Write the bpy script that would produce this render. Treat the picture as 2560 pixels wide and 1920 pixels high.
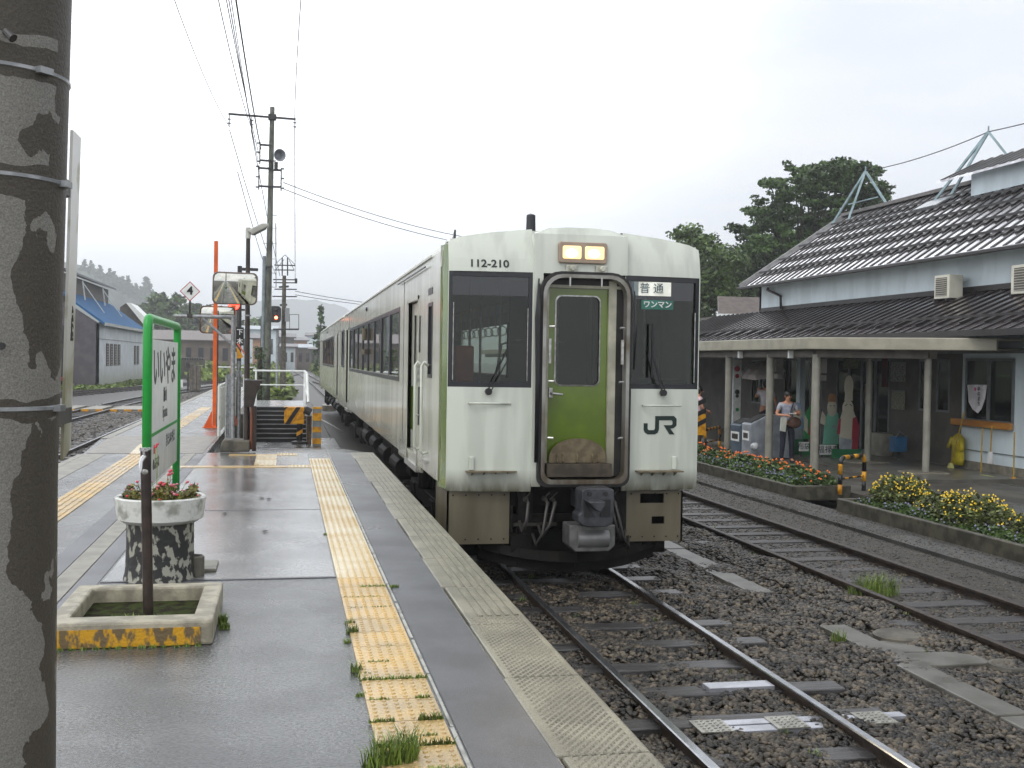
import bpy, bmesh, math, random
import numpy as np
from mathutils import Vector, Matrix
rnd = random.Random(7); NR = np.random.RandomState(5)
R = math.radians
for o in list(bpy.data.objects): bpy.data.objects.remove(o)
scn = bpy.context.scene; COL = scn.collection

# ---------------------------------------------------------------- camera
F = 2810.0; CX = 1280.0; CY = 960.0; EYE = 2.27
yaw = math.atan((CX-712)/F); roll = R(0.9); pitch = -math.atan((CY-901.9)/F)
fw = Vector((math.sin(yaw)*math.cos(pitch), math.cos(yaw)*math.cos(pitch), math.sin(pitch)))
r0 = Vector((math.cos(yaw), -math.sin(yaw), 0)); u0 = r0.cross(fw)
RT = math.cos(roll)*r0+math.sin(roll)*u0; UP = -math.sin(roll)*r0+math.cos(roll)*u0
EYEP = Vector((0, 0, EYE))
cam = bpy.data.cameras.new('camera'); camo = bpy.data.objects.new('camera', cam); COL.objects.link(camo)
cam.sensor_width = 36; cam.lens = F/2560*36; cam.clip_start = .05; cam.clip_end = 6000
M = Matrix((RT, UP, -fw)).transposed().to_4x4(); M.translation = EYEP
camo.matrix_world = M; scn.camera = camo
# a point of the place seen at a photo pixel, on a known plane (x=, y= or z=)
def at(px, py, **k):
    d = fw+RT*((px-CX)/F)-UP*((py-CY)/F)
    a, v = list(k.items())[0]; i = 'xyz'.index(a)
    return EYEP+d*((v-EYEP[i])/d[i])

# ---------------------------------------------------------------- sky and sun
w = bpy.data.worlds.new('World'); scn.world = w; w.use_nodes = True
nt = w.node_tree; nt.nodes.clear(); N = nt.nodes.new; L = nt.links.new
wo = N('ShaderNodeOutputWorld'); bg = N('ShaderNodeBackground'); bg.inputs[1].default_value = .1
sky = N('ShaderNodeTexSky'); sky.sky_type = 'NISHITA'; sky.sun_disc = False
SUN_EL, SUN_AZ = R(50), R(226)
sky.sun_elevation = SUN_EL; sky.sun_rotation = SUN_AZ; sky.air_density = 1; sky.dust_density = 3
tc = N('ShaderNodeTexCoord'); mp = N('ShaderNodeMapping'); mp.inputs['Scale'].default_value = (1.3, 1.3, 7)
nz = N('ShaderNodeTexNoise'); nz.inputs['Scale'].default_value = 1.6; nz.inputs['Detail'].default_value = 6; nz.inputs['Roughness'].default_value = .55
L(tc.outputs['Generated'], mp.inputs[0]); L(mp.outputs[0], nz.inputs[0])
cr = N('ShaderNodeValToRGB'); cr.color_ramp.elements[0].position = .36; cr.color_ramp.elements[1].position = .62
cr.color_ramp.elements[0].color = (10.0, 10.5, 11.3, 1); cr.color_ramp.elements[1].color = (13.0, 13.0, 13.0, 1)
L(nz.outputs['Fac'], cr.inputs[0])
# broad brightness of the cloud deck: thin bright cloud to the north and west, heavier cloud to the east and low down
def lobe(d, a, b_, lo, hi):
    v = Vector(d).normalized(); q = N('ShaderNodeVectorMath'); q.operation = 'DOT_PRODUCT'; q.inputs[1].default_value = v; L(tc.outputs['Generated'], q.inputs[0])
    m_ = N('ShaderNodeMapRange'); m_.interpolation_type = 'SMOOTHSTEP'; m_.inputs['From Min'].default_value = a; m_.inputs['From Max'].default_value = b_
    m_.inputs['To Min'].default_value = lo; m_.inputs['To Max'].default_value = hi; L(q.outputs['Value'], m_.inputs[0]); return m_.outputs[0]
def mth(op, a, b_):
    q = N('ShaderNodeMath'); q.operation = op
    for i_, v in enumerate((a, b_)):
        if isinstance(v, (int, float)): q.inputs[i_].default_value = v
        else: L(v, q.inputs[i_])
    return q.outputs[0]
north = mth('MULTIPLY', lobe((-.16,.90,.42), .80, .96, 0, .95), lobe((0,0,1), .0, .11, .0, 1))
west = lobe((-1,-.1,.35), .1, .9, 0, .45)
fac = mth('ADD', mth('ADD', .93, north), west)
mu = N('ShaderNodeVectorMath'); mu.operation = 'SCALE'; L(cr.outputs[0], mu.inputs[0]); L(fac, mu.inputs['Scale'])
mx = N('ShaderNodeMix'); mx.data_type = 'RGBA'; mx.inputs[0].default_value = .88
L(sky.outputs[0], mx.inputs[6]); L(mu.outputs[0], mx.inputs[7]); L(mx.outputs[2], bg.inputs[0]); L(bg.outputs[0], wo.inputs[0])
sl = bpy.data.lights.new('sun', 'SUN'); sl.energy = .8; sl.angle = R(20); sl.color = (1, .98, .94)
so = bpy.data.objects.new('sun', sl); COL.objects.link(so)
sd = Vector((math.sin(SUN_AZ)*math.cos(SUN_EL), math.cos(SUN_AZ)*math.cos(SUN_EL), math.sin(SUN_EL)))
so.rotation_euler = sd.to_track_quat('Z', 'Y').to_euler()
scn.view_settings.view_transform = 'Standard'; scn.view_settings.look = 'None'
scn.view_settings.exposure = .15; scn.view_settings.gamma = 1
scn.render.engine = 'CYCLES'; scn.cycles.use_denoising = True; scn.cycles.max_bounces = 8
scn.cycles.volume_bounces = 2; scn.cycles.transparent_max_bounces = 12; scn.cycles.sample_clamp_indirect = 6

# ---------------------------------------------------------------- materials
def s2l(h):
    return tuple(((c/255)/12.92 if c/255 <= .04045 else ((c/255+.055)/1.055)**2.4) for c in h)
MC = {}
def mat(name, col, rough=.5, metal=0, var=.18, vs=4, bump=0, bs=60, col2=None, lo=.42, hi=.58, detail=6,
        emit=None, alpha=None, dirt=None, spec=None, coat=0, streak=None, rvar=None, island=False, trans=0, speck=None):
    if name in MC: return MC[name]
    m = bpy.data.materials.new(name); m.use_nodes = True; t = m.node_tree; n = t.nodes; l = t.links
    b = n['Principled BSDF']
    b.inputs['Roughness'].default_value = rough; b.inputs['Metallic'].default_value = metal
    if spec is not None: b.inputs['Specular IOR Level'].default_value = spec
    if coat: b.inputs['Coat Weight'].default_value = coat; b.inputs['Coat Roughness'].default_value = .08
    if trans: b.inputs['Transmission Weight'].default_value = trans
    c = n.new('ShaderNodeTexCoord'); src = c.outputs['Object']
    if streak:
        mpp = n.new('ShaderNodeMapping'); mpp.inputs['Scale'].default_value = streak; l.new(src, mpp.inputs[0]); srcs = mpp.outputs[0]
    else: srcs = src
    nn = n.new('ShaderNodeTexNoise'); nn.inputs['Scale'].default_value = vs; nn.inputs['Detail'].default_value = detail; l.new(srcs, nn.inputs[0])
    mr = n.new('ShaderNodeMapRange'); mr.inputs[1].default_value = lo; mr.inputs[2].default_value = hi; l.new(nn.outputs['Fac'], mr.inputs[0])
    mix = n.new('ShaderNodeMix'); mix.data_type = 'RGBA'
    a = col2 if col2 else tuple(x*(1-var) for x in col); bb = col if col2 else tuple(min(1, x*(1+var)) for x in col)
    mix.inputs[6].default_value = (*a, 1); mix.inputs[7].default_value = (*bb, 1); l.new(mr.outputs[0], mix.inputs[0])
    out = mix.outputs[2]
    if island:
        g = n.new('ShaderNodeNewGeometry'); r = n.new('ShaderNodeMapRange'); r.inputs[3].default_value = 1-island; r.inputs[4].default_value = 1+island
        l.new(g.outputs['Random Per Island'], r.inputs[0]); sc = n.new('ShaderNodeVectorMath'); sc.operation = 'SCALE'
        l.new(out, sc.inputs[0]); l.new(r.outputs[0], sc.inputs['Scale']); out = sc.outputs[0]
    if speck:
        ns = n.new('ShaderNodeTexNoise'); ns.inputs['Scale'].default_value = speck[0]; ns.inputs['Detail'].default_value = 2; l.new(src, ns.inputs[0])
        rs_ = n.new('ShaderNodeMapRange'); rs_.inputs[1].default_value = .35; rs_.inputs[2].default_value = .68; rs_.inputs[3].default_value = 1-speck[1]; rs_.inputs[4].default_value = 1+speck[1]*1.3
        sc2 = n.new('ShaderNodeVectorMath'); sc2.operation = 'SCALE'; l.new(ns.outputs['Fac'], rs_.inputs[0]); l.new(out, sc2.inputs[0]); l.new(rs_.outputs[0], sc2.inputs['Scale']); out = sc2.outputs[0]
    if dirt:                                     # (colour, z where grime is full, z where it ends)
        dc, z0, z1 = dirt; g = n.new('ShaderNodeNewGeometry'); sx = n.new('ShaderNodeSeparateXYZ'); l.new(g.outputs['Position'], sx.inputs[0])
        n2 = n.new('ShaderNodeTexNoise'); n2.inputs['Scale'].default_value = 5; n2.inputs['Detail'].default_value = 8
        mp2 = n.new('ShaderNodeMapping'); mp2.inputs['Scale'].default_value = (2, 2, .5); l.new(g.outputs['Position'], mp2.inputs[0]); l.new(mp2.outputs[0], n2.inputs[0])
        r1 = n.new('ShaderNodeMapRange'); r1.inputs[1].default_value = z1; r1.inputs[2].default_value = z0; l.new(sx.outputs[2], r1.inputs[0])
        ad = n.new('ShaderNodeMath'); ad.operation = 'MULTIPLY'; l.new(r1.outputs[0], ad.inputs[0])
        r2 = n.new('ShaderNodeMapRange'); r2.inputs[1].default_value = .3; r2.inputs[2].default_value = .6; l.new(n2.outputs['Fac'], r2.inputs[0])
        r2.inputs[3].default_value = .55; l.new(r2.outputs[0], ad.inputs[1])
        m3 = n.new('ShaderNodeMix'); m3.data_type = 'RGBA'; l.new(ad.outputs[0], m3.inputs[0]); l.new(out, m3.inputs[6]); m3.inputs[7].default_value = (*dc, 1); out = m3.outputs[2]
    l.new(out, b.inputs['Base Color'])
    if rvar:                                     # (scale, rough low, rough high, lo, hi)
        nr = n.new('ShaderNodeTexNoise'); nr.inputs['Scale'].default_value = rvar[0]; nr.inputs['Detail'].default_value = 4
        mpr = n.new('ShaderNodeMapping'); mpr.inputs['Scale'].default_value = (1, .55, 1); l.new(src, mpr.inputs[0]); l.new(mpr.outputs[0], nr.inputs[0])
        rr = n.new('ShaderNodeMapRange'); rr.inputs[1].default_value = rvar[3]; rr.inputs[2].default_value = rvar[4]
        rr.inputs[3].default_value = rvar[1]; rr.inputs[4].default_value = rvar[2]; l.new(nr.outputs['Fac'], rr.inputs[0]); l.new(rr.outputs[0], b.inputs['Roughness'])
    if bump:
        nb = n.new('ShaderNodeTexNoise'); nb.inputs['Scale'].default_value = bs; nb.inputs['Detail'].default_value = 5; l.new(src, nb.inputs[0])
        bp = n.new('ShaderNodeBump'); bp.inputs['Strength'].default_value = bump; bp.inputs['Distance'].default_value = .01
        l.new(nb.outputs['Fac'], bp.inputs['Height']); l.new(bp.outputs[0], b.inputs['Normal'])
    if emit:
        b.inputs['Emission Color'].default_value = (*emit[:3], 1); b.inputs['Emission Strength'].default_value = emit[3]
    MC[name] = m; return m
def glass(name, tint=(.6, .7, .68), op=.35, rough=.02):
    if name in MC: return MC[name]
    m = bpy.data.materials.new(name); m.use_nodes = True; t = m.node_tree; n = t.nodes; l = t.links; n.clear()
    o = n.new('ShaderNodeOutputMaterial'); g = n.new('ShaderNodeBsdfGlossy'); g.inputs['Roughness'].default_value = rough
    tr = n.new('ShaderNodeBsdfTransparent'); tr.inputs[0].default_value = (*tint, 1)
    fr = n.new('ShaderNodeFresnel'); fr.inputs[0].default_value = 1.5
    nz = n.new('ShaderNodeTexNoise'); nz.inputs['Scale'].default_value = 30; bp = n.new('ShaderNodeBump'); bp.inputs['Strength'].default_value = .05; bp.inputs['Distance'].default_value = .005
    l.new(nz.outputs['Fac'], bp.inputs['Height']); l.new(bp.outputs[0], g.inputs['Normal'])
    mx = n.new('ShaderNodeMixShader'); mm = n.new('ShaderNodeMath'); mm.operation = 'MULTIPLY_ADD'; mm.inputs[1].default_value = .55 if op < 1 else 1; mm.inputs[2].default_value = .018 if op < 1 else (op-.35)*.05
    l.new(fr.outputs[0], mm.inputs[0]); l.new(mm.outputs[0], mx.inputs[0]); l.new(tr.outputs[0], mx.inputs[1]); l.new(g.outputs[0], mx.inputs[2]); l.new(mx.outputs[0], o.inputs[0])
    MC[name] = m; return m

# ---------------------------------------------------------------- mesh builder
class MB:
    def __init__(s): s.v = []; s.f = []; s.m = []; s.cm = 0
    def add(s, vs, fs):
        n = len(s.v); s.v += [tuple(p) for p in vs]; s.f += [tuple(i+n for i in f) for f in fs]; s.m += [s.cm]*len(fs); return s
    def box(s, x0, x1, y0, y1, z0, z1, M=None):
        x0, x1 = min(x0, x1), max(x0, x1); y0, y1 = min(y0, y1), max(y0, y1); z0, z1 = min(z0, z1), max(z0, z1)
        v = [Vector(p) for p in ((x0,y0,z0),(x1,y0,z0),(x1,y1,z0),(x0,y1,z0),(x0,y0,z1),(x1,y0,z1),(x1,y1,z1),(x0,y1,z1))]
        if M: v = [M @ p for p in v]
        return s.add(v, [(3,2,1,0),(4,5,6,7),(0,1,5,4),(1,2,6,5),(2,3,7,6),(3,0,4,7)])
    def bar(s, a, b, w, h=None, up=(0,0,1)):
        a = Vector(a); b = Vector(b); h = h or w; d = (b-a).normalized(); u = Vector(up)
        if abs(d.dot(u)) > .98: u = Vector((0,1,0))
        sx = d.cross(u).normalized(); su = sx.cross(d)
        v = []
        for p in (a, b):
            for i, j in ((-1,-1),(1,-1),(1,1),(-1,1)): v.append(p+sx*(i*w/2)+su*(j*h/2))
        return s.add(v, [(0,1,2,3),(7,6,5,4),(0,4,5,1),(1,5,6,2),(2,6,7,3),(3,7,4,0)])
    def tube(s, pts, r, n=8, cap=True):
        pts = [Vector(p) for p in pts]; rs = r if isinstance(r, (list, tuple)) else [r]*len(pts)
        vs = []; fs = []; prev = None
        for i, p in enumerate(pts):
            d = (pts[min(i+1, len(pts)-1)]-pts[max(i-1, 0)])
            d = d.normalized() if d.length > 1e-9 else Vector((0,0,1))
            if prev is None:
                a = Vector((0,0,1)) if abs(d.z) < .9 else Vector((1,0,0)); x = d.cross(a).normalized()
            else:
                x = (prev-d*prev.dot(d)).normalized()
            prev = x; y = d.cross(x)
            for k in range(n):
                t = 2*math.pi*k/n; vs.append(p+x*(math.cos(t)*rs[i])+y*(math.sin(t)*rs[i]))
        for i in range(len(pts)-1):
            for k in range(n):
                fs.append((i*n+k, i*n+(k+1) % n, (i+1)*n+(k+1) % n, (i+1)*n+k))
        if cap: fs.append(tuple(range(n-1, -1, -1))); fs.append(tuple((len(pts)-1)*n+k for k in range(n)))
        return s.add(vs, fs)
    def lathe(s, prof, c, n=32, cap=True, ax=None):
        c = Vector(c); vs = []; fs = []
        for r, z in prof:
            for k in range(n):
                t = 2*math.pi*k/n; p = Vector((r*math.cos(t), r*math.sin(t), z))
                vs.append(c+(ax @ p if ax else p))
        for i in range(len(prof)-1):
            for k in range(n): fs.append((i*n+k, i*n+(k+1) % n, (i+1)*n+(k+1) % n, (i+1)*n+k))
        if cap: fs.append(tuple(range(n-1, -1, -1))); fs.append(tuple((len(prof)-1)*n+k for k in range(n)))
        return s.add(vs, fs)
    def prism(s, poly, d):                       # 3-D polygon pushed along d
        n = len(poly); d = Vector(d); v = [Vector(p) for p in poly]; v += [p+d for p in v]
        return s.add(v, [tuple(range(n-1, -1, -1)), tuple(range(n, 2*n))]+[(i, (i+1) % n, n+(i+1) % n, n+i) for i in range(n)])
    def quad(s, a, b, c, d): return s.add([a,b,c,d], [(0,1,2,3)])
    def ball(s, c, r, n=10, sq=(1,1,1)):
        pr = [(math.sin(math.pi*i/n)*r+1e-5, -math.cos(math.pi*i/n)*r) for i in range(n+1)]
        c = Vector(c); S = Matrix.Diagonal((*sq, 1)); return s.lathe(pr, c, n=max(8, n), ax=S.to_3x3())
    def grid(s, us, vs, f, holes=(), t=.03, nrm=None):
        """sheet with rectangular holes: f(u,v)->point, thickness t along nrm"""
        def hole(u, v): return any(a < u < b and c < v < d for a, b, c, d in holes)
        us = sorted(set(list(us)+[h[i] for h in holes for i in (0,1)])); vs = sorted(set(list(vs)+[h[i] for h in holes for i in (2,3)]))
        nu, nv = len(us), len(vs); nr = Vector(nrm)*t
        P = [Vector(f(u, v)) for u in us for v in vs]; V = P+[p+nr for p in P]; n0 = len(P)
        solid = [[not hole((us[i]+us[i+1])/2, (vs[j]+vs[j+1])/2) for j in range(nv-1)] for i in range(nu-1)]
        idx = lambda i, j: i*nv+j; fs = []
        S = lambda i, j: 0 <= i < nu-1 and 0 <= j < nv-1 and solid[i][j]
        for i in range(nu-1):
            for j in range(nv-1):
                if not solid[i][j]: continue
                a, b, c, d = idx(i,j), idx(i+1,j), idx(i+1,j+1), idx(i,j+1)
                fs += [(a,b,c,d), (d+n0,c+n0,b+n0,a+n0)]
                if not S(i-1,j): fs.append((a,d,d+n0,a+n0))
                if not S(i+1,j): fs.append((c,b,b+n0,c+n0))
                if not S(i,j-1): fs.append((b,a,a+n0,b+n0))
                if not S(i,j+1): fs.append((d,c,c+n0,d+n0))
        return s.add(V, fs)
    def build(s, name, mats, parent=None, smooth=False, bevel=0, autos=None):
        me = bpy.data.meshes.new(name)
        if parent is not None: org = Vector(parent['_o'])
        else:
            a = np.array(s.v); org = Vector((float((a[:,0].min()+a[:,0].max())/2), float((a[:,1].min()+a[:,1].max())/2), float(a[:,2].min())))
        me.from_pydata([(p[0]-org[0], p[1]-org[1], p[2]-org[2]) for p in s.v], [], s.f)
        if not isinstance(mats, (list, tuple)): mats = [mats]
        for m in mats: me.materials.append(m)
        if len(mats) > 1: me.polygons.foreach_set('material_index', s.m)
        if smooth or autos: me.polygons.foreach_set('use_smooth', [True]*len(me.polygons))
        me.validate(); me.update()
        bm = bmesh.new(); bm.from_mesh(me); bmesh.ops.recalc_face_normals(bm, faces=bm.faces); bm.to_mesh(me); bm.free()
        if autos: me.set_sharp_from_angle(angle=R(autos))
        o = bpy.data.objects.new(name, me); COL.objects.link(o)
        if parent is None: o.location = org; o['_o'] = tuple(org)
        else: o.parent = parent; o['_o'] = tuple(org)
        if bevel:
            md = o.modifiers.new('bevel', 'BEVEL'); md.width = bevel; md.segments = 2; md.limit_method = 'ANGLE'; md.angle_limit = R(40)
        return o
def root(name, loc, label, cat, group=None):
    o = bpy.data.objects.new(name, None); o.location = loc; o.empty_display_size = .1; COL.objects.link(o); o['_o'] = tuple(loc)
    return tag(o, label, cat, group)
def tag(o, label, cat, group=None):
    o['label'] = label; o['category'] = cat
    if group: o['group'] = group
    return o
def struct(o): o['kind'] = 'structure'; return o
def stuff(o, label, cat): o['kind'] = 'stuff'; o['label'] = label; o['category'] = cat; return o
def dup(r, loc, label=None, rotz=0, scale=1):
    c = r.copy(); COL.objects.link(c); c.location = loc; c.rotation_euler = (0,0,rotz); c.scale = (scale,)*3
    if label: c['label'] = label
    for ch in r.children:
        d = ch.copy(); COL.objects.link(d); d.parent = c
        for g in ch.children:
            e = g.copy(); COL.objects.link(e); e.parent = d
    return c
def text(s, size, org, xd, yd, m, name, parent=None, ext=.004, alignx='CENTER', sx=1, bold=0):
    cu = bpy.data.curves.new(name, 'FONT'); cu.body = s; cu.size = size; cu.align_x = alignx; cu.align_y = 'CENTER'; cu.extrude = ext; cu.offset = bold; cu.resolution_u = 4
    o = bpy.data.objects.new(name, cu); COL.objects.link(o); bpy.context.view_layer.update()
    me = bpy.data.meshes.new_from_object(o.evaluated_get(bpy.context.evaluated_depsgraph_get()))
    bpy.data.objects.remove(o); xd = Vector(xd).normalized(); yd = Vector(yd).normalized(); zd = xd.cross(yd)
    T = Matrix((xd*sx, yd, zd)).transposed().to_4x4(); T.translation = Vector(org)-(Vector(parent['_o']) if parent else Vector((0,0,0)))
    me.transform(T); me.materials.clear(); me.materials.append(m)
    o = bpy.data.objects.new(name, me); COL.objects.link(o)
    if parent: o.parent = parent; o['_o'] = parent['_o']
    return o
def npmesh(name, V, Fc, m, org=None, parent=None):
    me = bpy.data.meshes.new(name); k = Fc.shape[1]
    me.vertices.add(len(V)); me.loops.add(Fc.size); me.polygons.add(len(Fc))
    if org is None: org = (float(V[:,0].mean()), float(V[:,1].mean()), float(V[:,2].min())) if parent is None else parent['_o']
    me.vertices.foreach_set('co', (V-np.array(org)).astype(np.float32).ravel()); me.loops.foreach_set('vertex_index', Fc.astype(np.int32).ravel())
    me.polygons.foreach_set('loop_start', np.arange(0, Fc.size, k, dtype=np.int32)); me.update(calc_edges=True); me.validate()
    me.materials.append(m); o = bpy.data.objects.new(name, me); COL.objects.link(o); o['_o'] = tuple(org)
    if parent is None: o.location = org
    else: o.parent = parent
    return o
def leaf_quads(C, size, up=.3, asp=.55):         # C: Nx3 centres, random leaf quads
    n = len(C); a = NR.normal(size=(n,3)); a[:,2] *= up+.35; a /= np.linalg.norm(a, axis=1)[:,None]
    b = NR.normal(size=(n,3)); b = np.cross(a, b); b /= np.linalg.norm(b, axis=1)[:,None]
    s = (size*(.6+.8*NR.rand(n)))[:,None]
    V = np.stack([C-a*s, C+b*s*asp, C+a*s, C-b*s*asp], 1).reshape(-1,3)
    return V, np.arange(4*n).reshape(-1,4)

# ---------------------------------------------------------------- palette
GREEN = s2l((86,108,8))
m_asph = mat('wet_asphalt', (.074,.076,.076), .3, var=.28, vs=1.8, bump=.5, bs=60, rvar=(1.1, .09, .33, .36, .60), spec=.8, speck=(70,.45))
m_asph3 = mat('wet_asphalt_pale', (.15,.152,.150), .2, var=.25, vs=1.6, bump=.22, bs=60, rvar=(1.3, .04, .26, .42, .64), spec=1.2, speck=(60,.3))
m_asph2 = mat('wet_asphalt_dark', (.060,.062,.072), .3, var=.22, vs=2.5, bump=.25, bs=160, rvar=(.7, .26, .42, .36, .6), spec=.6, speck=(210,.45))
m_conc = mat('concrete_wet', s2l((122,118,106)), .42, var=.2, vs=6, bump=.35, bs=90)
m_concd = mat('concrete_dark', s2l((84,80,70)), .55, var=.35, vs=5, bump=.4, bs=60)
m_kerb = mat('kerb_concrete', s2l((126,122,106)), .33, var=.2, vs=3, bump=.3, bs=120, speck=(160,.3))
m_tact = mat('tactile_yellow', s2l((198,166,104)), .36, var=.12, vs=3, bump=.15, bs=140, speck=(120,.16), rvar=(.6,.12,.42,.38,.6), col2=s2l((176,152,108)))
m_tactw = mat('tactile_pale', s2l((212,198,164)), .22, col2=s2l((198,172,118)), vs=1.4, speck=(120,.12), bump=.1, bs=140)
m_white = mat('white_paint', (.72,.74,.72), .4, var=.08, vs=8, bump=.05)
m_whited = mat('white_paint_dirty', (.66,.67,.62), .5, col2=(.36,.36,.28), vs=9, lo=.33, hi=.5, bump=.2)
m_black = mat('black_paint', (.012,.012,.013), .4, var=.2)
m_steel = mat('galvanised_steel', (.30,.31,.32), .42, metal=.6, var=.2, vs=20)
m_steeld = mat('dark_steel', (.045,.043,.042), .5, metal=.3, var=.35, vs=12)
m_brown = mat('dark_brown_paint', (.028,.018,.014), .35, var=.3, vs=14, bump=.2, bs=90)
m_orange = mat('orange_paint', s2l((214,92,18)), .42, var=.12, vs=6)
m_yellow = mat('hazard_yellow', s2l((222,160,22)), .42, var=.12, vs=9, col2=s2l((186,124,14)))
m_green = mat('sign_green', s2l((30,150,58)), .35, var=.08, vs=5)
m_soil = mat('soil', (.018,.015,.009), .95, col2=(.035,.045,.012), lo=.45, hi=.6, vs=14, bump=1, bs=50, spec=.1)
m_leaf = mat('leaf_green', (.060,.105,.022), .5, var=.35, vs=3, island=.5)
m_leafd = mat('leaf_dark', (.048,.088,.020), .5, var=.45, vs=.6, island=.5)
m_leafm = mat('leaf_mid', (.070,.115,.026), .5, var=.4, vs=.5, island=.5)
m_grass = mat('grass_blade', (.13,.19,.03), .5, var=.3, vs=6, island=.5)
m_bark = mat('bark', (.055,.045,.035), .8, var=.4, vs=12, bump=.8, bs=30)

# ================================================================ GROUND
PZ = .80
m_ground = mat('gravel_ground', (.036,.031,.024), .5, col2=(.020,.018,.016), vs=9, lo=.35, hi=.65, bump=.9, bs=35, detail=10)
g = MB(); g.quad((-1100,-54,-.16),(1350,-54,-.16),(1350,2700,-.16),(-1100,2700,-.16)); struct(g.build('ground', m_ground))
# platform: two asphalt slabs, ramp down to the level crossing
def plat(name, poly, z0, m):
    b = MB(); b.prism([(x, y, z0) for x, y in poly], (0,0,PZ-z0)); return struct(b.build(name, m))
plat('platform', [(-2.9,-30),(1.01,-30),(1.01,17.6),(-1.15,17.6),(-1.15,34.0),(-1.15,56),(-3.12,56),(-3.12,20.4),(-2.9,17.4)], -.2, m_asph)
b = MB(); b.prism([(-1.15,17.6,-.2),(-1.15,17.6,PZ-.01),(-1.15,28,.05),(-1.15,31.5,.05),(-1.15,31.5,-.2)], (2.5,0,0)); struct(b.build('ramp', m_asph))
b = MB()                                           # ribbed kerb units along the train edge
for i in range(36):
    y0 = -20+i*1.0445; y1 = y0+1.04
    wv = .012*math.sin(i*2.1)
    b.box(1.012+wv, 1.372, y0, y1, .42, PZ+.006)
struct(b.build('platform_edge', m_kerb, bevel=.012))
b = MB()
for i in range(5):
    x = 1.10+i*.052
    for k in range(30):
        y0 = 6.3+k*.38
        if y0 > 17.3: break
        b.box(x, x+.026, y0, y0+.375, PZ+.004, PZ+.013)
for ix in range(8):                                # diamond studs on the nearer units
    for iy in range(150):
        x = 1.055+ix*.036+(iy % 2)*.018; y = 2.6+iy*.025
        if y > 6.25: break
        b.add([(x-.012,y,PZ+.005),(x,y-.009,PZ+.005),(x+.012,y,PZ+.005),(x,y+.009,PZ+.005),(x,y,PZ+.015)], [(0,1,4),(1,2,4),(2,3,4),(3,0,4)])
struct(b.build('platform_edge_studs', m_kerb))
b = MB(); b.box(1.08, 1.30, -20, 17.6, -.2, .42); struct(b.build('platform_wall', m_concd))
def strip(name, x0, x1, y0, y1, m, z=PZ+.004, dx=.004):
    b = MB(); b.box(x0, x1, y0, y1, z-.03, z+.002); return struct(b.build(name, m))
b = MB(); b.box(-1.14,.345,7.6,17.58,PZ-.02,PZ+.003); struct(b.build('asphalt_slab', m_asph3))
strip('asphalt_patch', .685, 1.0, -20, 17.6, m_asph2, z=PZ+.003)
b = MB()                                           # thin white kerb line, broken pieces
y = 1.8
while y < 17.3:
    ln = rnd.uniform(.5, 1.1); b.box(.662+rnd.uniform(-.003,.003), .676, y, y+ln, PZ-.02, PZ+.006); y += ln+rnd.uniform(.01,.05)
struct(b.build('white_line', mat('worn_line', (.40,.40,.37), .5, col2=(.16,.16,.14), vs=8, lo=.35, hi=.55)))
def tactile(name, x0, y0, nx, ny, m, near=0, bars=False, sz=.3):
    b = MB(); d = MB()
    for i in range(nx):
        for j in range(ny):
            X = x0+i*sz; Y = y0+j*sz; ddz = rnd.uniform(0,.002)
            b.box(X+.003, X+sz-.003, Y+.004, Y+sz-.004, PZ-.02, PZ+.010+ddz)
            if bars:
                for k in range(4): b.box(X+.045+k*.065, X+.07+k*.065, Y+.02, Y+sz-.02, PZ+.009, PZ+.0155)
            else:
                for p in range(6):
                    for q in range(6):
                        cx = X+.028+p*.049; cy = Y+.028+q*.049; z = PZ+.009+ddz; r = .012; r2 = .008
                        if Y < 9:
                            vs = [(cx+r*math.cos(t*math.pi/3), cy+r*math.sin(t*math.pi/3), z) for t in range(6)]+[(cx+r2*math.cos(t*math.pi/3), cy+r2*math.sin(t*math.pi/3), z+.006) for t in range(6)]
                            b.add(vs, [tuple(range(6,12))]+[(t,(t+1)%6,6+(t+1)%6,6+t) for t in range(6)])
                        else:
                            b.box(cx-r*.85, cx+r*.85, cy-r*.85, cy+r*.85, z, z+.006)
    return struct(b.build(name, m))
tactile('tactile_paving', .352, -.9, 1, 28, m_tact)
tactile('tactile_paving', .352, 7.5, 1, 30, m_tactw)
tactile('tactile_paving', .055, 15.2, 1, 1, m_tactw)
strip('tactile_line', -1.45, .05, 15.22, 15.46, m_tact, z=PZ+.007)
tactile('tactile_paving', -.40, 15.5, 1, 5, m_tactw, bars=True)
strip('tactile_line', -.80, -.1, 17.05, 17.3, m_tact, z=PZ+.007)
tactile('tactile_paving', -.1, 17.1, 1, 1, m_tactw)
b = MB()                                           # left-hand strip along track side
for j in range(130):
    y0 = -6+j*.3; x0 = -2.23 if y0 < 17.5 else -2.33
    if 17.2 < y0 < 19.3: continue
    b.box(x0, x0+.3, y0+.003, y0+.297, PZ-.02, PZ+.008)
    if 8 < y0 < 30:
        for k in range(4): b.box(x0+.04+k*.066, x0+.06+k*.066, y0+.02, y0+.28, PZ+.007, PZ+.014)
struct(b.build('tactile_paving', m_tact))
b = MB(); b.prism([(-2.23,17.2,PZ-.02),(-1.93,17.2,PZ-.02),(-1.98,19.3,PZ-.02),(-2.33,19.3,PZ-.02)], (0,0,.028)); struct(b.build('tactile_paving', m_tactw))
strip('paving_border', -1.44, -1.30, -5, 17.45, m_conc, z=PZ+.004)
strip('asphalt_seam', -1.60, -1.45, -5, 17.45, m_asph2, z=PZ+.002)
strip('asphalt_seam', -1.29, -1.16, -5, 17.45, m_asph2, z=PZ+.002)
strip('concrete_slab', -2.9, -2.56, -5, 17.3, m_conc, z=PZ+.003)
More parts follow.
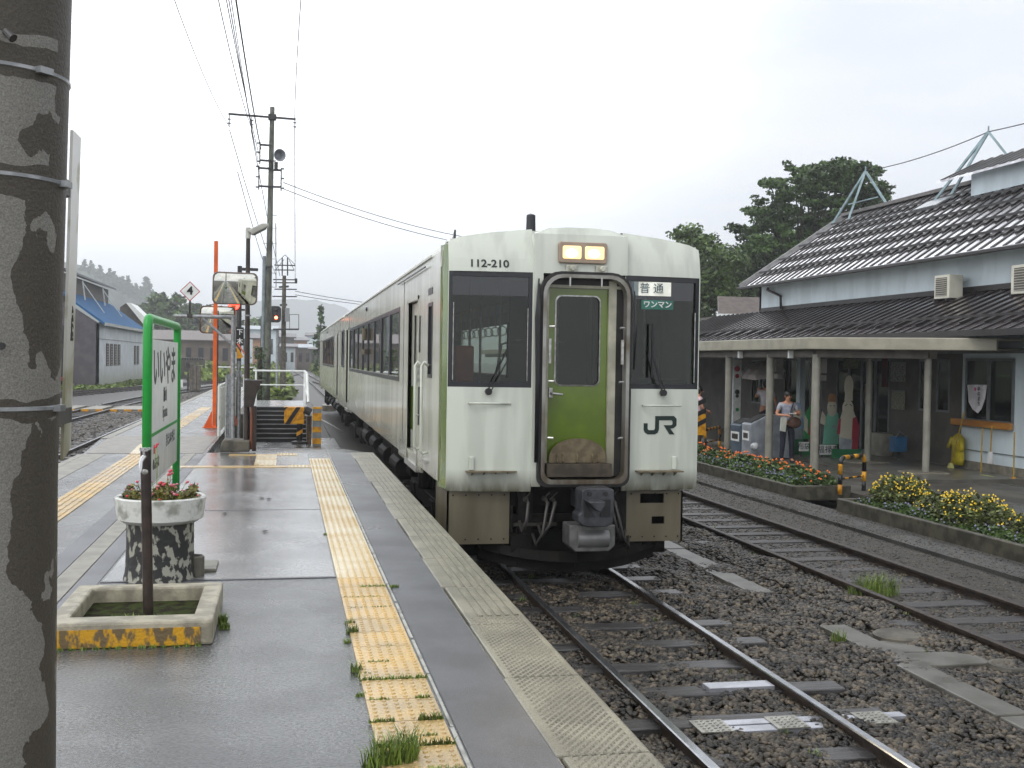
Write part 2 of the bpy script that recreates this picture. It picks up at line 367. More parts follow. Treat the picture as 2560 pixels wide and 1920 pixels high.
b = MB(); b.prism([(-2.86,17.5,PZ),(-1.2,17.5,PZ),(-1.2,21.2,PZ),(-3.05,21.2,PZ)], (0,0,.006)); struct(b.build('concrete_slab', mat('worn_concrete', s2l((112,106,96)), .4, var=.22, vs=5, bump=.3)))
b = MB(); b.box(-1.15,.35,7.57,7.605,PZ,PZ+.005); b.box(-1.15,.35,11.0,11.012,PZ,PZ+.005)
for (xs, ys) in ():
    for i in range(len(xs)-1): b.bar((xs[i],ys[i],PZ+.001),(xs[i+1],ys[i+1],PZ+.001),.004,.002)
struct(b.build('pavement_joints', m_asph2))
# edge line of the platform's track side
b = MB(); b.box(-3.14,-2.98,20.6,55,.3,PZ+.012); b.box(-2.95,-2.84,-6,17.2,.3,PZ+.01); struct(b.build('platform_edge', m_conc, bevel=.01))

# ---------------------------------------------------------------- ballast stones
def rocks(n, xr, yfun, zf, size):
    ico = bmesh.new(); bmesh.ops.create_icosphere(ico, subdivisions=1, radius=1); P = np.array([v.co[:] for v in ico.verts]); T = np.array([[v.index for v in f.verts] for f in ico.faces]); ico.free()
    x = xr[0]+(xr[1]-xr[0])*NR.rand(n); y = yfun(NR.rand(n)); z = zf(x, y)
    s = size*(.55+.9*NR.rand(n))*(1+np.clip((y-6)/30, 0, 1.4))
    V = P[None]*(1+.55*(NR.rand(n, len(P), 1)-.5)); V = V*s[:,None,None]*np.stack([np.ones(n)*1.15, .8+.4*NR.rand(n), .55+.25*NR.rand(n)], 1)[:,None,:]
    a = NR.rand(n)*6.28; c, si = np.cos(a), np.sin(a); X = V[...,0]*c[:,None]-V[...,1]*si[:,None]; Y = V[...,0]*si[:,None]+V[...,1]*c[:,None]
    tl = (NR.rand(n)-.5)[:,None]; Z = V[...,2]+X*tl*.8
    V = np.stack([X+x[:,None], Y+y[:,None], Z+z[:,None]], -1)
    return V.reshape(-1,3), (T[None]+np.arange(n)[:,None,None]*len(P)).reshape(-1,3)
def bed(x, y):                                      # height of the track bed
    z = np.where(x > 5.2, -.078, -.097)
    z = np.where(abs(x-2.965) < 1.3, -.088, z)
    return z+.018*np.sin(x*7+y*3)+.014*np.sin(y*5.1-x*2)
nearbias = lambda lo, hi: (lambda r: lo*(hi/lo)**r)
m_stone = mat('ballast_stone', (.082,.066,.046), .34, col2=(.014,.012,.010), vs=9, lo=.4, hi=.6, island=.85, bump=.25, bs=60, spec=.4)
V1, F1 = rocks(88000, (1.38, 5.9), nearbias(3.2, 24), bed, .021)
V2, F2 = rocks(7000, (5.9, 7.2), nearbias(7, 30), lambda x, y: np.full_like(x, -.100), .014)
V3, F3 = rocks(16000, (-7.0, -3.2), nearbias(20, 75), lambda x, y: np.full_like(x, -.12), .026)
V4, F4 = rocks(9000, (7.08, 8.40), nearbias(8, 30), lambda x, y: np.where(x > 7.75, .026, -.022), .011)
V = np.concatenate([V1, V2, V3, V4]); Fc = np.concatenate([F1, F2+len(V1), F3+len(V1)+len(V2), F4+len(V1)+len(V2)+len(V3)])
stuff(npmesh('ballast', V, Fc, m_stone), 'wet brown and grey ballast stones between the rails', 'ballast')
b = MB()                                             # beds under the stones
b.box(1.38, 5.25, -20, 60, -.3, -.125); b.box(5.25, 7.3, -20, 60, -.3, -.100)
struct(b.build('track_bed', m_ground))
m_grit = mat('fine_gravel', (.050,.044,.034), .6, col2=(.018,.017,.013), vs=22, lo=.35, hi=.65, bump=.8, bs=80, detail=10)
b = MB(); b.box(7.05, 7.75, -20, 60, -.3, -.02); struct(b.build('gravel_path', m_grit))
b = MB(); b.box(7.75, 8.42, -20, 60, -.3, .03); struct(b.build('path', mat('wet_path', (.050,.050,.046), .36, var=.25, vs=2, bump=.3, bs=70, rvar=(.8,.25,.5,.4,.6), speck=(60,.5))))
m_sgr = mat('station_ground', (.085,.080,.068), .35, var=.3, vs=1.5, bump=.3, bs=60, rvar=(.5,.15,.5,.4,.6))
b = MB(); b.box(9.55, 60, -20, 75, -.3, .10); struct(b.build('station_forecourt', m_sgr))
b = MB(); b.box(11.6, 14.0, 19.0, 34, .05, .17); struct(b.build('station_floor', mat('station_floor', (.12,.115,.10), .3, var=.2, vs=2)))

# ---------------------------------------------------------------- tracks
m_rail = mat('rail_side', (.030,.020,.014), .5, var=.35, vs=10, bump=.3, bs=80)
m_railtop = mat('rail_head', (.34,.35,.37), .17, metal=.9, var=.12, vs=8)
m_slp = mat('wooden_sleeper', (.070,.068,.070), .32, col2=(.030,.027,.026), vs=3, streak=(1,14,8), bump=.5, bs=50)
def rail_prof(mb, path, rusty):
    prof = [(-.062,-.15),(.062,-.15),(.062,-.138),(.012,-.122),(.010,-.045),(.0325,-.034),(.0325,-.006),(.024,0),(-.024,0),(-.0325,-.006),(-.0325,-.034),(-.010,-.045),(-.012,-.122),(-.062,-.138)]
    n = len(prof); vs = []; k = len(path)
    for i, p in enumerate(path):
        a = Vector(path[max(i-1,0)]); c = Vector(path[min(i+1,k-1)]); d = (c-a).normalized(); s = Vector((d.y,-d.x,0))
        for u, z in prof: q = Vector(p)+s*u; vs.append((q.x,q.y,q.z+z))
    for i in range(k-1):
        for j in range(n):
            mb.cm = 1 if j in (6,7,8) and not rusty else 0
            mb.add([vs[i*n+j], vs[i*n+(j+1)%n], vs[(i+1)*n+(j+1)%n], vs[(i+1)*n+j]], [(0,1,2,3)])
    mb.cm = 0; mb.add(vs[:n], [tuple(range(n))]); mb.add(vs[-n:], [tuple(range(n))])
def track(center, gauge, rusty, label, z=0, sleep=None, sz=(2.1,.21), fancy=False):
    r = root('railway_track', center[0], label, 'railway track')
    for s in (-1, 1):
        b = MB(); pts = []
        for i, p in enumerate(center):
            a = Vector(center[max(i-1,0)]); c = Vector(center[min(i+1,len(center)-1)]); d = (c-a).normalized(); pts.append(Vector(p)+Vector((d.y,-d.x,0))*s*gauge/2)
        rail_prof(b, pts, rusty); b.build('rail', [m_rail, m_railtop], r, autos=40)
    # sleepers
    if sleep:
        y0, y1, st = sleep; y = y0
        seg = [(Vector(center[i]), Vector(center[i+1])) for i in range(len(center)-1)]; cnt = 0
        while y < y1 and cnt < 98:
            for a, c in seg:
                if a.y <= y < c.y:
                    p = a+(c-a)*((y-a.y)/(c.y-a.y)); ang = math.atan2(-(c-a).x, (c-a).y)
                    M = Matrix.Translation((p.x, y, p.z)) @ Matrix.Rotation(ang+rnd.uniform(-.012,.012), 4, 'Z')
                    b = MB(); w2 = sz[0]/2; zz = rnd.uniform(-.012,.006)
                    b.box(-w2, w2, -sz[1]/2, sz[1]/2, -.29, -.070+zz if sz[1] < .5 and y < 24 and not rusty else -.085+zz, M)
                    b.build('sleeper', m_slp, r, bevel=.01 if y < 12 else 0)
                    cnt += 1
            y += st*rnd.uniform(.94,1.06)
    return r
trk = track([(2.965,-20,0),(2.965,25,0),(2.965,60,0),(2.9,100,0),(2.4,160,0),(.5,260,0),(-4,420,0)], 1.132, False, 'railway track with polished rails in front of and under the green and white train', sleep=(2.2, 24, .68))
track([(6.4,-20,0),(6.4,25,0),(6.3,40,0),(5.6,60,0),(4.4,85,0),(3.2,110,0)], 1.15, True, 'rusty siding track between the train and the flower beds', sleep=(5.5, 34, .66))
track([(-4.42,-10,0),(-4.42,38,0),(-4.3,55,0),(-3.7,75,0),(-2.4,100,0),(-.5,130,0),(1.6,165,0)], 1.132, False, 'railway track close along the left edge of the platform', sleep=(18, 75, .9))
track([(-7.9,15,0),(-7.86,42,0),(-7.6,56,0),(-6.9,72,0),(-5.3,88,0),(-3.2,103,0),(-1.2,122,0)], 1.132, False, 'railway track crossed by the yellow edged crossing panel', sleep=(30, 100, .9))
track([(-14.6,50,0),(-13,66,0),(-11.2,78,0),(-8.9,92,0),(-6.2,106,0),(-3,122,0)], 1.132, True, 'rusty curved track beside the blue roofed shed', sleep=(50, 118, 1.0))
# steel troughs with chequered plates across the near sleepers
def cov(y, label):
    r = root('crossing_plate', (3.35,y,-.07), label, 'cover plate', 'metal plates across the track in front of the train')
    m_al = mat('wet_grey_plate', (.42,.43,.47), .2, metal=.5, var=.15, vs=5)
    b = MB(); b.box(2.66,3.96,y-.115,y-.01,-.11,-.062); b.box(2.66,4.1,y+.01,y+.10,-.11,-.058); b.build('plate', m_al, r, bevel=.004)
    for x in (2.60, 3.12, 3.74):
        b = MB(); b.box(x,x+.22,y-.13,y+.11,-.06,-.052)
        for i in range(5):
            for j in range(5): b.bar((x+.03+i*.038,y-.11+j*.046,-.05),(x+.05+i*.038,y-.10+j*.046+(.012 if i%2 else -.012),-.05),.006,.005)
        b.build('chequer_plate', mat('chequer_steel', (.33,.32,.28), .28, metal=.6, var=.2, vs=9), r)
cov(6.78, 'long grey plate with three chequered covers lying between the near rails')
r = root('cable_cover', (3.2,7.6,-.08), 'narrow bright wet plate beside the right rail, nearer the train than the chequered one', 'cover plate', 'metal plates across the track in front of the train')
b = MB(); b.box(2.98,3.48,7.5,7.64,-.11,-.035); b.build('plate', mat('wet_grey_plate', (.42,.43,.47), .2), r, bevel=.004)
# concrete cable trough between the tracks
tr = root('cable_trough', (4.86,10,-.12), 'line of pale wet concrete trough lids sunk in the ballast between the tracks', 'cable trough')
m_tl = mat('pale_wet_concrete', (.13,.125,.11), .3, col2=(.06,.056,.044), vs=3, lo=.35, hi=.55, bump=.3, bs=80)
y = 4.6
while y < 22:
    ln = rnd.uniform(.55,.75); t = rnd.uniform(-.03,.03)
    if rnd.random() > (.35 if y > 8.9 else .05): b = MB(); b.box(4.72+t, 4.98+t, y, y+ln, -.2, -.072+rnd.uniform(0,.012)); b.build('trough_lid', m_tl, tr, bevel=.012)
    y += ln+.015
for q in ((4.75,5.55,7.95,8.33,-.2,-.068),(5.0,6.0,8.36,8.75,-.2,-.072)): b = MB(); b.box(*q); b.build('trough_lid', m_tl, tr, bevel=.012)
r = root('manhole', (5.3,8.55,-.09), 'round concrete manhole ring with dark hole beside the cable trough', 'manhole')
b = MB(); b.lathe([(.20,-.02),(.22,0),(.22,.045),(.19,.06),(0.001,.06)], (5.25,8.85,-.10), 24, cap=False); b.build('cover', m_concd, r, smooth=False)
b = MB(); b.lathe([(.10,0),(.13,.02),(.16,.02),(.17,-.01)], (5.62,7.85,-.075), 20, cap=False); b.lathe([(.1,.001),(.001,.001)], (5.62,7.85,-.075), 20, cap=False); b.build('hole_ring', m_concd, r)
# left crossing panel
r = root('foot_crossing', (-7,50,0), 'yellow edged boards carrying the foot crossing over the left tracks', 'foot crossing')
b = MB()
for x0, x1 in ((-9.6,-8.56),(-8.28,-7.46),(-7.2,-5.75),(-5.6,-5.1)): b.box(x0,x1,48.9,52.4,-.15,.0)
b.build('deck', m_conc, r)
b = MB()
for i in range(16):
    if i % 2: b.box(-9.6+i*.28,-9.32+i*.28,48.84,48.895,-.15,.004)
b.build('edge_marking', m_yellow, r)

# ================================================================ TRAIN
SX = 1.55                                           # x of the train's near side
CXT = 2.935
m_body = mat('train_paint', s2l((198,203,192)), .2, var=.08, vs=6, coat=.4, dirt=((.075,.065,.035), .93, 1.17), streak=(1,1,.12), bump=.03, bs=5)
m_side = mat('train_side_paint', s2l((192,193,180)), .22, var=.12, vs=2.5, coat=.3, streak=(1,1,.15), dirt=((.12,.11,.07), .9, 1.3))
m_roof = mat('train_roof_paint', s2l((196,197,188)), .3, var=.10, vs=3)
m_tg = mat('train_green', GREEN, .16, var=.10, vs=3, coat=.5)
m_tgs = mat('train_green_skirt', s2l((120,135,50)), .14, var=.2, vs=3, coat=.6)
m_tin = mat('train_interior', (.26,.26,.21), .6, var=.1)
m_trim = mat('window_trim_black', (.014,.016,.020), .3, var=.1)
m_skirt = mat('skirt_paint', s2l((108,101,82)), .45, col2=s2l((76,68,52)), vs=3, lo=.3, hi=.7, streak=(1,1,.25), bump=.1)
m_gr_h = mat('hose_rubber', (.03,.028,.025), .45, var=.4); m_al_h = mat('worn_pipe', (.04,.037,.03), .5, metal=.2, var=.4, vs=20)
m_under = mat('underframe', (.008,.007,.006), .6, var=.4, vs=8, bump=.4, spec=.12)
m_glass = glass('train_glass', (.55,.60,.55), .35); m_glasst = glass('tinted_glass', (.30,.36,.42), 1.2)
m_gs = glass('side_glass', (.34,.42,.36), 8)
m_alu = mat('bare_aluminium', (.42,.42,.40), .35, metal=.7, var=.2, vs=18)
m_seat = mat('seat_red', (.22,.03,.02), .7); m_strap = mat('strap_yellow', (.42,.34,.05), .5)
m_grime = mat('grimy_metal', s2l((112,100,76)), .45, col2=s2l((90,79,58)), vs=12, bump=.1)
SEC = [(1.385,1.13),(1.385,3.22),(1.378,3.38),(1.345,3.46),(1.28,3.505),(.95,3.565),(.48,3.615),(0,3.64)]
def car(y0, y1, label, first):
    r = root('railcar', (CXT,y0,0), label, 'train')
    near = SX; far = 2*CXT-SX
    if first: wins = [(15.55,27.85)]; doors = [(13.35,14.45),(28.35,29.35)]; small = [(12.05,12.36,2.1,2.86)]
    else: wins = [(y0+6.2,y0+17.4)]; doors = [(y0+3.2,y0+4.2),(y1-2.5,y1-1.5)]; small = [(y0+.15,y0+1.25,2.05,3.0)]
    holes = [(a,b,1.96,2.99) for a, b in wins]+[(a,b,1.02,2.99) for a, b in doors]+small
    b = MB(); b.grid([y0+.35,y1],[1.13,3.38], lambda u, v: (near, u, v), holes, .05, (1,0,0)); b.build('side_wall', m_side, r)
    b = MB(); b.grid([y0+.35,y1],[1.13,3.38], lambda u, v: (far, u, v), [(a+.3,c-.3,1.96,2.99) for a, c in wins], .05, (-1,0,0)); b.build('side_wall', m_side, r)
    # roof
    b = MB(); pts = [(CXT-x, z) for x, z in SEC[1:]]+[(CXT+x, z) for x, z in reversed(SEC[1:-1])]
    n = len(pts); ys = [y0+.3, y1]
    vs = [(x, y, z) for y in ys for x, z in pts]; fs = [(i,i+1,n+i+1,n+i) for i in range(n-1)]+[tuple(range(n))]+[tuple(range(2*n-1,n-1,-1))]
    b.add(vs, fs); b.build('roof', m_roof, r, autos=35)
    b = MB(); b.bar((near-.012,y0+(1.0 if first else .4),3.385),(near-.012,y1-.3,3.385),.02,.025); b.build('rain_gutter', m_roof, r)
    b = MB(); b.box(near+.05,far-.05,y0+.3,y1-.05,1.1,1.16); b.box(near+.05,far-.05,y1-.06,y1,1.16,3.38); b.build('floor', mat('train_floor',(.10,.09,.07),.5), r)
    b = MB(); b.box(near+.05,far-.05,y0+.3,y1-.05,3.2,3.23); b.build('ceiling', m_tin, r)
    # windows: black frame with eight tall panes
    for a, c in wins:
        f = MB(); n = 8; st = (c-a)/n; hl = [(a+i*st+.09, a+(i+1)*st-.09, 2.02, 2.93) for i in range(n)]
        f.grid([a,c],[1.96,2.99], lambda u, v: (near-.006, u, v), hl, .05, (1,0,0)); fo = f.build('window_band', m_trim, r)
        p = MB()
        for h in hl: p.box(near+.012,near+.018,h[0],h[1],h[2],h[3])
        p.build('pane', m_gs, fo)
        p = MB()
        for h in hl: p.box(near-.012,near-.004,h[0],h[1],h[2],h[2]+.015)
        p.build('window_rail', m_alu, fo)
        b = MB()
        for i in range(n*2): b.bar((near+.35+.0*i,a+.3+i*.74,1.65),(near+.35,a+.3+i*.74,3.2),.03)
        if first: b.build('grab_pole', m_alu, r)
        b = MB(); b.box(near+.08,near+.5,a,c,1.16,1.58); b.box(near+.06,near+.16,a,c,1.58,2.0); b.box(far-.5,far-.08,a,c,1.16,1.58); b.box(far-.16,far-.06,a,c,1.58,2.0); b.build('seat', m_seat, r, bevel=.03)
    for a, c in doors:
        d = MB(); d.grid([a+.02,c-.02],[1.0,2.97], lambda u, v: (near+.045, u, v), [(a+.22,c-.22,1.98,2.82)], .03, (1,0,0)); do = d.build('door', m_side, r)
        p = MB(); p.box(near+.05,near+.06,a+.22,c-.22,1.98,2.82); p.build('pane', m_gs, do)
        p = MB(); p.box(near+.038,near+.044,a+.06,c-.06,1.38,1.93); p.build('green_panel', m_tg, do)
        f = MB()
        for q in ((a-.03,a+.0),(c-.0,c+.03)): f.box(near-.012,near+.05,q[0],q[1],.96,3.03)
        f.box(near-.012,near+.05,a-.03,c+.03,2.985,3.03); f.build('door_frame', m_side, do)
        f = MB(); f.box(near-.02,near+.06,a-.1,c+.1,.93,1.0); f.build('sill', m_alu, do)
    for a, c, z0, z1 in small:
        p = MB(); p.box(near+.015,near+.025,a,c,z0,z1); po = p.build('cab_side_window', m_gs, r)
        f = MB(); f.grid([a-.03,c+.03],[z0-.03,z1+.03], lambda u, v: (near-.006,u,v), [(a+.01,c-.01,z0+.01,z1-.01)], .03, (1,0,0)); f.build('window_frame', m_trim, po)
    # lower side panels
    def low(a, c, m, zt=1.13, zb=.95, inn=.10, nm='skirt_panel'):
        b = MB(); b.prism([(near,a,zt),(near+inn,a,zb),(near+inn+.03,a,zb),(near+.04,a,zt)], (0,c-a,0)); return b.build(nm, m, r)
    if first:
        low(y0+.42,13.0,m_tgs,1.13,.93); low(13.0,15.6,m_side,1.13,.95,.01); low(15.6,27.3,m_tgs); low(27.3,y1,m_side,1.13,.95,.01)
    else: low(y0,y0+4.6,m_side,1.13,.95,.01); low(y0+4.6,y1-3,m_tgs); low(y1-3,y1,m_side,1.13,.95,.01)
    # seams, small fittings
    b = MB()
    for yy in ([15.0,28.0] if first else [y0+2.0]): b.box(near-.004,near+.01,yy,yy+.012,1.14,3.3)
    b.build('panel_seam', m_trim, r)
    b = MB(); ym = (wins[0][0]+wins[0][1])/2+.2
    b.tube([(near-.05,ym,2.62),(near-.05,ym,2.85)],.05,10); b.tube([(near-.05,ym-.02,2.35),(near-.05,ym-.02,2.45)],.05,10); b.build('side_fitting', m_skirt, r)
    b = MB(); b.ball((near-.01,ym+.1,3.23),.06,8,(.4,1.3,.7)); b.build('door_lamp', m_trim, r)
    # underfloor gear
    b = MB(); yy = y0+5.5
    for i in range(7):
        ln = rnd.uniform(.8,1.6); b.box(near+.22+rnd.uniform(0,.1), near+.9, yy, yy+ln, rnd.uniform(.35,.55), 1.0); yy += ln+rnd.uniform(.12,.3)
    b.box(near+.5,far-.5,y0+.8,y1-.5,.85,1.1)
    for i in range(4): b.tube([(near+.25,y0+6+i*2.2,.62),(near+.25,y0+7.1+i*2.2,.62)],.14,12)
    b.build('underfloor_equipment', m_under, r, bevel=.02)
    for yc in (y0+3.2, y1-3.2):
        bg_ = MB(); bg_.box(near+.2,near+.34,yc-1.4,yc+1.4,.42,.62); bg_.box(far-.34,far-.2,yc-1.4,yc+1.4,.42,.62); bg_.box(near+.3,far-.3,yc-.25,yc+.25,.4,.8)
        for yw in (yc-1.0,yc+1.0): bg_.box(near+.17,near+.3,yw-.16,yw+.16,.30,.6); bg_.tube([(near+.16,yw,.43),(near+.2,yw,.43)],.11,12)
        bg_.tube([(near+.25,yc,.62),(near+.25,yc,.95)],.12,10)
        bo = bg_.build('bogie', m_under, r, bevel=.015)
        for yw in (yc-1.0,yc+1.0):
            wq = MB()
            for xw in (CXT-.566, CXT+.566):
                wq.lathe([(.43,-.06),(.43,0),(.40,.03),(.40,.07),(.33,.075),(.30,.05),(.12,.05),(.10,.09),(.001,.09)],(xw,yw,.40),28,cap=False,ax=Matrix.Rotation(R(-90 if xw < CXT else 90),3,'Y'))
            wq.tube([(CXT-.6,yw,.40),(CXT+.6,yw,.40)],.07,12); wq.build('wheelset', m_steeld, bo, autos=40)
    return r
c1 = car(11.1, 30.35, 'front car of the green and white diesel train with lit headlights and two yellow lime doors', True)
c1['label'] = 'front car of the white and green train with its two headlights lit'
c2 = car(30.6, 51.9, 'second car of the white and green train, trailing behind the front car', False)

# ---- cab front
def zroof(x):
    d = abs(x-CXT); s = SEC
    for i in range(len(s)-1):
        if s[i+1][0] <= d <= s[i][0]:
            t = (d-s[i+1][0])/max(1e-6, s[i][0]-s[i+1][0]); return s[i+1][1]+(s[i][1]-s[i+1][1])*t
    return 3.2
XL, XR = 1.60, 4.27
def yfront(x, z):
    d = max(0, abs(x-CXT)-.48); y = 11.10+.10*d+.18*max(0, d-.70)
    t = max(0, z-3.14); y += .55*t*t+.04*t
    t = max(0, 1.1-z); return y+.8*t*t
def front_pt(off=0): return lambda u, v: (u, yfront(u, v)+off, v)
for sgn, (a, c) in ((-1, (XL, 2.455)), (1, (3.415, XR))):
    xs = [a+(c-a)*i/8 for i in range(9)]
    win = (a+.005, c-.012, 2.0, 3.165)
    b = MB(); zs = [.945,1.0,1.05,1.1,1.5,2.0,3.165,3.2,3.25,3.3]
    b.grid(xs, zs, front_pt(), [win], .04, (0,1,0)); 
    # crown above, following the roof curve
    n = 10; rows = []
    for j in range(n+1):
        t = j/n; rows.append([(x, 0, 3.3+(max(3.32,zroof(x))-3.3)*t) for x in xs])
    V = []; 
    for row in rows:
        for x, _, z in row: V.append((x, yfront(x, z), z))
    m_ = len(xs); b.add(V, [(j*m_+i, j*m_+i+1, (j+1)*m_+i+1, (j+1)*m_+i) for j in range(n) for i in range(m_-1)])
    # fillet back onto the roof
    top = [Vector((x, yfront(x, max(3.32,zroof(x))), max(3.32,zroof(x)))) for x in xs]; back = [Vector((x, 11.6, zroof(x)+.004)) for x in xs]
    b.add(top+back, [(i,i+1,m_+i+1,m_+i) for i in range(m_-1)])
    b.build('front_panel', m_body, c1, autos=50)
    f = MB(); gl = (win[0]+.04, win[1]-.04, 2.055, 3.11); g2 = (win[0]+.035,win[1]-.04,2.05,3.115)
    f.grid([win[0],win[1]],[2.0,3.165], front_pt(.004), [g2], .05, (0,1,0)); fo = f.build('windscreen_frame', m_trim, c1)
    p = MB(); p.grid([g2[0],g2[1]],[g2[2],2.925], front_pt(.03), [], .006, (0,1,0)); p.build('windscreen', m_glass, fo)
    p = MB(); p.grid([g2[0],g2[1]],[2.925,g2[3]], front_pt(.03), [], .006, (0,1,0)); p.build('sun_band', m_glasst, fo)
    p = MB()
    for xx in (g2[0]+.012, g2[1]-.006): p.bar((xx,yfront(xx,2.3)+.0,2.07),(xx,yfront(xx,2.3)+.0,2.85 if xx < c-.2 else 2.8),.008,.01)
    p.build('window_seal', m_alu, fo)
    # wiper
    wx, wz = (2.006,1.957) if sgn < 0 else (3.847,1.962); tx, tz = (2.196,2.657) if sgn < 0 else (3.72,2.677)
    p = MB(); yy = yfront(wx,2)-.05
    p.tube([(wx,yy+.04,wz),(wx,yy-.01,wz)],.035,10); 
    hx = tx*.8+wx*.2 if sgn < 0 else tx
    mid = (tx, yy, 2.38 if sgn < 0 else 2.4)
    p.bar((wx-.015,yy,wz),(mid[0]-.01,yy,mid[2]),.012,.014); p.bar((wx+.02,yy,wz),(mid[0]+.012,yy,mid[2]-.08),.009,.01)
    p.bar((tx,yy+.015,tz),(tx,yy+.015,tz-.56),.018,.02); p.build('wiper', m_black, c1)
    # grab bar and step
    hx0, hx1 = (1.815,2.236) if sgn < 0 else (3.63,4.03); hz = 1.838 if sgn < 0 else 1.83
    p = MB(); yy = yfront(hx0,1.8)-.05
    p.tube([(hx0,yy+.05,hz),(hx0,yy,hz),(hx1,yy,hz),(hx1,yy+.05,hz)],.010,8); p.build('grab_bar', m_body, c1, smooth=True)
    s0, s1 = (1.79,2.30) if sgn < 0 else (3.56,4.05)
    p = MB(); p.box(s0,s1,yfront(s0,1.15)-.11,yfront(s0,1.15)+.02,1.145,1.158)
    for k in range(4): p.prism([(s0+.06+k*.12,yfront(s0,1.15)-.08,1.145),(s0+.06+k*.12,yfront(s0,1.15)+.01,1.145),(s0+.06+k*.12,yfront(s0,1.15)+.01,1.10)],(.012,0,0))
    p.build('step', m_grime, c1)
    xx = s0+.06 if sgn < 0 else s1-.06
    p = MB(); p.box(xx-.025,xx+.025,yfront(xx,1.2)-.03,yfront(xx,1.2),1.16,1.30); p.build('tail_lamp_bracket', m_body, c1, bevel=.01)
# green corner wraps
for sgn in (-1, 1):
    xa = XL if sgn < 0 else XR; xb = SX if sgn < 0 else 2*CXT-SX
    zs = [.97,1.13,1.6,2.2,2.8,3.2,3.3,3.37,3.44]
    b = MB(); b.grid([0,.5,1], zs, lambda u, v: (xa+(xb-xa)*(1.25*u-.25*u*u), yfront(xa, v)+(11.46-yfront(xa,v))*u, v), [], .03, (-sgn*.3,.5,0))
    b.build('corner_stripe', m_tg, c1, autos=60)
    b = MB(); b.grid([0,.5,1], [3.40,3.46,3.50], lambda u, v: (xa+(xb+.03*(-sgn)-xa)*u+(-sgn)*(.0+(v-3.4)*.3), yfront(xa, v)+(11.5-yfront(xa,v))*u, v), [], .03, (-sgn*.3,.5,0)); b.build('corner_cap', m_body, c1, autos=60)
# centre pillar section with the gangway
b = MB(); hz = (2.535, 3.437, 1.06, 3.17)
def cen(u, v):
    t = max(0, v-3.3); return (u, 11.07+.35*t*t, v)
b.grid([2.45,2.5,2.6,2.8,2.935,3.1,3.3,3.38,3.425],[1.0,1.06,3.17,3.24,3.3,3.4,3.5,3.56], cen, [(2.545,3.427,1.0,3.16)], .05, (0,1,0))
tp = [2.45,2.47,2.6,2.8,2.935,3.1,3.27,3.40,3.425]; zt = lambda x: 3.56+.075*(1-((x-2.935)/.49)**4)
V = [(x,cen(x,3.56)[1],3.56) for x in tp]+[(x,11.13,zt(x)) for x in tp]+[(x,12.2,zt(x)) for x in tp]+[(x,12.2,3.5) for x in tp]
n = len(tp); b.add(V, [(j*n+i,j*n+i+1,(j+1)*n+i+1,(j+1)*n+i) for j in range(3) for i in range(n-1)])
for xx in (2.45,3.425): b.box(xx-.002,xx+.002,11.1,12.2,3.3,3.56)
b.build('gangway_header', m_body, c1, autos=50)
b = MB(); cv = [(2.50,3.16),(3.475,3.16)]
m_rub = mat('gangway_rubber', (.014,.013,.012), .5, var=.3)
def rrect(x0,x1,z0,z1,r,y,n=5,rb=None):
    rb = rb or r; pts = []
    for cx, cz, a0, rr in ((x1-r,z1-r,0,r),(x0+r,z1-r,90,r),(x0+rb,z0+rb,180,rb),(x1-rb,z0+rb,270,rb)):
        for i in range(n+1):
            t = R(a0+90*i/n); pts.append(Vector((cx+rr*math.cos(t),y,cz+rr*math.sin(t))))
    return pts
def ring(mb, A, B):
    n = len(A); mb.add(A+B, [(i,(i+1)%n,n+(i+1)%n,n+i) for i in range(n)])
o_ = rrect(2.50,3.47,1.0,3.18,.22,11.02,rb=.1); o2 = rrect(2.53,3.44,1.03,3.15,.20,11.02,rb=.1); o3 = rrect(2.565,3.405,1.075,3.115,.18,11.02,rb=.1)
o2b = [p+Vector((0,-.03,0)) for p in o2]; o3b = [p+Vector((0,-.03,0)) for p in o3]; ob = [p+Vector((0,.06,0)) for p in o_]; o3d = [p+Vector((0,.10,0)) for p in o3]
b = MB(); ring(b, ob, o_); ring(b, o_, o2); ring(b, o2, o2b); b.build('gangway_seal', m_rub, c1)
b = MB(); ring(b, o2b, o3b); ring(b, o3b, o3d); b.build('gangway_frame', mat('gangway_metal', (.36,.36,.34), .4, metal=.4, col2=(.14,.12,.09), vs=3, lo=.3, hi=.6, dirt=((.09,.07,.045),1.1,2.1)), c1)
b = MB(); b.box(2.575,2.62,11.12,11.24,1.1,3.1); b.box(3.25,3.33,11.12,11.24,1.1,3.1); b.box(2.575,3.40,11.125,11.24,3.02,3.05); b.build('door_reveal', mat('reveal_paint', s2l((170,168,150)), .4, dirt=((.09,.07,.045),1.0,1.9)), c1)
b = MB(); b.box(3.33,3.41,11.13,11.24,1.1,3.12); b.box(2.57,3.41,11.135,11.24,3.05,3.14); b.build('door_gasket', m_rub, c1)
b = MB(); b.grid([2.62,3.25],[1.1,3.03], lambda u, v: (u, 11.16, v), [(2.70,3.165,2.03,2.94)], .04, (0,1,0)); dr = b.build('front_door', m_tg, c1)
b = MB(); A = rrect(2.69,3.175,2.02,2.95,.07,11.155); B2 = rrect(2.705,3.16,2.035,2.935,.06,11.150); ring(b, A, B2); b.build('window_seal', m_alu, dr)
b = MB(); ring(b, rrect(2.70,3.165,2.03,2.94,.001,11.156), rrect(2.70,3.165,2.03,2.94,.07,11.156)); b.build('window_surround', m_tg, dr)
b = MB(); b.box(2.70,3.165,11.175,11.18,2.03,2.94); b.build('pane', m_glass, dr)
